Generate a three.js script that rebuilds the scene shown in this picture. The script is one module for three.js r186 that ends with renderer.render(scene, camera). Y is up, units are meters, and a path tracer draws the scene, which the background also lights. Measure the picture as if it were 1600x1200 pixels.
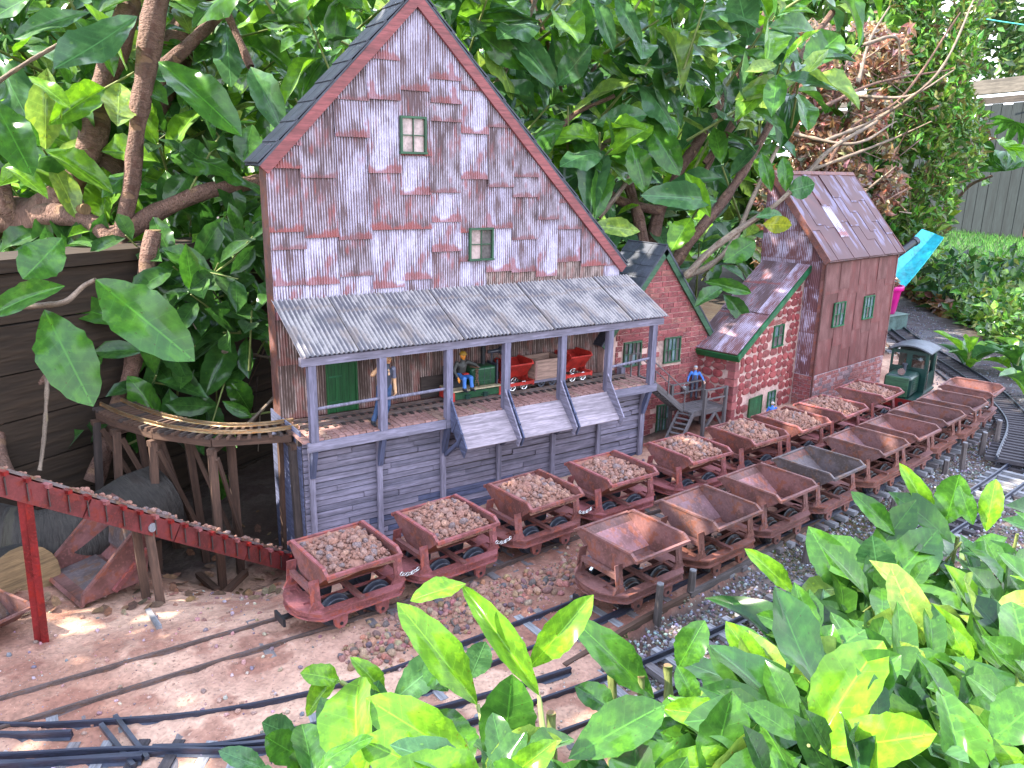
import * as THREE from 'three';
import { MarchingCubes } from 'three/addons/objects/MarchingCubes.js';
import { mergeGeometries } from 'three/addons/utils/BufferGeometryUtils.js';
import { RoundedBoxGeometry } from 'three/addons/geometries/RoundedBoxGeometry.js';

// ---------- camera, sky, sun, exposure ----------
const V3 = (x, y, z) => new THREE.Vector3(x, y, z);
const scene = new THREE.Scene();
const camera = new THREE.PerspectiveCamera(51.6, 4 / 3, 0.02, 400);
const PITCH = 15.2 * Math.PI / 180, YAW = 56.3 * Math.PI / 180, ROLL = 1.2 * Math.PI / 180, FOCAL = 1240;
const CAM = V3(-0.372, 0.525, 1.082);
const Fh = V3(Math.cos(YAW), 0, -Math.sin(YAW)), UP = V3(0, 1, 0);
const R0 = V3(Math.sin(YAW), 0, Math.cos(YAW));
const FW = Fh.clone().multiplyScalar(Math.cos(PITCH)).addScaledVector(UP, -Math.sin(PITCH));
const U0 = Fh.clone().multiplyScalar(Math.sin(PITCH)).addScaledVector(UP, Math.cos(PITCH));
const RT = R0.clone().multiplyScalar(Math.cos(ROLL)).addScaledVector(U0, Math.sin(ROLL));
const UC = U0.clone().multiplyScalar(Math.cos(ROLL)).addScaledVector(R0, -Math.sin(ROLL));
camera.position.copy(CAM); camera.up.copy(UC); camera.lookAt(CAM.clone().add(FW));
scene.add(camera);
const at = (x, y, d) => CAM.clone().addScaledVector(RT, (x - 800) / FOCAL * d).addScaledVector(UC, (600 - y) / FOCAL * d).addScaledVector(FW, d);
const toPix = (p) => { const v = p.clone().sub(CAM), z = v.dot(FW); return [800 + FOCAL * v.dot(RT) / z, 600 - FOCAL * v.dot(UC) / z, z]; };

const renderer = new THREE.WebGLRenderer();
renderer.toneMapping = THREE.LinearToneMapping;
renderer.toneMappingExposure = 3.75;
renderer.shadowMap.enabled = true;

let seed = 7;
const rnd = () => { seed = (seed + 0x6d2b79f5) | 0; let t = Math.imul(seed ^ (seed >>> 15), 1 | seed); t = (t + Math.imul(t ^ (t >>> 7), 61 | t)) ^ t; return ((t ^ (t >>> 14)) >>> 0) / 4294967296; };
const rr = (a, b) => a + (b - a) * rnd();
const pick = (a) => a[Math.floor(rnd() * a.length)];
const lerp = (a, b, t) => a + (b - a) * t, clamp = (x, a = 0, b = 1) => Math.min(b, Math.max(a, x));
const sst = (a, b, x) => { const t = clamp((x - a) / (b - a)); return t * t * (3 - 2 * t); };
const interp = (xs, ys, x) => { if (x <= xs[0]) return ys[0]; for (let i = 1; i < xs.length; i++) if (x <= xs[i]) return lerp(ys[i - 1], ys[i], (x - xs[i - 1]) / (xs[i] - xs[i - 1])); return ys[ys.length - 1]; };

// tileable value noise
const hash = (x, y, s) => { let h = Math.imul(x | 0, 374761393) ^ Math.imul(y | 0, 668265263) ^ Math.imul(s | 0, 1442695041); h = Math.imul(h ^ (h >>> 13), 1274126177); return ((h ^ (h >>> 16)) >>> 0) / 4294967296; };
function vn(x, y, px, py, s) {
  const xi = Math.floor(x), yi = Math.floor(y); let fx = x - xi, fy = y - yi;
  fx = fx * fx * (3 - 2 * fx); fy = fy * fy * (3 - 2 * fy);
  const w = (a, b) => hash(((xi + a) % px + px) % px, ((yi + b) % py + py) % py, s);
  return lerp(lerp(w(0, 0), w(1, 0), fx), lerp(w(0, 1), w(1, 1), fx), fy);
}
function fbm(u, v, fx, fy, oct, s) { let a = 0, k = 0.5, n = 0; for (let i = 0; i < oct; i++) { a += k * vn(u * fx, v * fy, fx, fy, s + i); n += k; k *= 0.55; fx *= 2; fy *= 2; } return a / n; }
const toS = (c) => { c = clamp(c); return Math.round(255 * (c <= 0.0031308 ? c * 12.92 : 1.055 * Math.pow(c, 1 / 2.4) - 0.055)); };
function tex(w, h, fn, color = true) {
  const d = new Uint8Array(w * h * 4);
  for (let y = 0; y < h; y++) for (let x = 0; x < w; x++) {
    const c = fn((x + 0.5) / w, (y + 0.5) / h), o = (y * w + x) * 4;
    if (color) { d[o] = toS(c[0]); d[o + 1] = toS(c[1]); d[o + 2] = toS(c[2]); } else { d[o] = d[o + 1] = d[o + 2] = Math.round(255 * clamp(c)); }
    d[o + 3] = 255;
  }
  const t = new THREE.DataTexture(d, w, h, THREE.RGBAFormat);
  t.wrapS = t.wrapT = THREE.RepeatWrapping; t.magFilter = THREE.LinearFilter; t.minFilter = THREE.LinearMipmapLinearFilter; t.generateMipmaps = true;
  if (color) t.colorSpace = THREE.SRGBColorSpace;
  t.needsUpdate = true; return t;
}
const mix3 = (a, b, t) => [lerp(a[0], b[0], t), lerp(a[1], b[1], t), lerp(a[2], b[2], t)];

// the sky: bright open daylight with thin cloud
{
  const w = 512, h = 256, d = new Float32Array(w * h * 4);
  for (let y = 0; y < h; y++) for (let x = 0; x < w; x++) {
    const el = (y + 0.5) / h - 0.5, e = Math.sin(el * Math.PI), o = (y * w + x) * 4;
    const cl = sst(0.45, 0.75, fbm(x / w, y / h, 8, 6, 5, 31)) * sst(-0.02, 0.2, e);
    let c = e > 0 ? mix3([1.22, 1.28, 1.42], [0.66, 0.84, 1.28], Math.pow(e, 0.6)) : [0.7, 0.72, 0.72];
    c = mix3(c, [1.6, 1.6, 1.6], cl * 0.6);
    d[o] = c[0]; d[o + 1] = c[1]; d[o + 2] = c[2]; d[o + 3] = 1;
  }
  const t = new THREE.DataTexture(d, w, h, THREE.RGBAFormat, THREE.FloatType);
  t.mapping = THREE.EquirectangularReflectionMapping; t.magFilter = t.minFilter = THREE.LinearFilter; t.needsUpdate = true;
  scene.background = t; scene.environment = t;
}
const SUN = V3(-0.62, 0.78, -0.30).normalize();
const sun = new THREE.DirectionalLight(new THREE.Color(1, 0.93, 0.8), 5);
sun.position.copy(SUN).multiplyScalar(8); sun.target.position.set(0.4, 0, 0); sun.castShadow = true;
sun.shadow.camera.left = sun.shadow.camera.bottom = -5; sun.shadow.camera.right = sun.shadow.camera.top = 5; sun.shadow.camera.far = 30;
sun.shadow.mapSize.set(4096, 4096); sun.shadow.radius = 1;
scene.add(sun, sun.target);

// ---------- textures and materials ----------
const g1 = (v) => [v, v, v];
const T = {
  wood: tex(512, 256, (u, v) => { const w = fbm(u, v, 3, 40, 4, 5), f = fbm(u, v, 14, 120, 2, 9), m = fbm(u, v, 4, 4, 4, 12); return g1(clamp(0.28 + 0.75 * w * (0.55 + 0.9 * f) + 0.35 * (m - 0.5), 0.12, 1)); }),
  mott: tex(512, 512, (u, v) => { const a = fbm(u, v, 6, 6, 5, 21), b = fbm(u, v, 40, 40, 3, 27); return g1(clamp(0.45 + 0.75 * (a - 0.5) * 1.3 + 0.5 * (b - 0.5) + 0.3, 0.2, 1)); }),
  rust: tex(512, 512, (u, v) => {
    const a = fbm(u, v, 5, 5, 5, 41), b = fbm(u, v, 16, 16, 4, 47), c = fbm(u, v, 60, 60, 2, 49);
    let k = mix3([0.85, 0.8, 0.85], [0.55, 0.48, 0.46], sst(0.4, 0.65, a)); k = mix3(k, [1.0, 0.62, 0.36], 0.75 * sst(0.55, 0.72, b)); k = mix3(k, [1, 0.93, 0.95], 0.4 * sst(0.62, 0.8, c));
    return k.map((q) => clamp(q * (0.8 + 0.4 * c)));
  }),
  sand: tex(1024, 1024, (u, v) => {
    const a = fbm(u, v, 5, 5, 5, 61), b = fbm(u, v, 60, 60, 3, 67), c = vn(u * 340, v * 340, 340, 340, 71), e = fbm(u, v, 14, 14, 4, 73);
    let k = mix3([0.92, 0.86, 0.82], [0.6, 0.47, 0.43], sst(0.36, 0.66, a)); k = mix3(k, [0.45, 0.28, 0.25], 0.65 * sst(0.52, 0.66, e)); k = k.map((q) => q * (0.72 + 0.5 * fbm(u, v, 200, 200, 2, 77)));
    if (c > 0.93) k = mix3(k, [1, 1, 1], 0.7); else if (c < 0.08) k = mix3(k, [0.25, 0.2, 0.2], 0.6);
    return k.map((q) => clamp(q * (0.78 + 0.42 * b)));
  }),
  bark: tex(256, 512, (u, v) => { const a = fbm(u, v, 10, 5, 5, 81), b = fbm(u, v, 30, 90, 3, 85), c = fbm(u, v, 4, 6, 4, 87); let k = g1(0.12 + 0.95 * a * (0.35 + b)); k = mix3(k, [0.8, 0.84, 0.62], 0.6 * sst(0.58, 0.72, c)); k = mix3(k, [0.25, 0.16, 0.12], 0.6 * sst(0.6, 0.75, fbm(u, v, 6, 14, 4, 187))); return k.map((q) => clamp(q)); }),
  leaf: [0, 1, 2].map((ks) => tex(256, 512, (u, v) => {
    const x = Math.abs(u - 0.5) * 2, mid = 1 - sst(0.015, 0.05, x), vv = v * 9 - x * 1.5, sd = Math.abs(vv - Math.round(vv)), vein = (1 - sst(0.01, 0.06, sd)) * 0.55 * (1 - x * 0.6), m = fbm(u, v, 5, 8, 4, 91 + ks * 13), f = fbm(u, v, 40, 60, 2, 95);
    let k = mix3([0.46, 0.50, 0.46], [0.80, 0.77, 0.66], sst(0.32, 0.72, m)); k = k.map((q) => q * (1 - 0.16 * sst(0.1, 0.34, sd) * (1 - x))); k = mix3(k, [1, 1, 0.9], Math.max(mid, vein * 0.7)); k = mix3(k, [1, 0.9, 0.4], 0.6 * sst(0.66, 0.76, fbm(u, v, 6, 10, 3, 99 + ks * 7))); const sp = fbm(u, v, 18, 30, 3, 103 + ks * 11), ed = x * 0.25 + v * 0.25 + fbm(u, v, 7, 12, 3, 140 + ks) * 0.8; k = mix3(k, [0.55, 0.22, 0.12], ks ? 0.85 * sst(0.8 - ks * 0.02, 0.83, sp) : 0); k = mix3(k, [0.75, 0.33, 0.15], ks === 2 ? 0.9 * sst(0.95, 0.99, ed) : 0);
    return k.map((q) => clamp(q * (0.9 + 0.2 * f)));
  })),
};
// corrugated sheets: 16 ridges across u; old paint rubbed pale on the ridge crests, brown under-coat, red rust at lower and side edges
const corrTex = (s, pale, dark, rust, amount, rustAmt) => tex(512, 512, (u, v) => {
  const r = 0.5 + 0.5 * Math.cos(2 * Math.PI * 16 * u), n = fbm(u, v, 4, 4, 5, s), st = fbm(u, v, 96, 5, 3, s + 7), f = fbm(u, v, 90, 60, 2, s + 11), e = fbm(u, v, 10, 8, 4, s + 17);
  let k = mix3(dark, pale, clamp(sst(0.3, 0.85, r * 0.55 + st * 0.55 + (n - 0.5) * 1.5 + amount) * (0.55 + 0.7 * f)));
  const edge = Math.max(1 - v * 11, 0) * 0.34 + e * 0.45 + fbm(u, v, 3, 2, 4, s + 37) * 0.5; k = mix3(k, rust, rustAmt * sst(0.52, 0.68, edge) * (0.55 + 0.45 * f)); k = mix3(k, dark, 0.55 * sst(0.5, 0.7, fbm(u, v, 3, 3, 4, s + 29)) * (1 - 0.5 * r));
  return k;
});
T.zinc = [corrTex(101, [0.54, 0.49, 0.61], [0.11, 0.065, 0.07], [0.27, 0.065, 0.055], 0.03, 0.9), corrTex(133, [0.50, 0.45, 0.57], [0.12, 0.07, 0.072], [0.25, 0.062, 0.055], -0.03, 0.9), corrTex(167, [0.47, 0.40, 0.48], [0.12, 0.068, 0.07], [0.29, 0.072, 0.062], -0.04, 1), corrTex(191, [0.45, 0.39, 0.46], [0.10, 0.06, 0.062], [0.26, 0.065, 0.058], -0.08, 0.9)];
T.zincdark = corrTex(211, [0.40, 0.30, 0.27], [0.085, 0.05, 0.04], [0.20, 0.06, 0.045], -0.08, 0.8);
T.canopy = corrTex(241, [0.40, 0.355, 0.335], [0.13, 0.12, 0.135], [0.27, 0.21, 0.18], -0.02, 0.8);
T.redsheet = [corrTex(271, [0.24, 0.105, 0.095], [0.12, 0.036, 0.032], [0.18, 0.045, 0.04], -0.18, 0.7), corrTex(307, [0.20, 0.09, 0.08], [0.105, 0.034, 0.03], [0.19, 0.048, 0.04], -0.2, 0.6)];
const roofTex = (s) => tex(256, 512, (u, v) => {
  const n = fbm(u, v, 3, 3, 4, s), st = fbm(u, v, 7, 2, 4, s + 5), f = fbm(u, v, 60, 20, 2, s + 9);
  let k = mix3([0.10, 0.033, 0.038], [0.15, 0.048, 0.048], n); k = mix3(k, [0.30, 0.27, 0.42], 0.75 * sst(0.5, 0.66, st) * sst(0.05, 0.35, v) * (0.5 + f * 0.7)); return k;
});
T.roof = [roofTex(331), roofTex(347)];
T.darkred = [corrTex(361, [0.50, 0.46, 0.60], [0.11, 0.035, 0.04], [0.16, 0.05, 0.05], -0.3, 0.6), corrTex(379, [0.42, 0.36, 0.46], [0.13, 0.045, 0.045], [0.17, 0.05, 0.05], -0.16, 0.6)];

const mat = (c, map, rough = 0.8, o = {}) => new THREE.MeshStandardMaterial({ color: new THREE.Color().setRGB(...c), map: map || null, roughness: rough, side: THREE.DoubleSide, ...(map && !o.nobump ? { bumpMap: map, bumpScale: o.bump ?? 0.0004 } : {}), ...(o.metal ? { metalness: o.metal } : {}), ...(o.vc ? { vertexColors: true } : {}) });
const M = {
  greyWood: [0.30, 0.27, 0.33].length && mat([0.27, 0.24, 0.31], T.wood, 0.85), greyWood2: mat([0.21, 0.19, 0.25], T.wood, 0.85), postWood: mat([0.20, 0.18, 0.25], T.wood, 0.8), blueWood: mat([0.10, 0.11, 0.19], T.wood, 0.85),
  paleWood: mat([0.37, 0.30, 0.33], T.wood, 0.85), pinkWood: mat([0.44, 0.235, 0.20], T.wood, 0.88), brownWood: mat([0.115, 0.06, 0.038], T.wood, 0.85), darkWood: mat([0.065, 0.045, 0.038], T.wood, 0.85), wallWood: mat([0.045, 0.026, 0.014], T.wood, 0.9, { bump: 0.003 }),
  stakeWood: mat([0.15, 0.12, 0.11], T.wood, 0.9), stairWood: mat([0.14, 0.12, 0.12], T.wood, 0.85),
  redPaint: mat([0.31, 0.105, 0.10], T.rust, 0.62), redPaint2: mat([0.22, 0.095, 0.082], T.rust, 0.65), orangeSide: mat([0.31, 0.115, 0.065], T.rust, 0.6), brownRust: mat([0.21, 0.095, 0.08], T.rust, 0.68), brownRust2: mat([0.175, 0.085, 0.07], T.rust, 0.7), greyRust: mat([0.13, 0.105, 0.10], T.rust, 0.7),
  inner: mat([0.34, 0.17, 0.16], T.rust, 0.75), girder: mat([0.155, 0.026, 0.024], T.rust, 0.55), darkRed: mat([0.20, 0.015, 0.015], T.rust, 0.35),
  brightRed: mat([0.50, 0.035, 0.025], T.mott, 0.4, { nobump: 1 }), tanWood: mat([0.40, 0.25, 0.19], T.wood, 0.75), locoGreen: mat([0.018, 0.085, 0.035], T.mott, 0.32, { nobump: 1 }), locoGreen2: mat([0.006, 0.04, 0.03], T.mott, 0.35, { nobump: 1 }),
  greenPaint: mat([0.015, 0.13, 0.05], T.mott, 0.45, { nobump: 1 }), greenDoor: mat([0.012, 0.10, 0.025], T.wood, 0.45), greenBarge: mat([0.035, 0.11, 0.05], T.wood, 0.6),
  cream: mat([0.55, 0.45, 0.28], T.mott, 0.5), black: mat([0.015, 0.016, 0.02], T.mott, 0.45, { nobump: 1 }), darkSteel: mat([0.05, 0.055, 0.075], T.mott, 0.4, { nobump: 1 }), steel: mat([0.75, 0.75, 0.74], null, 0.22, { metal: 1 }), railTop: mat([0.30, 0.27, 0.25], T.rust, 0.4, { metal: 0.6 }), railBlue: mat([0.035, 0.04, 0.065], T.mott, 0.4, { nobump: 1 }), railBrass: mat([0.62, 0.48, 0.28], T.rust, 0.3, { metal: 0.8 }),
  railRust: mat([0.13, 0.10, 0.09], T.rust, 0.7), sleeper: mat([0.20, 0.17, 0.17], T.wood, 0.85), sleeperDark: mat([0.055, 0.045, 0.05], T.wood, 0.8), sleeperGrey: mat([0.30, 0.29, 0.30], T.wood, 0.85),
  barge: mat([0.30, 0.075, 0.075], T.wood, 0.6), slate: mat([0.055, 0.06, 0.08], T.mott, 0.55), mortar: mat([0.58, 0.38, 0.325], T.mott, 0.95), mortarGrey: mat([0.50, 0.42, 0.44], T.mott, 0.95), downpipe: mat([0.10, 0.035, 0.03], T.rust, 0.5),
  glass: mat([0.16, 0.13, 0.13], T.mott, 0.12, { nobump: 1 }), glassPale: mat([0.50, 0.36, 0.33], T.mott, 0.2, { nobump: 1 }), glassBlue: mat([0.18, 0.24, 0.26], T.mott, 0.1, { nobump: 1 }),
  bark: mat([0.30, 0.165, 0.12], T.bark, 0.85, { bump: 0.006 }), barkPale: mat([0.36, 0.27, 0.20], T.bark, 0.85, { bump: 0.001 }), barkDark: mat([0.12, 0.08, 0.065], T.bark, 0.9, { bump: 0.002 }), twig: mat([0.28, 0.17, 0.10], T.bark, 0.85), stem: mat([0.22, 0.26, 0.07], T.mott, 0.7, { nobump: 1 }), petiole: mat([0.35, 0.30, 0.12], T.mott, 0.7, { nobump: 1 }),
  logEnd: mat([0.27, 0.165, 0.075], T.wood, 0.85), logBark: mat([0.06, 0.05, 0.042], T.bark, 0.9, { bump: 0.004 }), barrel: mat([0.33, 0.13, 0.09], T.rust, 0.7),
  turq: mat([0.03, 0.52, 0.60], T.mott, 0.3, { nobump: 1 }), pink: mat([0.62, 0.01, 0.23], T.mott, 0.35, { nobump: 1 }), fence: mat([0.017, 0.024, 0.025], T.wood, 0.9), fenceCap: mat([0.13, 0.11, 0.09], T.wood, 0.9), redPaintB: mat([0.27, 0.10, 0.085], T.rust, 0.7), redPaint2B: mat([0.20, 0.075, 0.06], T.rust, 0.7), brownRustB: mat([0.165, 0.085, 0.075], T.rust, 0.72), brownRust2B: mat([0.21, 0.085, 0.06], T.rust, 0.7), innerB: mat([0.22, 0.12, 0.12], T.rust, 0.75), fenceCap2: mat([0.07, 0.055, 0.045], T.wood, 0.9),
  teal: mat([0.05, 0.35, 0.33], null, 0.5), bucket: mat([0.45, 0.46, 0.48], T.mott, 0.35, { metal: 0.7 }), chain: mat([0.7, 0.7, 0.68], null, 0.3, { metal: 1 }), chainRust: mat([0.30, 0.17, 0.11], T.rust, 0.7),
};
M.leanRoof = mat([0.62, 0.55, 0.56], T.zinc[2], 0.75, { nobump: 1 }); M.zinc = T.zinc.map((t) => mat([1, 1, 1], t, 0.7, { nobump: 1 })); M.zincdark = mat([1, 1, 1], T.zincdark, 0.75, { nobump: 1 }); M.canopy = mat([1, 1, 1], T.canopy, 0.7, { nobump: 1 });
M.redsheet = T.redsheet.map((t) => mat([1, 1, 1], t, 0.7, { nobump: 1 })); M.roof = T.roof.map((t) => mat([0.62, 0.6, 0.62], t, 0.6, { nobump: 1 })); M.darkred = T.darkred.map((t) => mat([1, 1, 1], t, 0.65, { nobump: 1 }));
M.brick = [[0.33, 0.085, 0.085], [0.29, 0.07, 0.07], [0.37, 0.105, 0.10], [0.27, 0.075, 0.075], [0.35, 0.12, 0.10]].map((c) => mat(c, T.mott, 0.85)); M.brickPale = [[0.42, 0.26, 0.27], [0.25, 0.15, 0.16], [0.36, 0.13, 0.12], [0.39, 0.16, 0.145], [0.33, 0.11, 0.10]].map((c) => mat(c, T.mott, 0.85));
M.stone = [[0.30, 0.05, 0.05], [0.25, 0.045, 0.045], [0.34, 0.07, 0.065], [0.27, 0.065, 0.06]].map((c) => mat(c, T.mott, 0.8)); M.ore = [[0.42, 0.205, 0.145], [0.37, 0.175, 0.13], [0.45, 0.24, 0.165], [0.34, 0.19, 0.15], [0.26, 0.18, 0.17], [0.40, 0.225, 0.175]].map((c) => mat(c, T.mott, 0.9, { bump: 0.0008 }));
const leafM = (c, t = 0.34, ks = 0) => new THREE.MeshPhysicalMaterial({ color: new THREE.Color().setRGB(...c), map: T.leaf[ks], bumpMap: T.leaf[ks], bumpScale: 0.0006, roughness: 0.9, specularIntensity: 0.25, transmission: t, thickness: 0, clearcoat: 0.8, clearcoatRoughness: 0.16, side: THREE.DoubleSide });
M.leaf = { dark: leafM([0.06, 0.19, 0.03]), mid: leafM([0.078, 0.25, 0.022], 0.34, 1), mid2: leafM([0.10, 0.29, 0.03], 0.34, 2), deep: leafM([0.036, 0.145, 0.018], 0.3, 1), fresh: leafM([0.25, 0.56, 0.025], 0.45, 1), pale: leafM([0.38, 0.58, 0.10], 0.45, 2), blue: leafM([0.10, 0.27, 0.09], 0.35), yellow: leafM([0.46, 0.50, 0.03], 0.45), brown: leafM([0.30, 0.09, 0.03], 0.35), any: leafM([1, 1, 1], 0.42) };  // the blue one has the sky sheen of glossy leaves mixed into its colour

// ---------- builders ----------
const used = {};
const numbered = (n) => { const k = used[n] = (used[n] ?? -1) + 1; return k ? n + '_' + String(k).padStart(3, '0') : n; };
function tag(o, label, category, group, kind) { if (label) o.userData.label = label; if (category) o.userData.category = category; if (group) o.userData.group = group; if (kind) o.userData.kind = kind; return o; }
function thing(name, label, category, pos = [0, 0, 0], turn = 0, group) { const o = new THREE.Group(); o.name = numbered(name); o.position.set(...pos); o.rotation.y = turn; scene.add(o); return tag(o, label, category, group); }
function part(parent, name, geo, m, label) { const o = new THREE.Mesh(geo, m); o.name = name; o.castShadow = o.receiveShadow = true; parent.add(o); if (label) o.userData.label = label; return o; }
const stuff = (o) => { o.userData.kind = 'stuff'; return o; };
// uv in metres by the face normal, s metres per tile, with a random shift so that neighbours differ
function metreUV(g, s = 0.12, swap = false) {
  if (g.index) g = g.toNonIndexed(); const p = g.attributes.position, n = p.count, uv = new Float32Array(n * 2), a = V3(), b = V3(), c = V3(), ox = rnd(), oy = rnd();
  for (let i = 0; i < n; i += 3) {
    a.fromBufferAttribute(p, i); b.fromBufferAttribute(p, i + 1); c.fromBufferAttribute(p, i + 2);
    const nn = b.clone().sub(a).cross(c.clone().sub(a)), ax = Math.abs(nn.x), ay = Math.abs(nn.y), az = Math.abs(nn.z);
    [a, b, c].forEach((q, k) => { let u, v; if (ax >= ay && ax >= az) { u = q.z; v = q.y; } else if (ay >= az) { u = q.x; v = q.z; } else { u = q.x; v = q.y; } if (swap) [u, v] = [v, u]; uv[(i + k) * 2] = u / s + ox; uv[(i + k) * 2 + 1] = v / s + oy; });
  }
  g.setAttribute('uv', new THREE.BufferAttribute(uv, 2)); return g;
}
const clean = (g) => { const h = g.index ? g.toNonIndexed() : g.clone(); for (const k of Object.keys(h.attributes)) if (!['position', 'normal', 'uv'].includes(k)) h.deleteAttribute(k); if (!h.attributes.normal) h.computeVertexNormals(); if (!h.attributes.uv) h.setAttribute('uv', new THREE.BufferAttribute(new Float32Array(h.attributes.position.count * 2), 2)); h.morphAttributes = {}; return h; };
const merge = (list) => mergeGeometries(list.map(clean));
// box from corner to corner, grain along the longest side
function bx(x0, x1, y0, y1, z0, z1, s = 0.12) { const g = new THREE.BoxGeometry(x1 - x0, y1 - y0, z1 - z0); const sw = (y1 - y0) > (x1 - x0) && (y1 - y0) > (z1 - z0); const h = metreUV(g, s, sw); h.translate((x0 + x1) / 2, (y0 + y1) / 2, (z0 + z1) / 2); return h; }
// bar between two points, w across (sideways), h the other way
function bar(p, q, w, h = w, roll = 0, s = 0.12) {
  p = p.isVector3 ? p : V3(...p); q = q.isVector3 ? q : V3(...q); const d = q.clone().sub(p), L = d.length(); const g = metreUV(new THREE.BoxGeometry(w, L, h), s, true);
  const y = d.normalize(), ref = Math.abs(y.y) > 0.95 ? V3(1, 0, 0) : V3(0, 1, 0); const x = ref.clone().cross(y).normalize(), z = x.clone().cross(y).normalize();
  if (roll) { x.applyAxisAngle(y, roll); z.applyAxisAngle(y, roll); }
  g.applyMatrix4(new THREE.Matrix4().makeBasis(x, y, z).setPosition(p.clone().add(q).multiplyScalar(0.5))); return g;
}
function rod(p, q, r, r2 = r, seg = 8) { p = p.isVector3 ? p : V3(...p); q = q.isVector3 ? q : V3(...q); const d = q.clone().sub(p), L = d.length(); const g = new THREE.CylinderGeometry(r2, r, L, seg); g.applyQuaternion(new THREE.Quaternion().setFromUnitVectors(UP, d.normalize())); const m = p.clone().add(q).multiplyScalar(0.5); g.translate(m.x, m.y, m.z); return g; }
// tapered, slightly crooked limb through points
function limb(pts, r0, r1, seg = 9, wob = 0.2, knots = true) {
  const c = new THREE.CatmullRomCurve3(pts, false, 'centripetal'), len = c.getLength(), n = Math.max(6, Math.min(60, Math.round(len / (r0 * 1.1)))), pos = [], uv = [], idx = []; const fr = c.computeFrenetFrames(n, false), s0 = Math.floor(rnd() * 1000);
  for (let i = 0; i <= n; i++) {
    const t = i / n, P = c.getPointAt(t), r = lerp(r0, r1, t) * (knots ? 1 + 0.24 * (fbm(t, 0.5, Math.max(2, Math.round(n / 3)), 2, 2, s0) - 0.5) * 2 : 1);
    for (let k = 0; k <= seg; k++) { const a = k / seg * Math.PI * 2, q = r * (1 + wob * (vn((k % seg) * 1.0, i * 0.6, seg, 997, s0 + 5) - 0.5)); const v = P.clone().addScaledVector(fr.normals[i], Math.cos(a) * q).addScaledVector(fr.binormals[i], Math.sin(a) * q); pos.push(v.x, v.y, v.z); uv.push(k / seg, t * len / 0.12); }
  }
  for (let i = 0; i < n; i++) for (let k = 0; k < seg; k++) { const a = i * (seg + 1) + k, b = a + seg + 1; idx.push(a, b, a + 1, b, b + 1, a + 1); }
  for (const e of [0, n]) { const P = c.getPointAt(e / n), o = pos.length / 3; pos.push(P.x, P.y, P.z); uv.push(0.5, 0.5); for (let k = 0; k < seg; k++) idx.push(o, e * (seg + 1) + k, e * (seg + 1) + k + 1); }
  const g = new THREE.BufferGeometry(); g.setAttribute('position', new THREE.Float32BufferAttribute(pos, 3)); g.setAttribute('uv', new THREE.Float32BufferAttribute(uv, 2)); g.setIndex(idx); g.computeVertexNormals(); return g;
}
function shapeOf(pts) { const s = new THREE.Shape(); pts.forEach((p, i) => i ? s.lineTo(p[0], p[1]) : s.moveTo(p[0], p[1])); s.closePath(); return s; }
const plate = (pts, t, s = 0.12) => metreUV(new THREE.ExtrudeGeometry(shapeOf(pts), { depth: t, bevelEnabled: false }), s);
// corrugated sheet in the xy plane, ridges along y; top(x), bottom(x); z grows from zt at the top to zb at the bottom edge
function corr(x0, x1, bottom, top, pitch, amp, zt, zb, opt = {}) {
  const w = x1 - x0, nx = Math.max(4, Math.round(w / pitch * 6)), ny = opt.ny ?? 3, pos = [], uv = [], idx = [], ph = opt.phase ?? Math.floor(rnd() * 16), v0 = opt.v0 ?? 0, vs = opt.vs ?? 0.12; const tilt = opt.tilt ?? 0;
  for (let j = 0; j <= ny; j++) for (let i = 0; i <= nx; i++) {
    const x = x0 + w * i / nx, b = bottom(x), t = Math.max(top(x), b), y = lerp(b, t, j / ny), k = j / ny;
    pos.push(x + tilt * (y - t), y, lerp(zb, zt, Math.pow(k, 0.7)) + amp * Math.cos(2 * Math.PI * (x - x0) / pitch)); uv.push(ph / 16 + (x - x0) / pitch / 16, v0 + (y - b) / vs);
  }
  for (let j = 0; j < ny; j++) for (let i = 0; i < nx; i++) { const a = j * (nx + 1) + i, b = a + nx + 1; idx.push(a, a + 1, b, b, a + 1, b + 1); }
  const g = new THREE.BufferGeometry(); g.setAttribute('position', new THREE.Float32BufferAttribute(pos, 3)); g.setAttribute('uv', new THREE.Float32BufferAttribute(uv, 2)); g.setIndex(idx); g.computeVertexNormals(); return g;
}
// rough stone
function stoneGeo(s, sx = 1, sy = 1, sz = 1, det = 1) {
  const g = new THREE.IcosahedronGeometry(1, det), p = g.attributes.position, v = V3();
  for (let i = 0; i < p.count; i++) { v.fromBufferAttribute(p, i).normalize(); const k = 1 + 0.3 * (vn(v.x * 1.4 + 9, v.y * 1.4 + v.z * 2.1 + 9, 97, 97, s) - 0.5) + 0.28 * (vn(v.z * 1.2 + 20, v.x * 1.5 - v.y + 20, 97, 97, s + 3) - 0.5); p.setXYZ(i, v.x * k * sx, v.y * k * sy, v.z * k * sz); }
  const h = metreUV(g, 2.2), q = h.attributes.position, N = new Float32Array(q.count * 3); for (let i = 0; i < q.count; i++) { v.fromBufferAttribute(q, i); v.set(v.x / sx / sx, v.y / sy / sy, v.z / sz / sz).normalize(); N.set([v.x, v.y, v.z], i * 3); } h.computeVertexNormals(); const F = h.attributes.normal; for (let i = 0; i < q.count; i++) { v.set(F.getX(i) * 0.55 + N[i * 3] * 0.6, F.getY(i) * 0.55 + N[i * 3 + 1] * 0.6, F.getZ(i) * 0.55 + N[i * 3 + 2] * 0.6).normalize(); F.setXYZ(i, v.x, v.y, v.z); } return h;
}
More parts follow.
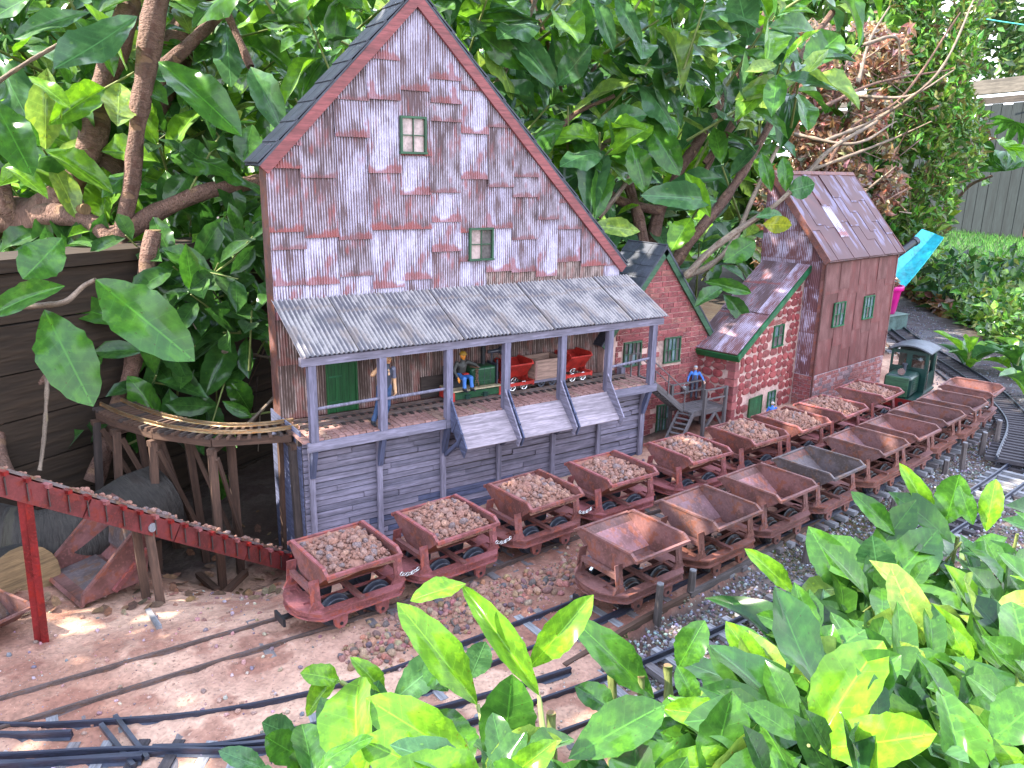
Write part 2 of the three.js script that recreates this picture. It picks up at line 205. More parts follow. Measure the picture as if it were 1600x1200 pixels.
const STONES = [0, 1, 2, 3, 4, 5].map((i) => stoneGeo(11 + i * 7, rr(0.9, 1.25), rr(0.6, 0.85), rr(0.75, 1)));
const PEBBLE = stoneGeo(3, 1, 0.7, 0.85, 0);
// ---------- ground ----------
const SX = [-0.6, -0.4, -0.22, -0.1, 0.125, 0.31, 0.475, 0.64, 0.85, 1.0], SV = [0.08, 0.1, 0.24, 0.46, 0.34, 0.25, 0.18, 0.13, 0.02, 0];
const T1X = [-0.6, -0.3, -0.06, 0.085, 0.24, 0.39, 0.56, 0.71, 0.85, 0.985, 1.165, 1.39, 1.7], T1Z = [0.26, 0.261, 0.259, 0.248, 0.229, 0.219, 0.214, 0.204, 0.197, 0.18, 0.147, 0.10, -0.02];
const EX = [0.1, 0.241, 0.391, 0.742, 0.987, 1.2, 1.55, 1.7], EZ = [0.475, 0.449, 0.429, 0.369, 0.331, 0.29, 0.21, 0.165];
const edgeZ = (x) => interp(EX, EZ, x);
const ballast = (x, z) => sst(0.12, 0.2, x + (z - 0.5) * 0.6) * sst(0.012, 0.02, z - edgeZ(x)) * (1 - sst(1.62, 1.75, x + z * 0.6));
const fn2 = (x, z, f, s) => vn(x * f + 500, z * f + 500, 9973, 9967, s);
function gyBase(x, z) {
  const d = Math.hypot(x, z), s = interp(SX, SV, x), zt = interp(T1X, T1Z, x) - 0.05;
  let y = Math.max(-0.125, -s * Math.max(0, zt - z)) * (1 - sst(0.95, 1.2, x));
  if (z < -0.22) y = lerp(y, -0.10, sst(-0.22, -0.4, z) * (1 - sst(0.9, 1.4, x)));
  y -= 0.012 * ballast(x, z);
  if (x > 1.7) y = lerp(y, -0.01, sst(1.7, 2.2, x));
  return y;
}
const gy = (x, z) => { const near = 1 - sst(3, 5, Math.hypot(x, z)); return gyBase(x, z) + near * (0.004 * (fn2(x, z, 9, 3) - 0.5) + 0.0028 * (fn2(x, z, 38, 4) - 0.5) + 0.0034 * (fn2(x, z, 110, 5) - 0.5)); };
function gpt(px, py) { const d = at(px, py, 1).sub(CAM); for (let t = 0.35; t < 12; t += 0.001) { const p = CAM.clone().addScaledVector(d, t); if (p.y < gyBase(p.x, p.z)) return p; } return CAM.clone().addScaledVector(d, 12); }
{
  const axis = (lo, hi, st, far) => { const a = []; for (let v = lo; v <= hi + 1e-9; v += st) a.push(v); let s = st, v = hi; while (v < far) { s *= 1.25; v += s; a.push(v); } s = st; v = lo; while (v > -far) { s *= 1.25; v -= s; a.unshift(v); } return a; };
  const xs = axis(-0.75, 2.1, 0.0065, 140), zs = axis(-0.5, 0.95, 0.0065, 140), pos = [], uv = [], col = [], idx = [];
  for (const z of zs) for (const x of xs) {
    const y = gy(x, z); pos.push(x, y, z); uv.push(x / 0.62, z / 0.62);
    const far = sst(1.68, 1.8, x + z + 0.1 * (fn2(x, z, 12, 8) - 0.5)), lawn = sst(3.3, 3.8, x + 0.3 * (fn2(x, z, 2, 9) - 0.5)), b = ballast(x, z);
    let c = mix3([0.57, 0.37, 0.27], [0.41, 0.235, 0.175], clamp(sst(0.35, 0.65, fn2(x, z, 7, 6)) * 0.6 + 0.8 * sst(0.24, 0.10, Math.abs(z - interp(T1X, T1Z, x) - 0.09)) * sst(0.02, 0.1, x) * (1 - sst(1, 1.3, x))));
    c = mix3(c, mix3([0.13, 0.11, 0.10], [0.17, 0.12, 0.09], fn2(x, z, 15, 19)), b);
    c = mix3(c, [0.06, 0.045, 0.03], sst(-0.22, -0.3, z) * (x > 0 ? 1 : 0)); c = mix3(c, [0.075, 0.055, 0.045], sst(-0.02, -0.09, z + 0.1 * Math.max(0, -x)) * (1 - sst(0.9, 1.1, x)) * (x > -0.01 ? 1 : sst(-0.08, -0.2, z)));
    c = mix3(c, [0.10, 0.095, 0.105], far); c = mix3(c, [0.07, 0.055, 0.035], sst(2.05, 2.3, x + z)); c = mix3(c, [0.045, 0.11, 0.02], lawn);
    c = mix3(c, [0.07, 0.05, 0.035], sst(0.72, 0.8, z)); c = mix3(c, [0.045, 0.11, 0.02], Math.max(lawn, sst(1.5, 2, Math.hypot(x, z) - 1.5) * sst(0.8, 1.2, z)));
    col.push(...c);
  }
  const n = xs.length; for (let j = 0; j < zs.length - 1; j++) for (let i = 0; i < n - 1; i++) { const a = j * n + i, b = a + n; idx.push(a, b, a + 1, b, b + 1, a + 1); }
  const g = new THREE.BufferGeometry(); g.setAttribute('position', new THREE.Float32BufferAttribute(pos, 3)); g.setAttribute('uv', new THREE.Float32BufferAttribute(uv, 2)); g.setAttribute('color', new THREE.Float32BufferAttribute(col, 3)); g.setIndex(idx); g.computeVertexNormals();
  const m = mat([1, 1, 1], T.sand, 0.95, { vc: 1, bump: 0.0022 });
  const o = new THREE.Mesh(g, m); o.name = 'ground'; o.receiveShadow = true; o.castShadow = true; o.userData.kind = 'structure'; scene.add(o);
}
function scatter(name, label, n, geo, m, colors, fn) {
  const im = new THREE.InstancedMesh(geo, m, n), o = new THREE.Object3D(); let k = 0;
  for (let i = 0; i < n * 6 && k < n; i++) { if (!fn(o)) continue; o.updateMatrix(); im.setMatrixAt(k, o.matrix); im.setColorAt(k, new THREE.Color().setRGB(...pick(colors).map((c) => c * rr(0.8, 1.2)))); k++; }
  im.count = k; im.name = name; im.castShadow = im.receiveShadow = true; scene.add(im); tag(im, label, name.replace(/_/g, ' '), null, 'stuff'); return im;
}
const mRaw = mat([1, 1, 1], T.mott, 0.92, { nobump: 1 });
const tumble = (o, x, z, s, dy = 0) => { o.position.set(x, gy(x, z) + s * 0.25 + dy, z); o.rotation.set(rr(0, 6), rr(0, 6), rr(0, 6)); o.scale.setScalar(s); };
scatter('rubble', 'spilt reddish ore rubble lying between the two wagon rows', 2600, STONES[1], mRaw, [[0.40, 0.20, 0.135], [0.34, 0.16, 0.11], [0.30, 0.15, 0.11], [0.44, 0.25, 0.175], [0.42, 0.22, 0.15], [0.17, 0.12, 0.115]], (o) => {
  const x = rr(-0.1, 1.35), c = interp(T1X, T1Z, x) + 0.085, z = c + rr(-1, 1) * rr(0.2, 1) * 0.07; if (fn2(x, z, 12, 44) < 0.47) return false; tumble(o, x, z, Math.pow(rnd(), 3) * 0.0055 + 0.0011); return true;
});
scatter('gravel', 'grey stone chippings round the near tracks', 26000, PEBBLE, mRaw, [[0.22, 0.21, 0.22], [0.30, 0.29, 0.30], [0.13, 0.12, 0.12], [0.5, 0.49, 0.5], [0.24, 0.18, 0.145], [0.09, 0.085, 0.085], [0.17, 0.14, 0.12]], (o) => { const x = rr(0.08, 1.7), z = rr(0.3, 0.85); if (rnd() > ballast(x, z)) return false; tumble(o, x, z, rr(0.0011, 0.0031)); return true; });
scatter('gravel', 'dark grey chippings round the junction beyond the tower', 6000, PEBBLE, mRaw, [[0.13, 0.13, 0.15], [0.19, 0.19, 0.21], [0.07, 0.07, 0.085], [0.26, 0.26, 0.28]], (o) => { const x = rr(1.3, 2.9), z = rr(-0.95, 0.5), s = x + z; if (s < 1.66 || s > 2.15) return false; tumble(o, x, z, rr(0.0014, 0.0032), -0.0012); return true; });
scatter('sand_grit', 'small stones and crumbs strewn over the red sand', 14000, PEBBLE, mRaw, [[0.42, 0.25, 0.2], [0.30, 0.17, 0.14], [0.55, 0.45, 0.42], [0.24, 0.19, 0.2], [0.5, 0.33, 0.25]], (o) => { const x = rr(-0.55, 1.6), z = rr(-0.02, 0.7); if (ballast(x, z) > 0.2 || x + z > 1.75) return false; tumble(o, x, z, Math.pow(rnd(), 13) * 0.0034 + 0.0005); return true; });
scatter('leaf_litter', 'dry brown leaf scraps on the dark ground round the trestle', 260, new THREE.CircleGeometry(1, 6).scale(1, 0.5, 1), mat([1, 1, 1], T.mott, 0.9, { nobump: 1 }), [[0.20, 0.10, 0.05], [0.28, 0.16, 0.09], [0.12, 0.07, 0.04]], (o) => { const x = rr(-0.5, 0.05), z = rr(-0.35, 0.08); if (x > -0.03 && z > -0.2) return false; o.position.set(x, gy(x, z) + 0.003, z); o.rotation.set(-1.57 + rr(-0.5, 0.5), rr(-0.4, 0.4), rr(0, 6)); o.scale.setScalar(rr(0.004, 0.013)); return true; });
scatter('moss', 'dark green moss tufts on the gravel strip beside the stakes', 9000, new THREE.ConeGeometry(0.5, 1, 4), mat([1, 1, 1], null, 1), [[0.05, 0.075, 0.012], [0.075, 0.085, 0.015], [0.06, 0.05, 0.02]], (o) => {
  const x = rr(0.2, 1.4), z = edgeZ(x) + rr(0.012, 0.11); if (fn2(x, z, 11, 51) < 0.47) return false; o.position.set(x, gy(x, z), z); o.rotation.set(rr(-0.5, 0.5), rr(0, 6), rr(-0.5, 0.5)); o.scale.set(rr(0.0015, 0.003), rr(0.002, 0.0055), rr(0.0015, 0.003)); return true;
});

// ---------- tracks ----------
const curve2 = (pts, y) => new THREE.CatmullRomCurve3(pts.map((p) => V3(p[0], p.length > 2 ? p[2] : y, p[1])), false, 'centripetal');
function sweep(curve, off, prof, t0 = 0, t1 = 1, step = 0.008) {
  const L = curve.getLength() * (t1 - t0), n = Math.max(2, Math.round(L / step)), pos = [], uv = [], idx = [], m = prof.length;
  for (let i = 0; i <= n; i++) {
    const t = lerp(t0, t1, i / n), P = curve.getPointAt(t), d = curve.getTangentAt(t); const s = V3(-d.z, 0, d.x).normalize();
    for (let k = 0; k < m; k++) { const q = P.clone().addScaledVector(s, off + prof[k][0]); q.y += prof[k][1]; pos.push(q.x, q.y, q.z); uv.push(i / n * L / 0.1, k / m); }
  }
  for (let i = 0; i < n; i++) for (let k = 0; k < m; k++) { const a = i * m + k, b = i * m + (k + 1) % m; idx.push(a, b, a + m, b, b + m, a + m); }
  for (const e of [0, n]) for (let k = 1; k < m - 1; k++) idx.push(e * m, e * m + k, e * m + k + 1);
  let g = new THREE.BufferGeometry(); g.setAttribute('position', new THREE.Float32BufferAttribute(pos, 3)); g.setAttribute('uv', new THREE.Float32BufferAttribute(uv, 2)); g.setIndex(idx); g = g.toNonIndexed(); g.computeVertexNormals(); return g;
}
const RAILP = [[-0.0014, 0], [-0.0014, -0.0024], [-0.0006, -0.003], [-0.0006, -0.0068], [-0.003, -0.0082], [0.003, -0.0082], [0.0006, -0.0068], [0.0006, -0.003], [0.0014, -0.0024], [0.0014, 0]];
function sleeperGeos(len, w = 0.012, h = 0.007) { return [0, 1, 2].map(() => { const g = bx(-len / 2, len / 2, -h, 0, -w / 2, w / 2, 0.1), p = g.attributes.position; for (let i = 0; i < p.count; i++) if (p.getY(i) > -h / 2) p.setZ(i, p.getZ(i) * 0.86); g.computeVertexNormals(); return g; }); }
function track(name, label, pts, o) {
  const c = curve2(pts, o.y ?? 0.008), L = c.getLength(), t = thing(name, label, 'railway track', [0, 0, 0]), G = o.gauge ?? 0.05, geos = sleeperGeos(o.len ?? 0.088, o.sw ?? 0.012), n = Math.min(290, Math.floor(L / (o.gap ?? 0.03)));
  for (const s of [-1, 1]) part(t, 'rail', sweep(c, s * G / 2, RAILP), o.rail);
  for (let i = 0; i < n; i++) { const q = (i + 0.5) / n, P = c.getPointAt(q), d = c.getTangentAt(q); if (o.skip && o.skip(P)) continue; const m = part(t, 'sleeper', pick(geos), pick(o.sleepers)); m.position.set(P.x, P.y - 0.0072 - (o.sink ?? 0) + rr(-1, 1) * (o.jit ?? 0.0012), P.z); m.rotation.y = Math.atan2(-d.z, d.x) + Math.PI / 2 + rr(-0.03, 0.03); }
  return { c, t };
}
const T1P = [[-0.72, 0.26], [-0.3, 0.261], [-0.06, 0.259], [0.085, 0.248], [0.24, 0.229], [0.39, 0.219], [0.56, 0.214], [0.71, 0.204], [0.85, 0.197], [0.985, 0.18], [1.165, 0.147], [1.39, 0.1], [1.6, 0.02], [1.8, -0.1], [2.05, -0.33], [2.5, -0.78]];
const T2P = [[-0.66, 0.12], [-0.52, 0.225], [-0.415, 0.311], [-0.33, 0.356], [-0.268, 0.384], [-0.2, 0.405], [-0.095, 0.422], [0.03, 0.42], [0.16, 0.416], [0.26, 0.409], [0.41, 0.397], [0.553, 0.381], [0.69, 0.368], [0.85, 0.345], [0.98, 0.329], [1.11, 0.305], [1.24, 0.283], [1.39, 0.246], [1.55, 0.18], [1.72, 0.06], [1.9, -0.12]];
const T3P = [[-0.6, 0.25, 0.0085], [-0.427, 0.354, 0.0085], [-0.338, 0.401, 0.0085], [-0.228, 0.47, 0.0085], [-0.1, 0.527, 0.0085], [0.05, 0.55, 0.007], [0.3, 0.549, 0.003], [0.7, 0.515], [1.1, 0.466], [1.32, 0.425], [1.6, 0.35], [2.0, 0.2]];
const TFP = [[3.1, -1.2], [2.55, -0.715], [2.1, -0.29], [1.925, -0.09], [1.735, 0.11], [1.6, 0.225], [1.45, 0.33], [1.2, 0.43]];
const trk1 = track('railway_track', 'half-buried track under the loaded wagons, nearest the timber wall', T1P, { rail: M.railRust, sleepers: [M.sleeper, M.sleeperGrey, M.sleeper], jit: 0.0022, sink: 0.0002, y: 0.0058 });
const trk2 = track('railway_track', 'track under the empty wagons, curving away at the lower left', T2P, { rail: M.railBlue, sleepers: [M.sleeper, M.sleeperGrey], jit: 0.002, sink: 0.0004, y: 0.0062 });
const trk3 = track('railway_track', 'nearest track, laid in grey chippings behind the foreground leaves', T3P, { rail: M.railBlue, sleepers: [M.sleeperDark, M.sleeper, M.sleeperGrey], y: 0.003, jit: 0.0008 });
track('railway_track', 'dark track running diagonally beyond the tower towards the plants', TFP, { rail: M.darkSteel, sleepers: [M.sleeperDark], gap: 0.02, sw: 0.011, y: 0.016, jit: 0.0005 });
track('railway_track', 'small curved track at the edge of the lawn beyond the turquoise scoop', [[3.0, -0.75], [3.25, -0.95], [3.4, -1.18], [3.35, -1.45]], { rail: M.darkSteel, sleepers: [M.sleeperDark], gap: 0.035, y: 0.02 });
{ // point blades, check rails and tie bars of the turnout at the lower left
  const t = thing('track_switch', 'dark point blades and check rails of the turnout, lower left', 'track switch');
  for (const p of [[[-0.47, 0.262], [-0.40, 0.309], [-0.36, 0.331]], [[-0.30, 0.392], [-0.22, 0.436], [-0.1, 0.472], [0.02, 0.492], [0.1, 0.50]], [[-0.42, 0.343], [-0.36, 0.373], [-0.31, 0.40]]]) part(t, 'blade', sweep(curve2(p, 0.008), 0, RAILP.map((q) => [q[0] * 1.3, q[1]])), M.railBlue);
  for (const [a, b] of [[[-0.322, 0.004, 0.325], [-0.306, 0.004, 0.402]], [[-0.335, 0.003, 0.33], [-0.318, 0.003, 0.405]]]) part(t, 'tie_bar', bar(a, b, 0.0042, 0.004), M.darkSteel);
}
// timber edging beside the sand ledge, and the row of stakes
{
  const c = curve2(EX.map((x, i) => [x, EZ[i] + 0.012]), 0), t = thing('edging_board', 'long low brown board edging the sand beside the stakes', 'edging board');
  for (let i = 0; i < 7; i++) { const g = sweep(c, 0, [[-0.003, 0.003], [-0.003, -0.022], [0.003, -0.022], [0.003, 0.003]], i / 7 + 0.001, (i + 1) / 7 - 0.001, 0.02); part(t, 'board', metreUV(g, 0.15), pick([M.stakeWood, M.brownWood])); }
  const S = [[1026, 975, 905], [1079, 925, 888], [1257, 882, 838], [1475, 742, 718], [1502, 733, 690], [1532, 712, 674], [1553, 705, 655], [922, 1012, 985], [1395, 798, 768], [1365, 820, 795]];
  const where = ['beside the first empty wagon, flat topped', 'beside the second empty wagon, short and pale topped', 'dark one leaning behind the bright upright leaves', 'short one beside the sixth empty wagon', 'upright one left of the two tallest', 'right of the upright one, slightly shorter than the last', 'last and tallest of the row, towards the junction', 'dark one in the sand behind the centre bush leaves', 'half hidden behind the tall pale leaf', 'low one between the pale leaf and the edging board'];
  S.forEach(([x, yb, yt], i) => {
    const p = gpt(x, yb); const d = p.clone().sub(CAM).dot(FW), h = (yb - yt) / FOCAL * d, r = 0.0058; const s = thing('wooden_stake', 'weathered wooden stake, ' + where[i], 'stake', [p.x, p.y, p.z], rr(0, 3), 'stakes along the sand edge');
    const g = new THREE.CylinderGeometry(r * 0.85, r * 1.1, h + 0.03, 6, 4), q = g.attributes.position; for (let k = 0; k < q.count; k++) if (Math.abs(q.getY(k)) < h * 0.6) q.setX(k, q.getX(k) * rr(0.93, 1.07)); const gg = metreUV(g, 0.1, true); gg.computeVertexNormals(); gg.translate(0, h / 2 - 0.015, 0);
    part(s, 'post', gg, M.stakeWood); const e = new THREE.CylinderGeometry(r * 0.8, r * 0.84, 0.0015, 6); e.translate(0, h + 0.0008, 0); part(s, 'cut_end', metreUV(e, 0.1), M.sleeperGrey); s.rotation.z = rr(-0.07, 0.07);
  });
}

// ---------- tipping wagons ----------
const RIMY = 0.0905;
function tubParts(t, m, L = 0.094, Wd = 0.104, y0 = 0.0475, y1 = RIMY) {
  const hx = L / 2, hz = Wd / 2, w = 0.0016, dip = 0.0065, ch = 0.009, bz = 0.0115;
  const end = (i, s) => { const k = i ? w : 0; return [[-hz + k, y1 - dip], [-hz + ch + k * 0.3, y1], [hz - ch - k * 0.3, y1], [hz - k, y1 - dip], [bz - k * 0.5, y0 + 0.004 + k], [bz * 0.6, y0 + k], [-bz * 0.6, y0 + k], [-bz + k * 0.5, y0 + 0.004 + k]]; };
  for (const s of [-1, 1]) { const g = plate(end(0, s), w, 0.13); g.rotateY(Math.PI / 2); g.translate(s > 0 ? hx - w : -hx, 0, 0); part(t, 'end_plate', g, m.end); }
  for (const s of [-1, 1]) { const g = plate([[s * (hz - w), y1 - dip], [s * hz, y1 - dip], [s * bz, y0 + 0.004], [s * bz * 0.6, y0], [s * (bz * 0.6), y0 + w], [s * (bz - w), y0 + 0.004 + w]], L - 2 * w - 0.0004, 0.13); g.rotateY(Math.PI / 2); g.scale(1, 1, -1); g.translate(-hx + w + 0.0002, 0, 0); g.computeVertexNormals(); part(t, 'side_plate', g, m.side); }
  part(t, 'floor', bx(-hx + w, hx - w, y0 - 0.0003, y0 + w - 0.0003, -bz * 0.6, bz * 0.6), m.end);
  // liner seen inside the tub
  for (const s of [-1, 1]) { const g = plate([[s * (hz - w - 0.0004), y1 - dip - 0.001], [s * (hz - w - 0.0008), y1 - dip - 0.001], [s * (bz - w - 0.0008), y0 + 0.005 + w], [s * (bz - w - 0.0004), y0 + 0.005 + w]], L - 2 * w - 0.001, 0.13); g.rotateY(Math.PI / 2); g.scale(1, 1, -1); g.translate(-hx + w + 0.0005, 0, 0); g.computeVertexNormals(); part(t, 'lining', g, m.inner); }
  const rim = []; const e = end(0, 1).slice(0, 4), rw = 0.0042, rh = 0.0026;
  for (const s of [-1, 1]) for (let i = 0; i < 3; i++) rim.push(bar([s * (hx - 0.0005), e[i][1] + 0.0006, e[i][0]], [s * (hx - 0.0005), e[i + 1][1] + 0.0006, e[i + 1][0]], rw, rh));
  for (const s of [-1, 1]) rim.push(bar([-hx - 0.001, y1 - dip + 0.0002, s * (hz + 0.0006)], [hx + 0.001, y1 - dip + 0.0002, s * (hz + 0.0006)], rw, rh + 0.0012));
  part(t, 'rim', merge(rim), m.rim);
}
function stadium(hx, hz, e) { // frame plan with bowed ends
  const p = []; const n = 7; for (let i = 0; i <= n; i++) { const a = -1 + 2 * i / n; p.push([hx - e * Math.pow(Math.abs(a), 2.4) * 1.0, a * hz]); } for (let i = 0; i <= n; i++) { const a = 1 - 2 * i / n; p.push([-hx + e * Math.pow(Math.abs(a), 2.4), a * hz]); } return p;
}
function slab(outer, holes, y0, y1) { const s = shapeOf(outer); for (const h of holes) s.holes.push(new THREE.Path(h.map((q) => new THREE.Vector2(...q)))); const g = new THREE.ExtrudeGeometry(s, { depth: y1 - y0, bevelEnabled: false }); g.rotateX(Math.PI / 2); g.translate(0, y1, 0); return metreUV(g, 0.13); }
const rect = (x0, x1, z0, z1) => [[x0, z0], [x0, z1], [x1, z1], [x1, z0]];
function wheel(t, x, z, r, m, mt, y) {
  const prof = [[0.001, -0.004], [r * 0.45, -0.004], [r * 0.5, -0.0028], [r * 0.8, -0.0028], [r * 0.86, -0.0042], [r, -0.0042], [r, 0.0014], [r * 1.16, 0.002], [r * 1.16, 0.0042], [r * 0.8, 0.0042], [r * 0.75, 0.003], [0.001, 0.003]].map((p) => new THREE.Vector2(...p));
  const g = new THREE.LatheGeometry(prof, 28); g.rotateX(Math.PI / 2); if (z > 0) g.rotateY(Math.PI); const w = part(t, 'wheel', g, m); w.position.set(x, y, z);
  const tg = new THREE.CylinderGeometry(r * 1.003, r * 1.003, 0.0054, 28, 1, true); tg.rotateX(Math.PI / 2); tg.translate(0, 0, z > 0 ? 0.0014 : -0.0014); part(w, 'tyre', tg, mt);
}
function wagon(m) {
  const t = new THREE.Group(), fy = 0.036, fh = 0.011, R = 0.0172, ry = 0.008 + R;
  const holes = [rect(-0.048, -0.0032, -0.034, -0.013), rect(0.0032, 0.048, -0.034, -0.013), rect(-0.048, -0.0032, 0.013, 0.034), rect(0.0032, 0.048, 0.013, 0.034), rect(-0.046, -0.0032, -0.009, 0.009), rect(0.0032, 0.046, -0.009, 0.009), rect(-0.060, -0.052, -0.026, -0.012), rect(-0.060, -0.052, 0.012, 0.026), rect(0.052, 0.060, -0.026, -0.012), rect(0.052, 0.060, 0.012, 0.026)];
  const O = stadium(0.074, 0.046, 0.024), I = stadium(0.0705, 0.0425, 0.023), rg = [rect(-0.05, 0.05, -0.036, 0.036)];
  part(t, 'frame', merge([slab(O, holes, fy, fy + 0.0022), slab(I, rg, fy - 0.0072, fy), slab(O, rg, fy - fh + 0.002, fy - 0.0072)]), m.frame);
  part(t, 'cross_bar', bx(-0.003, 0.003, fy + 0.0022, fy + 0.0052, -0.044, 0.044), m.frame2);
  for (const x of [-0.027, 0.027]) { part(t, 'axle', rod([x, ry, -0.03], [x, ry, 0.03], 0.0022), M.darkSteel); for (const z of [-0.0275, 0.0275]) wheel(t, x, z, R, m.wheel, m.tyre, ry); for (const s of [-1, 1]) { const g = plate([[-0.009, 0.0245], [0.009, 0.0245], [0.0075, 0.014], [0.003, 0.0095], [-0.003, 0.0095], [-0.0075, 0.014]], 0.0045); g.translate(x, 0, s > 0 ? 0.0375 : -0.042); const a = part(t, 'axle_box', g, m.frame); part(a, 'bearing_hole', rod([x, 0.0155, s * 0.0421], [x, 0.0155, s * 0.0427], 0.0022), M.black); } }
  for (const sx of [-1, 1]) {
    for (const sz of [-1, 1]) {
      const x = sx * 0.0535, z = sz * 0.031, y = fy + 0.0022; const foot = plate([[-0.010, 0], [0.010, 0], [0.0035, 0.011], [-0.0035, 0.011]], 0.0035); foot.translate(x, y, z - 0.0018 + sz * 0.003);
      part(t, 'post', merge([foot, bar([x - 0.0028, y + 0.004, z + sz * 0.004], [x - 0.0028, 0.0735, z - sz * 0.001], 0.0016, 0.0062), bar([x + 0.0028, y + 0.004, z + sz * 0.004], [x + 0.0028, 0.0735, z - sz * 0.001], 0.0016, 0.0062), bar([x, y + 0.006, z + sz * 0.003], [x, 0.058, z], 0.005, 0.003)]), m.frame);
    }
    part(t, 'bearer', bx(sx * 0.0535 - 0.0032, sx * 0.0535 + 0.0032, 0.0545, 0.0605, -0.031, 0.031), m.frame2);
    const c = part(t, 'coupler', merge([bx(Math.min(sx * 0.064, sx * 0.083), Math.max(sx * 0.064, sx * 0.083), 0.0195, 0.0225, -0.004, 0.004), bx(sx > 0 ? 0.0815 : -0.0845, sx > 0 ? 0.0845 : -0.0815, 0.0165, 0.026, -0.013, 0.013)]), M.black);
  }
  tubParts(t, m); return t;
}
const wLoaded = wagon({ end: M.redPaint2, side: M.orangeSide, rim: M.redPaint, inner: M.inner, frame: M.redPaint, frame2: M.redPaint2, wheel: M.darkSteel, tyre: M.darkSteel });
const wEmpty = wagon({ end: M.brownRust, side: M.brownRust2, rim: M.brownRust, inner: M.inner, frame: M.brownRust, frame2: M.brownRust2, wheel: M.black, tyre: M.steel });
const wGrey = wagon({ end: M.greyRust, side: M.brownRust2, rim: M.greyRust, inner: M.greyRust, frame: M.brownRust, frame2: M.brownRust2, wheel: M.black, tyre: M.steel });
const wLoadedB = wagon({ end: M.redPaint2B, side: M.redPaint2, rim: M.redPaintB, inner: M.innerB, frame: M.redPaintB, frame2: M.redPaint2, wheel: M.darkSteel, tyre: M.darkSteel });
const wEmptyB = wagon({ end: M.brownRustB, side: M.brownRust, rim: M.brownRust2, inner: M.innerB, frame: M.brownRust2B, frame2: M.brownRust, wheel: M.black, tyre: M.steel });
const T1W = [[-0.058, 0.259], [0.085, 0.247], [0.238, 0.228], [0.389, 0.219], [0.558, 0.214], [0.713, 0.205], [0.842, 0.198], [0.984, 0.182], [1.163, 0.148]];
const T2W = [[0.261, 0.41], [0.41, 0.398], [0.553, 0.381], [0.69, 0.368], [0.852, 0.345], [0.979, 0.329], [1.109, 0.306], [1.24, 0.284], [1.389, 0.246]];
const LW = ['first of the back row, beside the timber trestle', 'second of the back row, large stones heaped at its far side', 'third of the back row, in front of the timber wall battens', 'fourth of the back row, level with the first empty wagon', 'fifth of the back row, below the wooden stairs', 'sixth of the back row, in front of the stone house corner', 'seventh of the back row, hiding the blue man', 'eighth of the back row, at the downpipe of the tower', 'last one, in front of the green locomotive'];
const EW = ['first of the front row, with shiny wheels', 'second of the front row, warm brown inside', 'third of the front row, pinkish inside', 'fourth of the front row, the only grey-black one', 'fifth of the front row, just past the grey one', 'sixth of the front row', 'seventh of the front row', 'eighth of the front row, second from the far end', 'last of the front row, nearest the junction'];
const heading = (L, i) => { const a = L[Math.max(0, i - 1)], b = L[Math.min(L.length - 1, i + 1)]; return Math.atan2(-(b[1] - a[1]), b[0] - a[0]); };
function loadFor(i, P, yaw) {
  const t = thing('ore_load', 'heap of broken reddish stone filling the loaded wagon ' + LW[i].split(',')[0], 'ore load', [P[0], 0, P[1]], yaw);
  const hx = 0.0425, hz = 0.046, pk = [0.010, 0.012, 0.010, 0.007, 0.014, 0.013, 0.010, 0.013, 0.009][i], px = rr(-0.01, 0.015), pz = rr(-0.018, 0.0);
  const hgt = (x, z) => RIMY - 0.0085 + pk * Math.max(0, 1 - Math.pow(Math.abs((x - px) / 0.055), 1.6) - Math.pow(Math.abs((z - pz) / 0.06), 1.6)) - 0.007 * sst(0.036, 0.046, Math.abs(z));
  const mound = []; const n = 8, pos = [], idx = []; for (let a = 0; a <= n; a++) for (let b = 0; b <= n; b++) { const x = lerp(-hx, hx, a / n), z = lerp(-hz, hz, b / n) * 0.98; pos.push(x, hgt(x, z) - 0.0018, z); } for (let a = 0; a < n; a++) for (let b = 0; b < n; b++) { const q = a * (n + 1) + b; idx.push(q, q + 1, q + n + 1, q + 1, q + n + 2, q + n + 1); }
  const g = new THREE.BufferGeometry(); g.setAttribute('position', new THREE.Float32BufferAttribute(pos, 3)); g.setIndex(idx); g.computeVertexNormals();
  part(t, 'dust', metreUV(g, 0.1), M.ore[0]);
  const big = i < 6 ? 64 : 36; const mx = new THREE.Matrix4(), qn = new THREE.Quaternion(), sm = [];
  const put = (s) => { const x = rr(-hx + s * 0.6, hx - s * 0.6), z = rr(-hz + s * 0.6, hz - s * 0.6); qn.setFromEuler(new THREE.Euler(rr(0, 6), rr(0, 6), rr(0, 6))); return [V3(x, hgt(x, z) + s * rr(-0.1, 0.35), z), qn.clone(), V3(s * rr(0.85, 1.25), s, s * rr(0.8, 1.1))]; };
  for (let k = 0; k < big; k++) { const s = i === 7 || i === 8 || i === 6 ? rr(0.0027, 0.005) : rr(0.0033, 0.0062); const [p, q, sc] = put(s), o = part(t, 'stone', pick(STONES), pick(M.ore)); o.position.copy(p); o.quaternion.copy(q); o.scale.copy(sc); if (i >= 6) o.scale.x *= 1.7; }
  const geos = STONES.slice(0, 2).map((a) => a), list = []; for (let k = 0; k < 420; k++) { const [p, q, sc] = put(rr(0.0014, 0.0033)); const h = PEBBLE.clone(); h.applyMatrix4(mx.compose(p, q, sc)); list.push(h); }
  stuff(part(t, 'rubble', merge(list), M.ore[0])); const l2 = []; for (let k = 0; k < 120; k++) { const [p, q, sc] = put(rr(0.0016, 0.0034)); const h = PEBBLE.clone(); h.applyMatrix4(mx.compose(p, q, sc)); l2.push(h); } stuff(part(t, 'rubble', merge(l2), M.ore[3]));
}
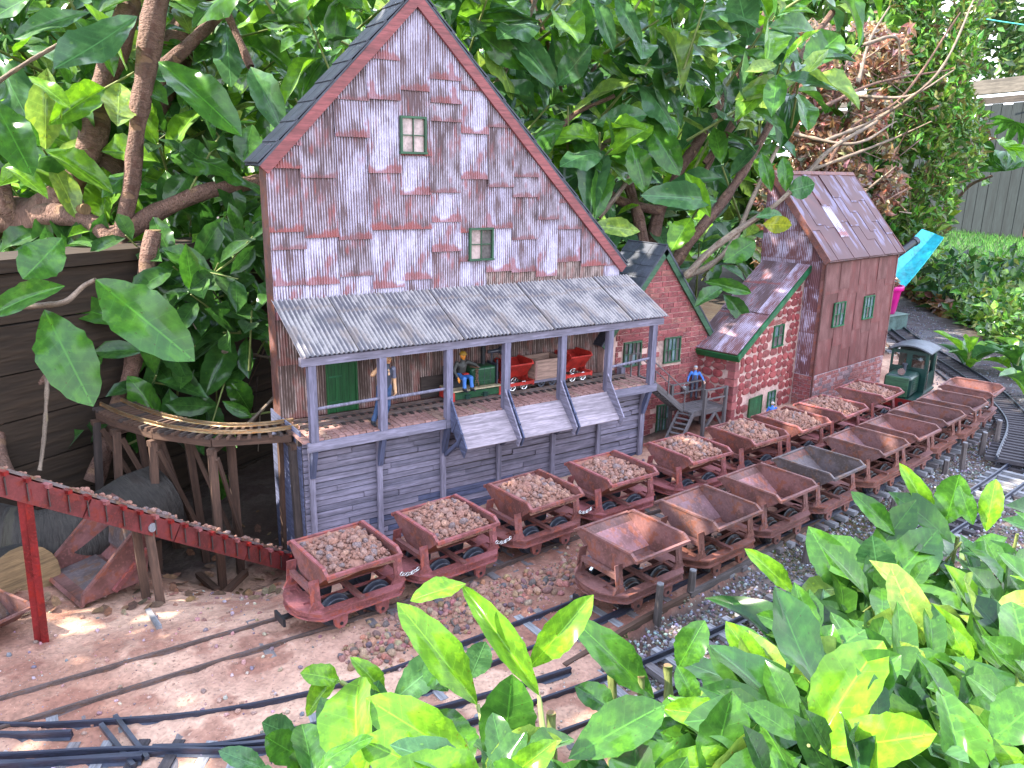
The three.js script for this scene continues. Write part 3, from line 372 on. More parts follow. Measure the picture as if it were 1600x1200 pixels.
T1W.forEach((P, i) => { const B = i === 2 || i === 5 || i === 6, w = (B ? wLoadedB : wLoaded).clone(), yaw = heading(T1W, i); w.name = numbered('tipper_wagon'); w.position.set(P[0], 0, P[1]); w.rotation.y = yaw; scene.add(w); tag(w, 'loaded red tipping wagon, ' + LW[i], 'tipper wagon', 'loaded tipping wagons of the back row'); loadFor(i, P, yaw); });
T2W.forEach((P, i) => { const w = i === 3 ? wGrey : (i % 3 === 1 || i === 6 ? wEmptyB : wEmpty).clone(), yaw = heading(T2W, i); w.name = numbered('tipper_wagon'); w.position.set(P[0], 0, P[1]); w.rotation.y = yaw; scene.add(w); tag(w, 'empty rusty tipping wagon, ' + EW[i], 'tipper wagon', 'empty tipping wagons of the front row'); });
{ // little chains between the first loaded wagons
  for (let i = 0; i < 3; i++) { const a = T1W[i], b = T1W[i + 1], t = thing('coupling_chain', ['short bright chain hooked between first and second loaded wagons', 'short bright chain hooked between second and third loaded wagons', 'short bright chain hooked between third and fourth loaded wagons'][i], 'chain', [0, 0, 0], 0, 'chains between the loaded wagons'); const y = heading(T1W, i); const p = V3(a[0] + 0.056, 0.052, a[1] + 0.035), q = V3(a[0] + 0.084, 0.05, a[1] + 0.03); for (let k = 0; k < 7; k++) { const u = (k + 0.5) / 7, g = new THREE.TorusGeometry(0.0022, 0.0006, 5, 9); g.scale(1.3, 1, 1); const o = part(t, 'link', g, M.chain); o.position.lerpVectors(p, q, u); o.position.y -= 0.004 * Math.sin(u * Math.PI); o.rotation.set(k % 2 ? 1.5 : 0, 0.4, 0.2); } }
}
// loose tub bodies on the sand, left
{
  const tub = (label, pos, rot, m) => { const t = thing('wagon_tub', label, 'wagon body', pos); const k = new THREE.Group(); tubParts(t, m, 0.094, 0.104); t.rotation.set(...rot); return t; };
  const m = { end: M.redPaint2, side: M.brownRust2, rim: M.brownRust, inner: M.greyRust };
  const a = tub('empty red wagon body tipped on its side on the sand, mouth towards the camera', [0, 0, 0], [0, 0, 0], m);
  part(a, 'trunnion_bar', bx(-0.0515, -0.0468, 0.064, 0.069, -0.026, 0.026), M.redPaint);
  { const S = 1.26, ya = 0.28, c = Math.cos(ya), n = Math.sin(ya), R = (x, y, z) => V3(x * c + z * n, y, -x * n + z * c); const X = R(0, 0, -1), Y = R(-0.66, 0.75, 0).normalize(), Z = R(0.75, 0.66, 0).normalize(); const m = new THREE.Matrix4().makeBasis(X, Y, Z); a.quaternion.setFromRotationMatrix(m); a.scale.setScalar(S); const p = gpt(130, 947), q = V3(-0.047, 0.084, -0.052).multiplyScalar(S).applyMatrix4(m); a.position.copy(p.sub(q)); a.position.y += 0.001; }
  const b = tub('small dull brown wagon body standing on the sand behind the red leg', [0, 0, 0], [0, 0, 0], { end: M.brownRust2, side: M.brownRust2, rim: M.brownRust2, inner: M.greyRust });
  b.scale.setScalar(0.72); b.position.set(-0.425, -0.04, 0.075); b.rotation.y = 0.5;
  const c = thing('barrel', 'small rust coloured barrel at the left edge of the sand', 'barrel', [-0.428, -0.012, 0.118]); const pr = [[0.001, 0], [0.011, 0], [0.013, 0.008], [0.0135, 0.015], [0.013, 0.022], [0.011, 0.03], [0.001, 0.03]].map((q) => new THREE.Vector2(...q)); part(c, 'drum', new THREE.LatheGeometry(pr, 20), M.barrel); for (const y of [0.008, 0.022]) { const g = new THREE.TorusGeometry(0.0131, 0.0008, 5, 20); g.rotateX(Math.PI / 2); g.translate(0, y, 0); part(c, 'hoop', g, M.brownRust); }
}
// ---------- helpers for walls ----------
const ray = (px, py) => at(px, py, 1).sub(CAM);
const hitPlane = (px, py, P, N) => { const d = ray(px, py); return CAM.clone().addScaledVector(d, P.clone().sub(CAM).dot(N) / d.dot(N)); };
const onZ = (px, py, z) => hitPlane(px, py, V3(0, 0, z), V3(0, 0, 1));
const onX = (px, py, x) => hitPlane(px, py, V3(x, 0, 0), V3(1, 0, 0));
const onY = (px, py, y) => hitPlane(px, py, V3(0, y, 0), UP);
function pillow(b = 0.1, d = 0.6) { // block with a worn, slightly smaller face
  const p = [], n = 8, o = [[0.5, -0.44], [0.5, 0.44], [0.465, 0.5], [-0.465, 0.5], [-0.5, 0.44], [-0.5, -0.44], [-0.465, -0.5], [0.465, -0.5]].map((v) => v.map((k) => k * rr(0.97, 1.02))), q = o.map((v) => [v[0] * (1 - b), v[1] * (1 - b * 1.6)]);
  const z1 = d, tri = (a, b2, c) => p.push(...a, ...b2, ...c);
  for (let i = 0; i < n; i++) { const j = (i + 1) % n, A = [...o[i], 0], B = [...o[j], 0], C = [...o[i], z1 * 0.7], D = [...o[j], z1 * 0.7], E = [...q[i], z1], F = [...q[j], z1]; tri(A, B, D); tri(A, D, C); tri(C, D, F); tri(C, F, E); tri(E, F, [rr(-0.1, 0.1), rr(-0.1, 0.1), z1 * 1.04]); }
  const g = new THREE.BufferGeometry(); g.setAttribute('position', new THREE.Float32BufferAttribute(p, 3)); const h = metreUV(g, 3.5); h.computeVertexNormals(); return h;
}
const BRICK = [0, 1, 2, 3, 4].map(() => pillow(0.07, 1));
function cobble() { const g = new THREE.BufferGeometry(), p = [], n = 11, o = [], s0 = rnd() * 100; for (let i = 0; i < n; i++) { const a = i / n * Math.PI * 2, c = Math.cos(a), s = Math.sin(a), ex = 2.7, k = Math.pow(Math.pow(Math.abs(c), ex) + Math.pow(Math.abs(s), ex), -1 / ex) * (0.5 - 0.11 * vn(c * 1.3 + 5, s * 1.3 + s0, 997, 997, 3)); o.push([c * k, s * k]); } for (let i = 0; i < n; i++) { const j = (i + 1) % n, A = [...o[i], 0], B = [...o[j], 0], E = [o[i][0] * 0.93, o[i][1] * 0.93, 0.75], F = [o[j][0] * 0.93, o[j][1] * 0.93, 0.75], G = [o[i][0] * 0.7, o[i][1] * 0.7, 1], H = [o[j][0] * 0.7, o[j][1] * 0.7, 1]; p.push(...A, ...B, ...F, ...A, ...F, ...E, ...E, ...F, ...H, ...E, ...H, ...G, ...G, ...H, 0, 0, 1.05); } g.setAttribute('position', new THREE.Float32BufferAttribute(p, 3)); const h = metreUV(g, 3); h.computeVertexNormals(); return h; }
const COBBLE = [0, 1, 2, 3, 4, 5, 6].map(cobble);
// brick courses in the local xy plane of "parent", face towards +z (or turned by "turn")
function courses(parent, o) {
  let row = 0; for (let y = o.y0; y < o.y1 - o.bh * 0.3; y += o.bh, row++) {
    const [xl, xr] = o.bounds ? o.bounds(y + o.bh * 0.6) : [o.x0, o.x1]; if (xr - xl < o.bw * 0.35) continue; let x = xl - (row % 2 ? 0 : o.bw * 0.5) * 1;
    if (o.bounds) x = Math.floor((xl - o.x0) / o.bw) * o.bw + o.x0 - (row % 2 ? 0 : o.bw * 0.5);
    while (x < xr) {
      const w = o.bw * rr(0.88, 1.12) * (rnd() < 0.12 ? 0.55 : 1), a = Math.max(x, xl), b = Math.min(x + w, xr); x += w; if (b - a < o.bw * 0.18) continue;
      const cx = (a + b) / 2, cy = y + o.bh / 2; if (o.holes && o.holes.some((h) => cx > h[0] - (b - a) * 0.35 && cx < h[1] + (b - a) * 0.35 && cy > h[2] && cy < h[3])) continue;
      const m = part(parent, 'brick', pick(BRICK), pick(o.mats)); m.position.copy(o.at(cx, cy)); if (o.turn) m.rotation.y = o.turn; m.rotation.z = rr(-0.012, 0.012); m.scale.set(b - a - o.gap, o.bh - o.gap * rr(0.8, 1.2), 0.0016 * rr(0.8, 1.5));
    }
  }
}
function win(parent, x0, x1, y0, y1, z, fm, gm, nx, ny, depth = 0.003, b = 0.0028) {
  const t = new THREE.Group(); t.name = 'window'; parent.add(t);
  part(t, 'frame', merge([bx(x0, x1, y1 - b, y1, z, z + depth), bx(x0 - 0.001, x1 + 0.001, y0, y0 + b, z, z + depth + 0.0012), bx(x0, x0 + b, y0 + b, y1 - b, z, z + depth), bx(x1 - b, x1, y0 + b, y1 - b, z, z + depth)]), fm);
  const bars = []; for (let i = 1; i < nx; i++) { const x = lerp(x0 + b, x1 - b, i / nx); bars.push(bx(x - 0.0006, x + 0.0006, y0 + b, y1 - b, z + 0.0004, z + depth * 0.7)); } for (let j = 1; j < ny; j++) { const y = lerp(y0 + b, y1 - b, j / ny); bars.push(bx(x0 + b, x1 - b, y - 0.0006, y + 0.0006, z + 0.0003, z + depth * 0.66)); }
  part(t, 'sash', merge(bars), fm);
  for (let i = 0; i < nx; i++) for (let j = 0; j < ny; j++) part(t, 'pane', bx(lerp(x0 + b, x1 - b, i / nx), lerp(x0 + b, x1 - b, (i + 1) / nx), lerp(y0 + b, y1 - b, j / ny), lerp(y0 + b, y1 - b, (j + 1) / ny), z - 0.001, z + 0.0002 + 0.0001 * ((i + j) % 2)), pick(gm));
  return t;
}
const slopeBoard = (x0, y0, x1, y1, h, z0, z1) => { const d = V3(x1 - x0, y1 - y0, 0).normalize(), n = V3(-d.y, d.x, 0); if (n.y > 0) n.negate(); return plate([[x0, y0], [x1, y1], [x1 + n.x * h, y1 + n.y * h], [x0 + n.x * h, y0 + n.y * h]], z1 - z0).translate(0, 0, z0); };

// ---------- the mill ----------
const mill = thing('mill_building', 'tall gabled mill clad in patched corrugated sheets, with a timber loading deck', 'mill building', [0, 0, 0]);
const GZ = -0.112, DK = 0.132, XL = -0.012, XR = 0.672, APX = 0.231, APY = 0.777, EL = 0.527, ER = 0.350;
const slopeY = (x) => x < APX ? lerp(EL, APY, (x - XL) / (APX - XL)) : lerp(APY, ER, (x - APX) / (XR - APX));
{
  const g = plate([[XL, DK - 0.02], [XR, DK - 0.02], [XR, ER - 0.004], [APX, APY - 0.004], [XL, EL - 0.004]], 0.036, 0.2).translate(0, 0, GZ - 0.038); const wall = part(mill, 'wall', g, M.brownRust2);
  // columns of sheets: left, right edge and the joints, measured on the photograph (crop pixels)
  const cp = (x, y) => { const p = onZ(400 + x / 2.6667, y / 2.6667, GZ); return p; };
  const CO = [[56, 200, [605, 702, 967, 1040, 1190, 1330]], [200, 336, [742, 990, 1185, 1350]], [336, 470, [418, 572, 998, 1150, 1300]], [470, 600, [250, 417, 722, 957, 1200, 1340]], [600, 728, [380, 650, 812, 955, 1165, 1310]], [728, 850, [335, 432, 508, 803, 925, 1047, 1260]], [850, 960, [380, 558, 747, 968, 1088, 1280]], [960, 1063, [532, 780, 952, 1130, 1300]], [1063, 1165, [738, 822, 998, 1132, 1320]], [1165, 1250, [915, 1150, 1310]], [1250, 1345, [845, 955, 1090, 1290]], [1345, 1440, [1108, 1290]], [1440, 1530, [1105, 1250]]];
  CO.forEach(([a, b, br], ci) => {
    const ym = lerp(br[0], br[br.length - 1], 0.4), xa = Math.max(XL + 0.0005, cp(a, ym).x), xb = Math.min(XR - 0.0005, cp(b, ym).x); const ys = br.map((y) => cp((a + b) / 2, y).y).filter((y) => y > 0.275); let prev = 9;
    const list = [...ys, 0.222, DK + 0.002]; list.forEach((yb, k) => {
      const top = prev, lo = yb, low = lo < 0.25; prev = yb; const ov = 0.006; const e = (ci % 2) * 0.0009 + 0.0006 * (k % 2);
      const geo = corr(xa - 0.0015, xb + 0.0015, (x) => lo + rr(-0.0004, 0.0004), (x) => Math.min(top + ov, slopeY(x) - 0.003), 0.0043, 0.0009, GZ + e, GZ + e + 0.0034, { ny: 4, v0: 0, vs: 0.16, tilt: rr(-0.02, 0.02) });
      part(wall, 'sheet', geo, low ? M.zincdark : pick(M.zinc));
    });
  });
  // barge boards and slates on both slopes
  part(mill, 'barge_board', slopeBoard(XL - 0.012, EL - 0.006, APX, APY + 0.006, 0.016, GZ + 0.0035, GZ + 0.009), M.barge); part(mill, 'barge_board', slopeBoard(APX, APY + 0.006, XR + 0.012, ER - 0.006, 0.016, GZ + 0.0035, GZ + 0.0088), M.barge);
  const roof = part(mill, 'roof', merge([bar([XL - 0.014, EL - 0.006, GZ - 0.025], [APX, APY + 0.007, GZ - 0.025], 0.068, 0.003), bar([APX, APY + 0.0075, GZ - 0.025], [XR + 0.014, ER - 0.006, GZ - 0.025], 0.068, 0.003)]), M.slate);
  for (const [x0, y0, x1, y1, n] of [[XL - 0.016, EL - 0.008, APX, APY + 0.008, 9], [XR + 0.016, ER - 0.008, APX, APY + 0.008, 14]]) for (let i = 0; i < n; i++) for (let k = 0; k < 2; k++) { const a = i / n, b = (i + 1.18) / n, o = 0.0045; const m = part(roof, 'slate', bar([lerp(x0, x1, a), lerp(y0, y1, a) + o + 0.0022, GZ - 0.041 + k * 0.034], [lerp(x0, x1, Math.min(1, b)), lerp(y0, y1, Math.min(1, b)) + o - 0.0006, GZ - 0.041 + k * 0.034], 0.0325, 0.0022), M.slate); }
  // gable windows
  for (const [a, b, c, d, gm] of [[624, 182, 665, 241, [M.glassPale]], [732, 356, 769, 407, [M.glass, M.glassPale]]]) { const p = onZ(a, (b + d) / 2 - 15, GZ + 0.004), q = onZ(c, (b + d) / 2 + 15, GZ + 0.004), yt = onZ((a + c) / 2, b, GZ + 0.004).y, yb = onZ((a + c) / 2, d, GZ + 0.004).y; win(mill, p.x, q.x, yb, yt, GZ + 0.0045, M.greenBarge, gm, 2, 2, 0.005, 0.0034); }
  // door, hatch
  const p = onZ(508, 600, GZ), q = onZ(556, 600, GZ); const door = new THREE.Group(); door.name = 'door'; mill.add(door); const dz = GZ + 0.005, dt = DK + 0.088;
  for (let i = 0; i < 4; i++) part(door, 'board', bx(lerp(p.x + 0.003, q.x - 0.003, i / 4) + 0.0002, lerp(p.x + 0.003, q.x - 0.003, (i + 1) / 4) - 0.0002, DK + 0.003, dt - 0.003, dz, dz + 0.0025), M.greenDoor);
  part(door, 'frame', merge([bx(p.x, p.x + 0.003, DK + 0.002, dt, dz, dz + 0.0045), bx(q.x - 0.003, q.x, DK + 0.002, dt, dz, dz + 0.0045), bx(p.x + 0.003, q.x - 0.003, dt - 0.003, dt, dz, dz + 0.0045)]), M.greenDoor); part(door, 'hinge', merge([0.02, 0.062].map((y) => bx(p.x + 0.004, p.x + 0.026, DK + y, DK + y + 0.0022, dz + 0.0026, dz + 0.0034))), M.greenPaint);
  const h0 = onZ(655, 600, GZ), h1 = onZ(720, 600, GZ); part(mill, 'hatch', bx(h0.x, h1.x, DK + 0.004, DK + 0.042, GZ + 0.0055, GZ + 0.0075), M.darkWood);
  // base under the deck
  const PX = [[488, 625], [597, 606], [700, 592], [790, 581], [877, 569], [950, 560], [1018, 550]].map(([x, y]) => onZ(x, y, 0).x); const PW = -0.020;
  const base = part(mill, 'base_wall', merge([bx(XL + 0.002, XR, -0.15, DK - 0.012, -0.165, PW - 0.005, 0.2)]), M.darkWood);
  for (let k = 0; k < 2; k++) for (let y = -0.13; y < DK - 0.02; y += 0.03) part(base, 'side_board', bx(XL - 0.0005, XL + 0.0018, y, y + 0.0292, -0.165 + k * 0.072, -0.0945 + k * 0.069), M.blueWood);
  const ph = 0.0098; for (let r = 0; r < 25; r++) { const y = -0.122 + r * ph; let x = XL + 0.002; while (x < XR) { const w = rr(0.05, 0.2), e = Math.min(x + w, XR); const o = part(base, 'plank', bx(x + 0.0005, e - 0.0005, y + 0.0006, y + ph - rr(0.0005, 0.0014), PW - 0.005, PW - rr(0.0002, 0.0036)), rnd() < 0.03 + 0.6 * sst(0.0, -0.06, y + (x > 0.08 ? 0 : 0.05)) ? M.blueWood : pick([M.greyWood, M.greyWood, M.greyWood2])); o.rotation.z = rr(-0.002, 0.002); x = e; } }
  PX.forEach((x, i) => { part(mill, 'batten', bx(x - 0.0042, x + 0.0042, -0.14, DK - 0.012, PW + 0.0004, PW + 0.006), pick([M.greyWood, M.greyWood2])); part(mill, 'brace', bar([x, 0.068, PW + 0.005], [x, DK - 0.016, 0.001], 0.008, 0.0085), M.blueWood); });
  part(mill, 'batten', bx(XR - 0.004, XR + 0.005, -0.12, DK - 0.012, PW - 0.006, PW + 0.003), M.greyWood2);
  // deck
  const n = 62, x0 = XL - 0.004, x1 = PX[6] + 0.012; for (let i = 0; i < n; i++) { const a = lerp(x0, x1, i / n), b = lerp(x0, x1, (i + 1) / n); part(mill, 'deck_plank', bx(a + 0.0003, b - rr(0.0006, 0.0014), DK - 0.0042, DK - rr(0, 0.0008), -0.1105, rr(-0.0016, 0.0008)), pick([M.pinkWood, M.pinkWood, M.pinkWood, M.pinkWood, M.tanWood])); }
  part(mill, 'deck_joist', merge([-0.095, -0.06, -0.028].map((z) => bx(x0, x1, DK - 0.0145, DK - 0.0045, z - 0.004, z + 0.004))), M.darkWood);
  for (let i = 0; i < 3; i++) part(mill, 'fascia', bx(lerp(PX[0] - 0.012, PX[6] + 0.014, i / 3) + 0.0004, lerp(PX[0] - 0.012, PX[6] + 0.014, (i + 1) / 3) - 0.0004, DK - 0.0165, DK - 0.0025, 0.0012, 0.0065), pick([M.greyWood, M.greyWood2]));
  const CY = 0.2545; PX.forEach((x) => part(mill, 'post', bx(x - 0.0058, x + 0.0058, DK - 0.0022, CY - 0.009, -0.0045, 0.0065), M.postWood)); part(mill, 'canopy_beam', bx(PX[0] - 0.016, PX[6] + 0.02, CY - 0.0085, CY + 0.0035, -0.004, 0.007), M.greyWood);
  for (const i of [0, 1, 5]) part(mill, 'handrail', rod([PX[i] + 0.005, DK + 0.047 - (i === 5 ? 0.004 : 0), 0], [PX[i + 1] - 0.005, DK + 0.049, 0], 0.0026), M.greyWood2);
  part(mill, 'rafter', merge(PX.map((x) => bar([x, CY - 0.002, 0], [x, 0.315, GZ + 0.006], 0.006, 0.006))), M.greyWood2);
  // canopy of corrugated sheets
  const can = new THREE.Group(); can.name = 'canopy'; mill.add(can); const fx0 = -0.018, fx1 = 0.69, nS = 8, sl = Math.atan2(0.323 - 0.2605, 0.108 + 0.014), len = Math.hypot(0.323 - 0.2605, 0.122); can.position.set(0, 0.2605, 0.014); can.rotation.x = -(Math.PI / 2 - sl);
  for (let i = 0; i < nS; i++) { const a = lerp(fx0, fx1, i / nS), b = lerp(fx0, fx1, (i + 1) / nS); const e = rr(-0.001, 0.001); part(can, 'canopy_sheet', corr(a, b + 0.003, () => rr(-0.0002, 0.0002) + e, () => len + 0.002, 0.0072, 0.002, 0.001 + 0.0008 * (i % 2), 0.001 + 0.0008 * (i % 2), { ny: 2, vs: 0.13, v0: rr(0.1, 0.3), phase: 0 }), M.canopy); }
  // chutes
  for (let i = 2; i < 5; i++) {
    const a = PX[i] + 0.004, b = PX[i + 1] - 0.006, c = new THREE.Group(); c.name = 'chute'; mill.add(c); const Z1 = 0.048, Y1 = 0.089, nb = 4;
    for (let k = 0; k < nb; k++) { const u = k / nb, v = (k + 1) / nb - 0.006; const um = (u + v) / 2, yy = lerp(DK - 0.001, Y1, um), zz = lerp(0.0068, Z1, um), dl = Math.hypot(DK - 0.001 - Y1, Z1 - 0.0068); part(c, 'chute_board', bar([a, yy, zz], [b, yy, zz], dl * (v - u), 0.0024, Math.atan2(DK - 0.001 - Y1, Z1 - 0.0068)), M.paleWood); }
    for (const [x, s] of [[a - 0.003, 0], [b + 0.0006, 1]]) { const g = plate([[0.0068, DK + 0.034], [0.0068, DK - 0.013], [Z1 + 0.001, Y1 - 0.012], [Z1 + 0.010, Y1 + 0.006]], 0.0024); g.rotateY(-Math.PI / 2); g.translate(x + 0.0024, 0, 0); part(c, 'cheek', g, s ? M.greyWood : M.blueWood); if (!s) for (const u of [0.35, 0.75]) { const z = lerp(0.0068, Z1, u), y = lerp(DK + 0.01, Y1 + 0.002, u); part(c, 'cleat', bar([x - 0.0005, y - 0.013, z - 0.008], [x - 0.0005, y + 0.014, z + 0.007], 0.003, 0.0062), M.blueWood); } }
    part(c, 'strut', bar([a - 0.0005, 0.062, PW + 0.006], [a - 0.0005, Y1 + 0.008, Z1 * 0.62], 0.006, 0.006), M.blueWood);
  }
  // spilt dust over the deck edge
  const l = []; for (let k = 0; k < 500; k++) { const h = PEBBLE.clone(), s = rr(0.0006, 0.0017); h.scale(s, s * 0.6, s); const u = Math.pow(rnd(), 1.5); h.translate(rr(x0 + 0.01, x1 - 0.01), DK + 0.0003, lerp(-0.108, -0.002, rnd() < 0.5 ? u : 1 - u * 0.3)); l.push(h); } stuff(part(mill, 'grit', merge(l), M.ore[1]));
  // track on the deck
}
const GX = (px, py, z) => onZ(px, py, z).x;

// ---------- brick house ----------
{
  const BZ = -0.088, xr = 0.914, ax = 0.770, ay = 0.371, ey = 0.203, xl = ax - (xr - ax); const t = thing('brick_house', 'narrow gabled red brick house with green barge boards, right of the mill', 'brick house');
  const body = part(t, 'wall', plate([[xl, -0.12], [xr, -0.12], [xr, ey], [ax, ay - 0.002], [xl, ey]], 0.11, 0.2).translate(0, 0, BZ - 0.112), M.mortar);
  const W = [[1037, 527, 1062, 566], [974, 534, 1001, 572], [1025, 632, 1045, 676]].map(([a, b, c, d]) => [GX(a, (b + d) / 2, BZ), GX(c, (b + d) / 2, BZ), onZ((a + c) / 2, d, BZ).y, onZ((a + c) / 2, b, BZ).y]);
  const bounds = (y) => y < ey ? [xl, xr] : [lerp(xl, ax, (y - ey) / (ay - ey)), lerp(xr, ax, (y - ey) / (ay - ey))];
  const vis = (y) => { const [a, b] = bounds(y); return [Math.max(a, y > 0.25 ? 0.62 : 0.655), b]; };
  courses(body, { x0: 0.62, x1: xr, y0: -0.105, y1: ay - 0.012, bw: 0.0265, bh: 0.0112, gap: 0.0011, mats: M.brick, bounds: vis, holes: W.map((w) => [w[0], w[1], w[2] - 0.004, w[3] + 0.006]), at: (x, y) => V3(x, y, BZ - 0.002) });
  W.forEach((w) => { win(t, w[0], w[1], w[2], w[3], BZ - 0.001, M.greenBarge, [M.glass, M.glassBlue], 4, 2, 0.004, 0.0026); const l = part(body, 'lintel', BRICK[0], M.brick[1]); l.position.set((w[0] + w[1]) / 2, w[3] + 0.0055, BZ - 0.0018); l.scale.set(w[1] - w[0] + 0.01, 0.0085, 0.003); });
  for (const s of [-1, 1]) { const ex = ax + s * (xr - ax + 0.010); part(t, 'barge_board', slopeBoard(ex, ey - 0.012, ax, ay + 0.005, 0.011, BZ + 0.001 + (s > 0 ? 0.0004 : 0), BZ + 0.0055), M.greenBarge); const rf = part(t, 'roof', bar([ex + s * 0.002, ey - 0.011, BZ - 0.052], [ax, ay + 0.008, BZ - 0.052], 0.116, 0.003), M.slate); for (let i = 0; i < 9; i++) for (let k = 0; k < 3; k++) part(rf, 'slate', bar([lerp(ex, ax, i / 9), lerp(ey - 0.011, ay + 0.008, i / 9) + 0.0045, BZ - 0.092 + k * 0.039], [lerp(ex, ax, (i + 1.1) / 9), lerp(ey - 0.011, ay + 0.008, (i + 1.1) / 9) + 0.003, BZ - 0.092 + k * 0.039], 0.038, 0.002), M.slate); }
}
// ---------- stone lean-to ----------
{
  const t = thing('stone_house', 'lean-to of rounded red stones in pale mortar, leaning on the tower', 'stone house', [0.911, 0, -0.003], 12 * Math.PI / 180); t.updateMatrixWorld();
  const L = 0.285, eL = 0.163, eR = 0.322, D = 0.105, top = (x) => lerp(eL, eR, x / L); const N = V3(Math.sin(12 * Math.PI / 180), 0, Math.cos(12 * Math.PI / 180)); const loc = (px, py, z = 0) => t.worldToLocal(hitPlane(px, py, V3(0.911, 0, -0.003).addScaledVector(N, z), N));
  const body = part(t, 'wall', plate([[0.001, -0.03], [L, -0.03], [L, eR - 0.004], [0.001, eL - 0.004]], D, 0.2).translate(0, 0, -D), M.mortar);
  const box = (a, b, c, d) => { const p = loc(a, (b + d) / 2), q = loc(c, (b + d) / 2); return [p.x, q.x, loc((a + c) / 2, d).y, loc((a + c) / 2, b).y]; };
  const dr = box(1168, 622, 1186, 668), w1 = box(1207, 508, 1222, 541), w2 = box(1198, 611, 1209, 634), holes = [dr, w1, w2].map((h) => [h[0] - 0.001, h[1] + 0.001, h[2] - 0.004, h[3] + 0.004]);
  const inH = (x, y, w) => holes.some((h) => x > h[0] - w * 0.42 && x < h[1] + w * 0.42 && y > h[2] - 0.004 && y < h[3] + 0.004);
  const stones = (x0, x1, ytop, place, turn) => { let r = 0; for (let y = 0.004; y < 0.33; r++) { const h = rr(0.0145, 0.020); let x = x0 + rr(-0.008, 0.002); while (x < x1) { const w = rr(0.018, 0.036), cx = x + w / 2, cy = y + h / 2 + rr(-0.0022, 0.0022); x += w; const a = Math.max(cx - w / 2, x0), b = Math.min(cx + w / 2, x1); if (b - a < 0.008 || cy + h * 0.45 > ytop(cx) - 0.006 || (!turn && inH(cx, cy, w))) continue; const m = part(body, 'stone', pick(COBBLE), pick(M.stone)); m.position.copy(place((a + b) / 2, cy)); if (turn) m.rotation.y = turn; m.rotation.z = rr(-0.12, 0.12); m.scale.set((b - a) * 1.1 - 0.0008, h * rr(1.0, 1.18), rr(0.002, 0.0036)); } y += h; } };
  stones(0.021, L - 0.008, top, (x, y) => V3(x, y, -0.0004)); stones(0.004, D - 0.02, () => eL, (x, y) => V3(0.0006, y, -D + x), -Math.PI / 2);
  for (let i = 0; i < 9; i++) { const y = 0.004 + i * 0.0172, a = i % 2 ? 0.013 : 0.02, b = i % 2 ? 0.02 : 0.014; part(body, 'quoin', bx(-0.0022, a, y, y + 0.0158, -b, 0.0022, 0.3), pick(M.brick)); }
  const door = part(t, 'door', merge([0, 1, 2].map((i) => bx(lerp(dr[0], dr[1], i / 3) + 0.0002, lerp(dr[0], dr[1], (i + 1) / 3) - 0.0002, -0.02, dr[3], 0.0003, 0.0024))), M.greenPaint); part(door, 'frame', merge([bx(dr[0] - 0.002, dr[0], -0.02, dr[3] + 0.002, 0.0003, 0.0035), bx(dr[1], dr[1] + 0.002, -0.02, dr[3] + 0.002, 0.0003, 0.0035), bx(dr[0], dr[1], dr[3], dr[3] + 0.002, 0.0003, 0.0035)]), M.greenDoor);
  win(t, w1[0], w1[1], w1[2], w1[3], 0.0005, M.greenPaint, [M.glassBlue, M.glass], 2, 2, 0.0035, 0.0024); win(t, w2[0], w2[1], w2[2], w2[3], 0.0005, M.greenPaint, [M.glassBlue], 2, 2, 0.003, 0.002);
  for (const w of [w1]) { const l = part(body, 'lintel', BRICK[1], M.brick[4]); l.position.set((w[0] + w[1]) / 2, w[3] + 0.007, -0.0002); l.scale.set(w[1] - w[0] + 0.012, 0.0095, 0.0028); }
  // roof of fine corrugated sheets, running up to the tower
  const rf = new THREE.Group(); rf.name = 'roof'; t.add(rf); const sl = Math.atan2(eR - eL, L), len = Math.hypot(L, eR - eL) + 0.012; rf.position.set(-0.010, eL - 0.004, 0.010); rf.rotation.set(0, 0, sl);
  const inner = (x0, x1, z0, z1, dy, m) => { const g = corr(0, z1 - z0, () => 0, () => x1 - x0, 0.0036, 0.0005, dy, dy + 0.0012, { ny: 2, vs: 0.14, v0: rr(0, 0.3) }); g.rotateX(-Math.PI / 2); g.rotateY(-Math.PI / 2); g.translate(x0, 0, z0); part(rf, 'roof_sheet', g, m); };
  const zc = -D - 0.012; inner(0, len * 0.44, zc, zc + 0.062, 0.003, M.leanRoof); inner(0, len * 0.44, zc + 0.06, 0.0, 0.0034, M.darkred[1]); inner(len * 0.42, len, zc, zc + 0.045, 0.0042, M.leanRoof); inner(len * 0.42, len, zc + 0.043, zc + 0.085, 0.0046, M.leanRoof); inner(len * 0.42, len, zc + 0.083, 0.0, 0.0042, M.darkred[1]);
  part(rf, 'roof_board', bx(0.0005, len, -0.0015, 0.0013, zc + 0.002, -0.0015), M.brownWood); part(rf, 'barge_board', bx(-0.001, len, -0.0105, 0.0022, -0.0012, 0.0026), M.greenPaint); part(rf, 'fascia', bx(-0.004, -0.0008, -0.0125, 0.0015, zc, 0.0026), M.greenDoor);
}
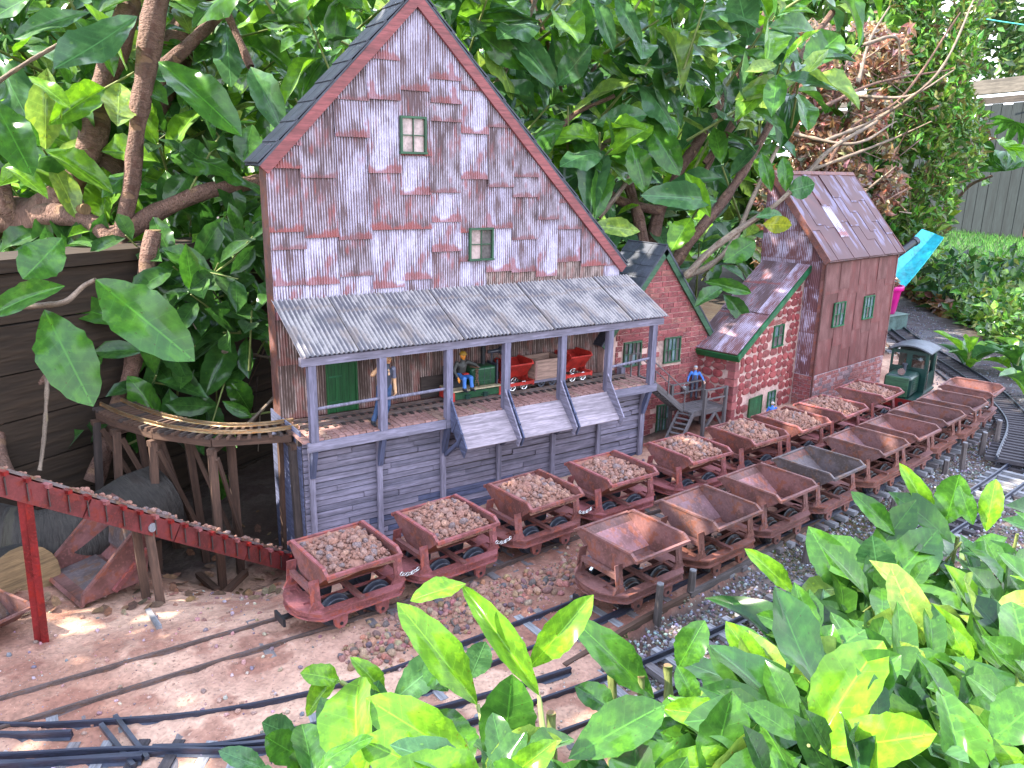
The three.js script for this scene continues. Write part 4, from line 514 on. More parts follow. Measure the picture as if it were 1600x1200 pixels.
// ---------- tower ----------
{
  const A = 8.1 * Math.PI / 180, t = thing('tower_house', 'tall red sheet-clad tower house on a brick base, farthest building', 'tower house', [1.199, 0, -0.019], A); t.updateMatrixWorld(); const N = V3(Math.sin(A), 0, Math.cos(A)), loc = (px, py) => t.worldToLocal(hitPlane(px, py, V3(1.199, 0, -0.019), N));
  const L = 0.362, E = 0.348, B = 0.073, D = 0.162, RZ = -0.148, RY = 0.520; const prof = [[0, -0.03], [0, E - 0.002], [RZ, RY - 0.003], [-D, RY - 0.018], [-D, -0.03]];
  const body = part(t, 'wall', plate(prof.map(([z, y]) => [-z, y]), L, 0.2).rotateY(Math.PI / 2).translate(0, 0, 0), M.brownRust2); body.geometry.computeVertexNormals();
  const gab = (z) => z > RZ ? lerp(E, RY, z / RZ) : RY - 0.01;
  // brick base
  const base = part(t, 'brick_base', merge([bx(-0.0012, L + 0.0012, -0.03, B, -D + 0.001, 0.0012, 0.2)]), M.mortarGrey);
  courses(base, { x0: 0.0, x1: L, y0: -0.004, y1: B - 0.004, bw: 0.0185, bh: 0.0095, gap: 0.0011, mats: M.brickPale, at: (x, y) => V3(x, y, 0.001) }); courses(base, { x0: 0, x1: 0.07, y0: -0.004, y1: B - 0.004, bw: 0.0185, bh: 0.0095, gap: 0.0011, mats: M.brick, at: (x, y) => V3(-0.001, y, -x), turn: -Math.PI / 2 });
  const box = (a, b, c, d) => { const p = loc(a, (b + d) / 2), q = loc(c, (b + d) / 2); return [p.x, q.x, loc((a + c) / 2, d).y, loc((a + c) / 2, b).y]; };
  const front = new THREE.Group(); front.name = 'front_cladding'; t.add(front); const cols = [0, 0.072, 0.118, 0.165, 0.213, 0.262, 0.31, L];
  cols.slice(0, -1).forEach((x, i) => { const j = [[0.155, 0.262], [0.135, 0.27], [0.122, 0.255], [0.163, 0.272], [0.15, 0.245], [0.17, 0.278], [0.14, 0.26]][i]; let prev = E; [j[1], j[0], B + 0.001].forEach((y, k) => { const tp = prev; prev = y; part(front, 'sheet', corr(x - 0.0008, cols[i + 1] + 0.0008, () => y, () => Math.min(E, tp + 0.004), 0.0046, 0.00035, 0.0012 + (i % 2) * 0.0006, 0.0024 + (i % 2) * 0.0006, { ny: 2, vs: 0.15, v0: rr(0, 0.1) }), pick(M.redsheet)); }); });
  for (const [a, b, c, d] of [[1299, 472, 1316, 509], [1346, 462, 1361, 497]]) { const w = box(a, b, c, d); win(t, w[0], w[1], w[2], w[3], 0.003, M.greenPaint, [M.glassBlue, M.glass], 3, 2, 0.0035, 0.0026); }
  const side = new THREE.Group(); side.name = 'side_cladding'; t.add(side); const sc = [0, 0.034, 0.072, 0.108, D]; sc.slice(0, -1).forEach((z, i) => { let prev = 9; for (const y of [0.40 - 0.01 * (i % 2), 0.335, 0.275, 0.222, 0.172, 0.12, B + 0.001]) { const tp = prev; prev = y; if (gab(-sc[i + 1]) < y && gab(-z) < y) continue; const g = corr(z, sc[i + 1] + 0.001, () => y, (q) => Math.min(tp + 0.004, gab(-q) - 0.002), 0.0044, 0.0006, 0.001 + 0.0006 * (i % 2), 0.0024 + 0.0006 * (i % 2), { ny: 2, vs: 0.08, v0: 0.06 }); g.rotateY(-Math.PI / 2); g.scale(1, 1, -1); g.translate(0, 0, 0); g.computeVertexNormals(); part(side, 'sheet', g, pick(M.darkred)); } });
  part(t, 'corner_board', merge([bx(-0.0045, 0.0015, B, E, -0.006, 0.0036)]), M.redPaint2); part(t, 'downpipe', merge([rod([-0.0055, -0.02, 0.005], [-0.0055, E - 0.006, 0.005], 0.0024), ...[0.02, 0.1, 0.18, 0.26, 0.33].map((y) => rod([-0.0055, y, 0.005], [-0.0055, y + 0.004, 0.005], 0.0033))]), M.downpipe); part(t, 'corner_board', bx(L - 0.001, L + 0.003, B, E, -0.004, 0.0036), M.redPaint2);
  // roof
  const rf = new THREE.Group(); rf.name = 'roof'; t.add(rf); const len = Math.hypot(RZ - 0.012, RY - E + 0.014), sl = Math.atan2(RY - E + 0.014, -RZ + 0.012); rf.position.set(0, E - 0.008, 0.012); rf.rotation.x = -(Math.PI / 2 - sl);
  part(rf, 'roof_board', bx(-0.010, L + 0.010, 0, len, -0.004, 0.0, 0.2), M.brownRust2); const rc = [-0.009, 0.028, 0.066, 0.105, 0.143, 0.183, 0.222, 0.262, 0.3, 0.337, L + 0.009];
  rc.slice(0, -1).forEach((x, i) => { const js = [[0.085], [0.098], [0.09], [0.062, 0.15], [0.104], [0.09, 0.175], [0.05, 0.13], [0.072, 0.16], [0.1, 0.165], [0.06]][i]; let lo = 0; [...js, len - 0.004].forEach((y, k) => { const e = (i % 2) * 0.0007 + k * 0.0012; const pale = i === 3 && k === 1; const g = metreUV(bx(x + 0.0003, rc[i + 1] - 0.0003, lo - (k ? 0.004 : 0), y, e + 0.0004, e + 0.0016), 0.12); const uv = g.attributes.uv, p = g.attributes.position, u0 = rnd(); for (let q = 0; q < uv.count; q++) { uv.setXY(q, u0 + p.getX(q) / 0.12, (p.getY(q) - lo) / 0.13); } part(rf, 'roof_sheet', g, pale ? M.zinc[0] : pick(M.roof)); lo = y; }); });
  part(rf, 'ridge_cap', bx(-0.011, L + 0.011, len - 0.006, len + 0.004, -0.002, 0.0055), M.brownRust); for (const x of [-0.0125, L + 0.0095]) part(rf, 'barge_board', bx(x, x + 0.003, -0.002, len, -0.011, 0.004), M.brownRust); for (let i = 0; i < 12; i++) part(rf, 'eave_strip', bx(lerp(-0.009, L + 0.009, i / 12) + 0.0003, lerp(-0.009, L + 0.009, (i + 1) / 12) - 0.0003, -0.0016 - rr(0, 0.0012), 0.0005, -0.0046, -0.0005), M.downpipe);
}
// ---------- timber retaining wall behind, logs ----------
{
  const P0 = V3(-0.347, 0, -0.338), d = V3(0.878, 0, -0.479).normalize(), a = Math.atan2(-d.z, d.x), t = thing('timber_wall', 'dark retaining wall of rough horizontal timbers behind the trestle', 'retaining wall', [P0.x, 0, P0.z], a); let y = -0.24;
  for (let r = 0; r < 8; r++) { const h = rr(0.066, 0.078); for (let k = 0; k < 2; k++) { const b = k ? [0.35 + (r % 2) * 0.12, 1.3] : [-0.7, 0.348 + (r % 2) * 0.12]; part(t, 'timber', bx(b[0], b[1], y, y + h - 0.003, -0.08 + rr(-0.004, 0.004), rr(-0.004, 0.004), 0.35), M.wallWood); } y += h; }
  part(t, 'capping', bx(-0.7, 1.3, y, y + 0.02, -0.1, 0.008, 0.35), M.wallWood);
}
{
  const lg = thing('log', 'mossy grey log lying against the timber wall, left', 'log'); const pts = [at(-60, 850, 1.10), at(70, 850, 1.14), at(180, 815, 1.2), at(260, 775, 1.26)]; part(lg, 'bark', limb(pts, 0.062, 0.052, 16, 0.22), M.logBark);
  const l2 = thing('log', 'short sawn log with pale ochre end grain, left edge below the big log', 'log'); const c = at(40, 905, 1.06), e = at(-70, 890, 1.18); part(l2, 'bark', limb([e, e.clone().lerp(c, 0.5), c], 0.05, 0.048, 18, 0.15), M.logBark); const dd = c.clone().sub(e).normalize(); const g = new THREE.CylinderGeometry(0.045, 0.045, 0.004, 20); g.applyQuaternion(new THREE.Quaternion().setFromUnitVectors(UP, dd)); g.translate(c.x + dd.x * 0.001, c.y, c.z + dd.z * 0.001); part(l2, 'cut_end', metreUV(g, 0.1), M.logEnd);
}
// ---------- curved timber trestle ----------
{
  const t = thing('timber_trestle', 'dark timber trestle carrying a curved track to the mill deck', 'trestle'); const c = curve2([[0.0, -0.078], [-0.05, -0.083], [-0.10, -0.105], [-0.14, -0.145], [-0.175, -0.20], [-0.205, -0.27], [-0.225, -0.34]], 0.140); const G = 0.034;
  for (const s of [-1, 1]) part(t, 'rail', sweep(c, s * G / 2, RAILP.map((q) => [q[0] * 0.75, q[1] * 0.72])), M.railBrass);
  const n = 30, ge = sleeperGeos(0.066, 0.005, 0.0048); for (let i = 0; i < n; i++) { const q = (i + 0.4) / n, P = c.getPointAt(q), d = c.getTangentAt(q), m = part(t, 'sleeper', pick(ge), pick([M.brownWood, M.darkWood])); m.position.set(P.x, P.y - 0.0059, P.z); m.rotation.y = Math.atan2(-d.z, d.x) + Math.PI / 2; }
  const st = (q, off) => { const P = c.getPointAt(q), d = c.getTangentAt(q), s = V3(-d.z, 0, d.x).normalize(); return P.clone().addScaledVector(s, off).setY(0.1235); };
  const Q = [0.04, 0.30, 0.55, 0.78, 0.96]; for (const off of [-0.028, 0.028]) for (let i = 0; i < 4; i++) part(t, 'stringer', bar(st(Q[i], off), st(Q[i + 1], off), 0.0085, 0.011), M.brownWood);
  Q.forEach((q, i) => { const a = st(q, -0.032).setY(0.112), b = st(q, 0.032).setY(0.112); part(t, 'cap', bar(a.clone().lerp(b, -0.12), a.clone().lerp(b, 1.12), 0.009, 0.009), M.brownWood); for (const [p, o] of [[a, b], [b, a]]) { const f = p.clone().lerp(o, i === 1 ? -0.02 : -0.28), yb = i === 1 ? gyBase(p.x, p.z) - 0.01 : -0.15; f.y = yb; part(t, 'leg', bar(f, p, 0.0115, 0.0115), pick([M.brownWood, M.brownWood, M.darkWood])); } part(t, 'diagonal_brace', bar(a.clone().setY(0.10).add(V3(0.006, 0, 0.006)), b.clone().setY(-0.06).add(V3(0.006, 0, 0.006)), 0.003, 0.008), M.brownWood); });
  for (const [q, r] of [[0.30, 0.55], [0.55, 0.78]]) part(t, 'diagonal_brace', bar(st(q, 0.036).setY(-0.09), st(r, 0.036).setY(0.10), 0.003, 0.007), M.brownWood);
  part(t, 'sill', bar([-0.16, -0.112, -0.03], [-0.09, -0.098, -0.085], 0.010, 0.008), M.brownWood); part(t, 'sill', bar([-0.14, -0.103, -0.06], [-0.15, -0.11, -0.14], 0.010, 0.008), M.brownWood);
}
// ---------- red incline ----------
{
  const t = thing('red_incline', 'sloping red girder with rails and spilt ore, running down to the first wagon', 'incline'); const A = at(-70, 712, 0.80), B = onZ(462, 868, -0.105), dir = B.clone().sub(A), side = V3(-dir.z, 0, dir.x).normalize(), p = (u, s, y) => A.clone().addScaledVector(dir, u).addScaledVector(side, s).add(V3(0, y, 0));
  for (const s of [-0.016, 0.016]) for (let i = 0; i < 4; i++) part(t, 'girder', bar(p(i / 4, s, -0.018), p((i + 1) / 4 - 0.004, s, -0.018), 0.005, 0.024), M.girder);
  for (let i = 0; i < 22; i++) { const u = (i + 0.5) / 22; part(t, 'sleeper', bar(p(u, -0.024, -0.0035), p(u, 0.024, -0.0035), 0.0055, 0.0045), i % 3 ? M.darkRed : M.redPaint); if (i % 1 === 0) part(t, 'rib', bar(p(u, 0.0193, -0.028), p(u, 0.0193, -0.008), 0.0035, 0.0012), M.darkWood); }
  for (const s of [-0.012, 0.012]) part(t, 'rail', bar(p(0, s, 0.001), p(1, s, 0.001), 0.0024, 0.0035), M.railTop); part(t, 'deck', bar(p(0, 0, 0.0), p(1, 0, 0.0), 0.02, 0.0015), M.redPaint2);
  const uAt = (X) => { let b = 0; for (let k = 0; k <= 1000; k++) if (toPix(p(k / 1000, 0.016, -0.018))[0] < X) b = k / 1000; return b; };
  { const u = uAt(42), tp = p(u, 0.012, -0.028), f = gpt(66, 1003); const g = V3(f.x, f.y - 0.008, f.z); for (const o of [-0.0034, 0.0034]) part(t, 'leg', bar(g.clone().add(V3(o, 0, o * 0.4)), tp.clone().add(V3(o, 0.012, o * 0.4)), 0.0055, 0.0075), M.darkRed); }
  { const u = uAt(236); for (const s of [-0.012, 0.012]) { const tp = p(u, s, -0.028), f = V3(tp.x + 0.004, gyBase(tp.x, tp.z) - 0.008, tp.z + s * 0.6); part(t, 'leg', bar(f, tp, 0.0105, 0.0105), M.brownWood); } const e = p(u, 0.0185, -0.02); part(t, 'bolt_plate', rod(e, e.clone().addScaledVector(side, 0.0015), 0.006, 0.006, 12), M.sleeperGrey); }
  const l = []; for (let i = 0; i < 110; i++) { const h = PEBBLE.clone(), s = rr(0.0013, 0.003); h.scale(s, s, s); const q = p(rnd(), rr(-0.014, 0.014), 0.0022 + s * 0.4); h.translate(q.x, q.y, q.z); l.push(h); } stuff(part(t, 'ore', merge(l), M.ore[0]));
  for (let i = 0; i < 44; i++) { const u = pick([0.3, 0.34, 0.38, 0.47, 0.5, 0.62, 0.66, 0.8, 0.9, 0.95]) + rr(-0.03, 0.03), s = rr(0.003, 0.0048), o = part(t, 'stone', pick(STONES), pick(M.ore)); o.position.copy(p(u, rr(-0.012, 0.012), 0.003 + s * 0.5)); o.rotation.set(rr(0, 6), rr(0, 6), 0); o.scale.setScalar(s); }
}
{ const t = thing('loose_batten', 'short grey stick lying on the sand by the incline leg', 'stick'); const a = gpt(232, 958), b = gpt(250, 985); part(t, 'batten', bar(a.clone().setY(a.y + 0.004), b.clone().setY(b.y + 0.004), 0.006, 0.005), M.sleeperGrey); }

// ---------- stairs and landing ----------
const LY = 0.052;
{
  const t = thing('wooden_stairs', 'grey wooden staircase with landing between the deck and the stone house', 'stairs'); const F = (px, py, y) => onY(px, py, y);
  const l0 = onY(1062, 628, LY), l1 = onY(1135, 640, LY); const X0 = 0.792, X1 = 0.893, Z0 = -0.062, Z1 = -0.004;
  for (let i = 0; i < 9; i++) part(t, 'landing_plank', bx(lerp(X0, X1, i / 9) + 0.0003, lerp(X0, X1, (i + 1) / 9) - 0.0004, LY - 0.004, LY - rr(0, 0.0006), Z0, Z1), M.stairWood);
  part(t, 'landing_beam', merge([bx(X0, X1, LY - 0.012, LY - 0.0044, Z1 - 0.006, Z1 - 0.001), bx(X0, X1, LY - 0.012, LY - 0.0044, Z0, Z0 + 0.005)]), M.stairWood);
  const H = 0.044; for (const [x, z, y0] of [[X0 + 0.035, Z1 + 0.003, -0.02], [X1 - 0.004, Z1 + 0.0025, -0.02], [X0 + 0.003, Z0 - 0.0025, -0.06], [X1 - 0.004, Z0 - 0.0025, -0.06]]) part(t, 'post', bx(x - 0.003, x + 0.003, y0, LY + H, z - 0.003, z + 0.003), M.stairWood);
  for (const y of [H - 0.002, H * 0.5]) { part(t, 'handrail', bar([X0 + 0.035, LY + y, Z1 + 0.003], [X1 - 0.004, LY + y, Z1 + 0.0025], 0.003, 0.003), M.stairWood); part(t, 'handrail', bar([X0 + 0.003, LY + y, Z0 - 0.0025], [X1 - 0.004, LY + y, Z0 - 0.0025], 0.003, 0.003), M.stairWood); }
  part(t, 'brace', bar([X1 - 0.03, LY - 0.011, Z1 + 0.001], [X1 - 0.006, LY - 0.045, Z1 + 0.001], 0.004, 0.005), M.stairWood); part(t, 'brace', bar([X0 + 0.07, LY - 0.011, Z1 + 0.001], [X0 + 0.04, LY - 0.045, Z1 + 0.001], 0.004, 0.005), M.stairWood);
  // upper flight from the deck
  const a = V3(0.694, DK - 0.002, -0.045), b = V3(X0 + 0.004, LY, -0.045), n = 13; for (const s of [-0.017, 0.017]) part(t, 'stringer', bar(a.clone().add(V3(0, -0.003, s)), b.clone().add(V3(0, -0.003, s)), 0.003, 0.012), M.stairWood); for (let i = 0; i < n; i++) { const p = a.clone().lerp(b, (i + 0.5) / n); part(t, 'tread', bx(p.x - 0.004, p.x + 0.0045, p.y - 0.001, p.y + 0.0008, -0.0605, -0.0295), M.stairWood); }
  for (const s of [-0.019, 0.019]) { part(t, 'handrail', bar(a.clone().add(V3(0, 0.04, s)), b.clone().add(V3(0, 0.04, s)), 0.002, 0.002), M.stairWood); for (const u of [0.02, 0.5, 0.98]) { const p = a.clone().lerp(b, u).add(V3(0, 0, s)); part(t, 'baluster', bar(p, p.clone().add(V3(0, 0.041, 0)), 0.002, 0.002), M.stairWood); } }
  for (const u of [0, 1]) for (const s of [-0.055, -0.1]) { const x = 0.668 + u * 0.022; part(t, 'baluster', bx(x - 0.0012, x + 0.0012, DK, DK + 0.045, s - 0.0012, s + 0.0012), M.stairWood); } part(t, 'handrail', bar([0.668, DK + 0.045, -0.055], [0.69, DK + 0.045, -0.055], 0.0024, 0.0024), M.stairWood); part(t, 'handrail', bar([0.668, DK + 0.045, -0.1], [0.69, DK + 0.045, -0.1], 0.0024, 0.0024), M.stairWood); part(t, 'stop_block', bx(0.655, 0.665, DK, DK + 0.016, -0.082, -0.068), M.greyWood2);
  // lower flight to the sand
  const c = V3(X0 + 0.002, LY - 0.003, -0.018), e = V3(0.715, -0.022, 0.012), sd = V3(-(e.z - c.z), 0, e.x - c.x).normalize(), m = 9; for (const s of [-0.016, 0.016]) part(t, 'stringer', bar(c.clone().addScaledVector(sd, s), e.clone().addScaledVector(sd, s), 0.003, 0.010), M.stairWood); for (let i = 0; i < m; i++) { const p = c.clone().lerp(e, (i + 0.5) / m); part(t, 'tread', bar(p.clone().addScaledVector(sd, -0.0143), p.clone().addScaledVector(sd, 0.0143), 0.007, 0.0018), M.stairWood); }
}

// ---------- little figures ----------
const sdCap = (p, a, b, ra, rb) => { const bax = b[0] - a[0], bay = b[1] - a[1], baz = b[2] - a[2], pax = p[0] - a[0], pay = p[1] - a[1], paz = p[2] - a[2]; const h = clamp((pax * bax + pay * bay + paz * baz) / (bax * bax + bay * bay + baz * baz + 1e-9)); return Math.hypot(pax - bax * h, pay - bay * h, paz - baz * h) - lerp(ra, rb, h); };
function field(bones, k, lo, size, res) { // returns a geometry: smooth union of tapered capsules, coloured by the nearest one
  const mc = new MarchingCubes(res, new THREE.MeshStandardMaterial(), false, false, 400000), half = size / 2, cx = lo.map((v) => v + half); mc.isolation = 0;
  for (let z = 0; z < res; z++) for (let y = 0; y < res; y++) for (let x = 0; x < res; x++) { const p = [cx[0] + (x - res / 2) / (res / 2) * half, cx[1] + (y - res / 2) / (res / 2) * half, cx[2] + (z - res / 2) / (res / 2) * half]; let d = 9; for (const b of bones) { const q = sdCap(p, b[0], b[1], b[2], b[3]); if (d > 8) d = q; else { const h = Math.max(k - Math.abs(d - q), 0) / k; d = Math.min(d, q) - h * h * k * 0.25; } } mc.field[x + y * res + z * res * res] = -d; }
  mc.update(); const n = mc.count ?? mc.geometry.drawRange.count, P = mc.positionArray.slice(0, n * 3), N = mc.normalArray.slice(0, n * 3), C = new Float32Array(n * 3);
  for (let i = 0; i < n; i++) { for (let a = 0; a < 3; a++) P[i * 3 + a] = cx[a] + P[i * 3 + a] * half; const p = [P[i * 3], P[i * 3 + 1], P[i * 3 + 2]]; let best = 9, c = null; for (const b of bones) { const q = sdCap(p, b[0], b[1], b[2], b[3]) - (b[5] ?? 0); if (q < best) { best = q; c = b[4]; } } C.set(c, i * 3); }
  const g = new THREE.BufferGeometry(); g.setAttribute('position', new THREE.BufferAttribute(P, 3)); g.setAttribute('normal', new THREE.BufferAttribute(N, 3)); g.setAttribute('color', new THREE.BufferAttribute(C, 3)); return g;
}
const figM = mat([1, 1, 1], null, 0.55, { vc: 1 });
const sub = (a, b) => a.map((v, i) => v - b[i]), add = (a, b, s = 1) => a.map((v, i) => v + b[i] * s), nrm = (a) => { const l = Math.hypot(...a) || 1; return a.map((v) => v / l); }, crs = (a, b) => [a[1] * b[2] - a[2] * b[1], a[2] * b[0] - a[0] * b[2], a[0] * b[1] - a[1] * b[0]];
// joints in metres of a full-size person facing +z, feet at y = 0; o.scale makes it the model's size
function figure(label, pos, turn, o, extra) {
  const s = o.scale, t = thing('person', label, 'person', pos, turn), j = o.j, S = o.skin, sh = o.shirt, tr = o.trousers, bo = o.boots, sl = o.sleeve ?? sh, B = [];
  const hd = j.head, nk = add(hd, [0, -0.13, -0.015]);
  B.push([add(hd, [0, 0.035, -0.012]), add(hd, [0, -0.02, 0]), 0.092, 0.085, S], [add(hd, [0, -0.05, 0.03]), add(hd, [0, -0.085, 0.042]), 0.062, 0.042, S], [add(hd, [0, 0.0, 0.088]), add(hd, [0, -0.03, 0.108]), 0.012, 0.018, S], [add(hd, [-0.084, -0.005, -0.005]), add(hd, [-0.086, -0.03, 0]), 0.02, 0.014, S], [add(hd, [0.084, -0.005, -0.005]), add(hd, [0.086, -0.03, 0]), 0.02, 0.014, S], [add(hd, [-0.03, -0.068, 0.088]), add(hd, [0.03, -0.068, 0.088]), 0.01, 0.01, [S[0] * 0.8, S[1] * 0.5, S[2] * 0.5]]);
  B.push([nk, add(hd, [0, -0.05, -0.01]), 0.056, 0.055, S], [j.chest, nk, 0.12, 0.062, sh, 0.004], [add(j.chest, [-0.10, 0.06, 0]), add(j.chest, [0.10, 0.06, 0]), 0.085, 0.085, sh], [j.hip, j.chest, 0.135, 0.15, sh], [add(j.hip, [-0.07, -0.03, 0]), add(j.hip, [0.07, -0.03, 0]), 0.118, 0.118, tr, 0.01]);
  if (o.bib) B.push([add(j.hip, [0, 0.05, 0.035]), add(j.chest, [0, -0.02, 0.05]), 0.115, 0.105, tr, 0.006], [add(j.chest, [-0.07, 0, 0.10]), add(j.chest, [-0.08, 0.14, 0.02]), 0.022, 0.022, tr, 0.01], [add(j.chest, [0.07, 0, 0.10]), add(j.chest, [0.08, 0.14, 0.02]), 0.022, 0.022, tr, 0.01]);
  if (o.vee) B.push([add(j.chest, [0, 0.15, 0.03]), add(j.chest, [0, 0.02, 0.115]), 0.035, 0.03, S, 0.012]);
  for (const k of [0, 1]) { const [a, b, c] = j.arm[k]; B.push([a, lerp3(a, b, o.short ? 0.75 : 1), 0.066, 0.053, sl, 0.003], [lerp3(a, b, o.short ? 0.7 : 1), b, 0.05, 0.047, o.short ? S : sl], [b, lerp3(b, c, o.short ? 1 : 0.86), 0.047, 0.036, o.short ? S : sl, 0.002], [lerp3(b, c, 0.8), c, 0.034, 0.03, S]); const [h, n, f, e] = j.leg[k]; B.push([h, n, 0.098, 0.068, tr], [n, f, 0.066, 0.052, tr], [lerp3(n, f, 0.8), f, 0.056, 0.05, o.bootTop ?? tr], [f, add(f, [0, -0.045, 0]), 0.05, 0.045, bo, 0.006], [add(f, [0, -0.05, -0.03]), add(add(f, [0, -0.062, 0]), e, 0.17), 0.043, 0.036, bo, 0.004]); }
  const body = field(B, 0.035, [-1.0, -0.1, -1.0], 2.0, 112); body.scale(s, s, s);
  const hands = [0, 1].map((k) => { const [, b, c] = j.arm[k], d = nrm(sub(c, b)), up = Math.abs(d[1]) > 0.9 ? [k ? 1 : -1, 0, 0.2] : [0, 1, 0], x = nrm(crs(d, up)), y = crs(x, d), hb = [], w = add(c, d, 0.01); hb.push([w, add(c, d, 0.075), 0.03, 0.036, S]); [-0.03, -0.01, 0.01, 0.03].forEach((q, i) => { const L = [0.062, 0.078, 0.073, 0.055][i], a = add(add(c, d, 0.085), x, q), m = add(add(a, d, L * 0.55), y, -0.012 - (o.grip ?? 0) * 0.02), e = add(add(m, d, L * (0.5 - 0.4 * (o.grip ?? 0))), y, -0.022 - (o.grip ?? 0) * 0.03); hb.push([a, m, 0.0105, 0.0095, S], [m, e, 0.0095, 0.008, S]); }); const th = add(add(c, d, 0.035), x, k ? -0.034 : 0.034), t2 = add(add(add(th, d, 0.035), x, k ? -0.025 : 0.025), y, -0.01); hb.push([th, t2, 0.013, 0.012, S], [t2, add(add(t2, d, 0.03), x, k ? -0.004 : 0.004), 0.0115, 0.009, S]); const ce = add(c, d, 0.08), g = field(hb, 0.012, [ce[0] - 0.14, ce[1] - 0.14, ce[2] - 0.14], 0.28, 48); g.scale(s, s, s); return g; });
  part(t, 'body', mergeGeometries([body, ...hands]), figM);
  for (const x of [-0.032, 0.032]) { const e = new THREE.SphereGeometry(0.0125 * s, 8, 6); e.translate((hd[0] + x) * s, (hd[1] + 0.008) * s, (hd[2] + 0.082) * s); part(t, 'eye', e, M.black); }
  const sp = (r, y, z, sy, sz, m, nm, th = Math.PI / 2) => { const g = new THREE.SphereGeometry(r * s, 18, 10, 0, Math.PI * 2, 0, th); g.scale(1, sy, sz); g.translate(hd[0] * s, (hd[1] + y) * s, (hd[2] + z) * s); return part(t, nm, g, m); };
  if (o.hair) sp(0.103, 0.02, -0.018, 1.02, 1, o.hair, 'hair', 1.75).rotation.set(0, 0, 0);
  if (o.cap) { sp(0.107, 0.04, -0.012, 0.8, 1.06, o.cap, 'cap'); const g = new THREE.CylinderGeometry(0.09 * s, 0.095 * s, 0.012 * s, 16, 1, false, -1.2, 2.4); g.translate(hd[0] * s, (hd[1] + 0.048) * s, (hd[2] + 0.05) * s); part(t, 'cap_peak', g, o.cap); }
  if (o.helmet) { sp(0.115, 0.04, -0.008, 0.95, 1.08, o.helmet, 'helmet'); const g = new THREE.CylinderGeometry(0.135 * s, 0.14 * s, 0.012 * s, 18); g.translate(hd[0] * s, (hd[1] + 0.042) * s, (hd[2] + 0.01) * s); part(t, 'helmet_brim', g, o.helmet); }
  if (extra) extra(t, s); return t;
}
const lerp3 = (a, b, t) => a.map((v, i) => lerp(v, b[i], t));
const SK = [0.62, 0.34, 0.17], navy = mat([0.02, 0.035, 0.06], null, 0.6), greyCap = mat([0.33, 0.34, 0.36], null, 0.7), yellow = mat([0.42, 0.24, 0.03], null, 0.4), greyHair = mat([0.45, 0.42, 0.38], null, 0.8);
{
  const f = onY(590, 664, DK); const man = figure('man in dark vest, jeans and black cap on the deck, hand raised to his head', [f.x + 0.005, DK, f.z - 0.001], 0.12, { scale: 0.064, skin: SK, shirt: [0.03, 0.035, 0.055], sleeve: [0.13, 0.13, 0.18], short: true, vee: true, trousers: [0.03, 0.07, 0.16], boots: [0.012, 0.014, 0.018], cap: navy, grip: 0.4,
    j: { head: [0.0, 1.66, 0.02], chest: [0, 1.27, 0], hip: [0, 0.97, 0], arm: [[[-0.2, 1.40, 0], [-0.40, 1.26, 0.06], [-0.17, 1.56, 0.08]], [[0.2, 1.40, 0], [0.27, 1.13, -0.02], [0.27, 0.89, 0.08]]], leg: [[[-0.1, 0.93, 0], [-0.15, 0.5, 0.05], [-0.2, 0.085, 0.0], nrm([-0.25, 0, 1])], [[0.1, 0.93, 0], [0.13, 0.5, 0.04], [0.15, 0.085, -0.06], nrm([0.25, 0, 1])]] } });
  man.rotation.z = -0.15; const h = onY(1083, 622, LY); figure('man in blue shirt and dark dungarees standing on the stair landing', [h.x, LY, h.z], -0.75, { scale: 0.041, skin: [0.66, 0.42, 0.30], shirt: [0.06, 0.19, 0.55], trousers: [0.055, 0.06, 0.085], boots: [0.02, 0.02, 0.025], bib: true, cap: greyCap, grip: 0.9,
    j: { head: [0, 1.66, 0.02], chest: [0, 1.27, 0], hip: [0, 0.97, 0], arm: [[[-0.2, 1.40, 0], [-0.33, 1.13, -0.02], [-0.36, 0.88, 0.08]], [[0.2, 1.40, 0], [0.37, 1.17, 0.02], [0.46, 1.0, 0.18]]], leg: [[[-0.1, 0.93, 0], [-0.11, 0.5, 0.03], [-0.13, 0.085, 0], [0, 0, 1]], [[0.1, 0.93, 0], [0.12, 0.5, 0.05], [0.13, 0.085, 0.02], nrm([0.2, 0, 1])]] } });
  { const b = thing('bucket', 'small silver bucket hanging from the hand of the man on the landing', 'bucket', [h.x - 0.0225, LY + 0.0125, h.z - 0.003]); const g = new THREE.LatheGeometry([[0.001, 0], [0.0062, 0], [0.0078, 0.0145], [0.0082, 0.0148], [0.0074, 0.0145], [0.006, 0.001], [0.001, 0.001]].map((q) => new THREE.Vector2(...q)), 18); part(b, 'pail', g, M.bucket); const hg = new THREE.TorusGeometry(0.0076, 0.0004, 5, 14, Math.PI); hg.translate(0, 0.0145, 0); part(b, 'handle', hg, M.steel); }
  const k = onY(1203, 672, 0); figure('man in blue with grey hair, mostly hidden behind a loaded wagon by the green door', [k.x, gyBase(k.x, k.z), k.z], 2.4, { scale: 0.036, skin: [0.5, 0.3, 0.2], shirt: [0.03, 0.14, 0.5], trousers: [0.03, 0.05, 0.12], boots: [0.02, 0.02, 0.02], hair: greyHair,
    j: { head: [0, 1.6, 0.16], chest: [0, 1.24, 0.06], hip: [0, 0.95, 0], arm: [[[-0.2, 1.36, 0.08], [-0.27, 1.1, 0.12], [-0.2, 0.95, 0.3]], [[0.2, 1.36, 0.08], [0.27, 1.1, 0.12], [0.2, 0.95, 0.3]]], leg: [[[-0.1, 0.91, 0], [-0.11, 0.5, 0.08], [-0.12, 0.085, 0], [0, 0, 1]], [[0.1, 0.91, 0], [0.12, 0.5, 0.06], [0.13, 0.085, -0.06], [0, 0, 1]]] } });
}
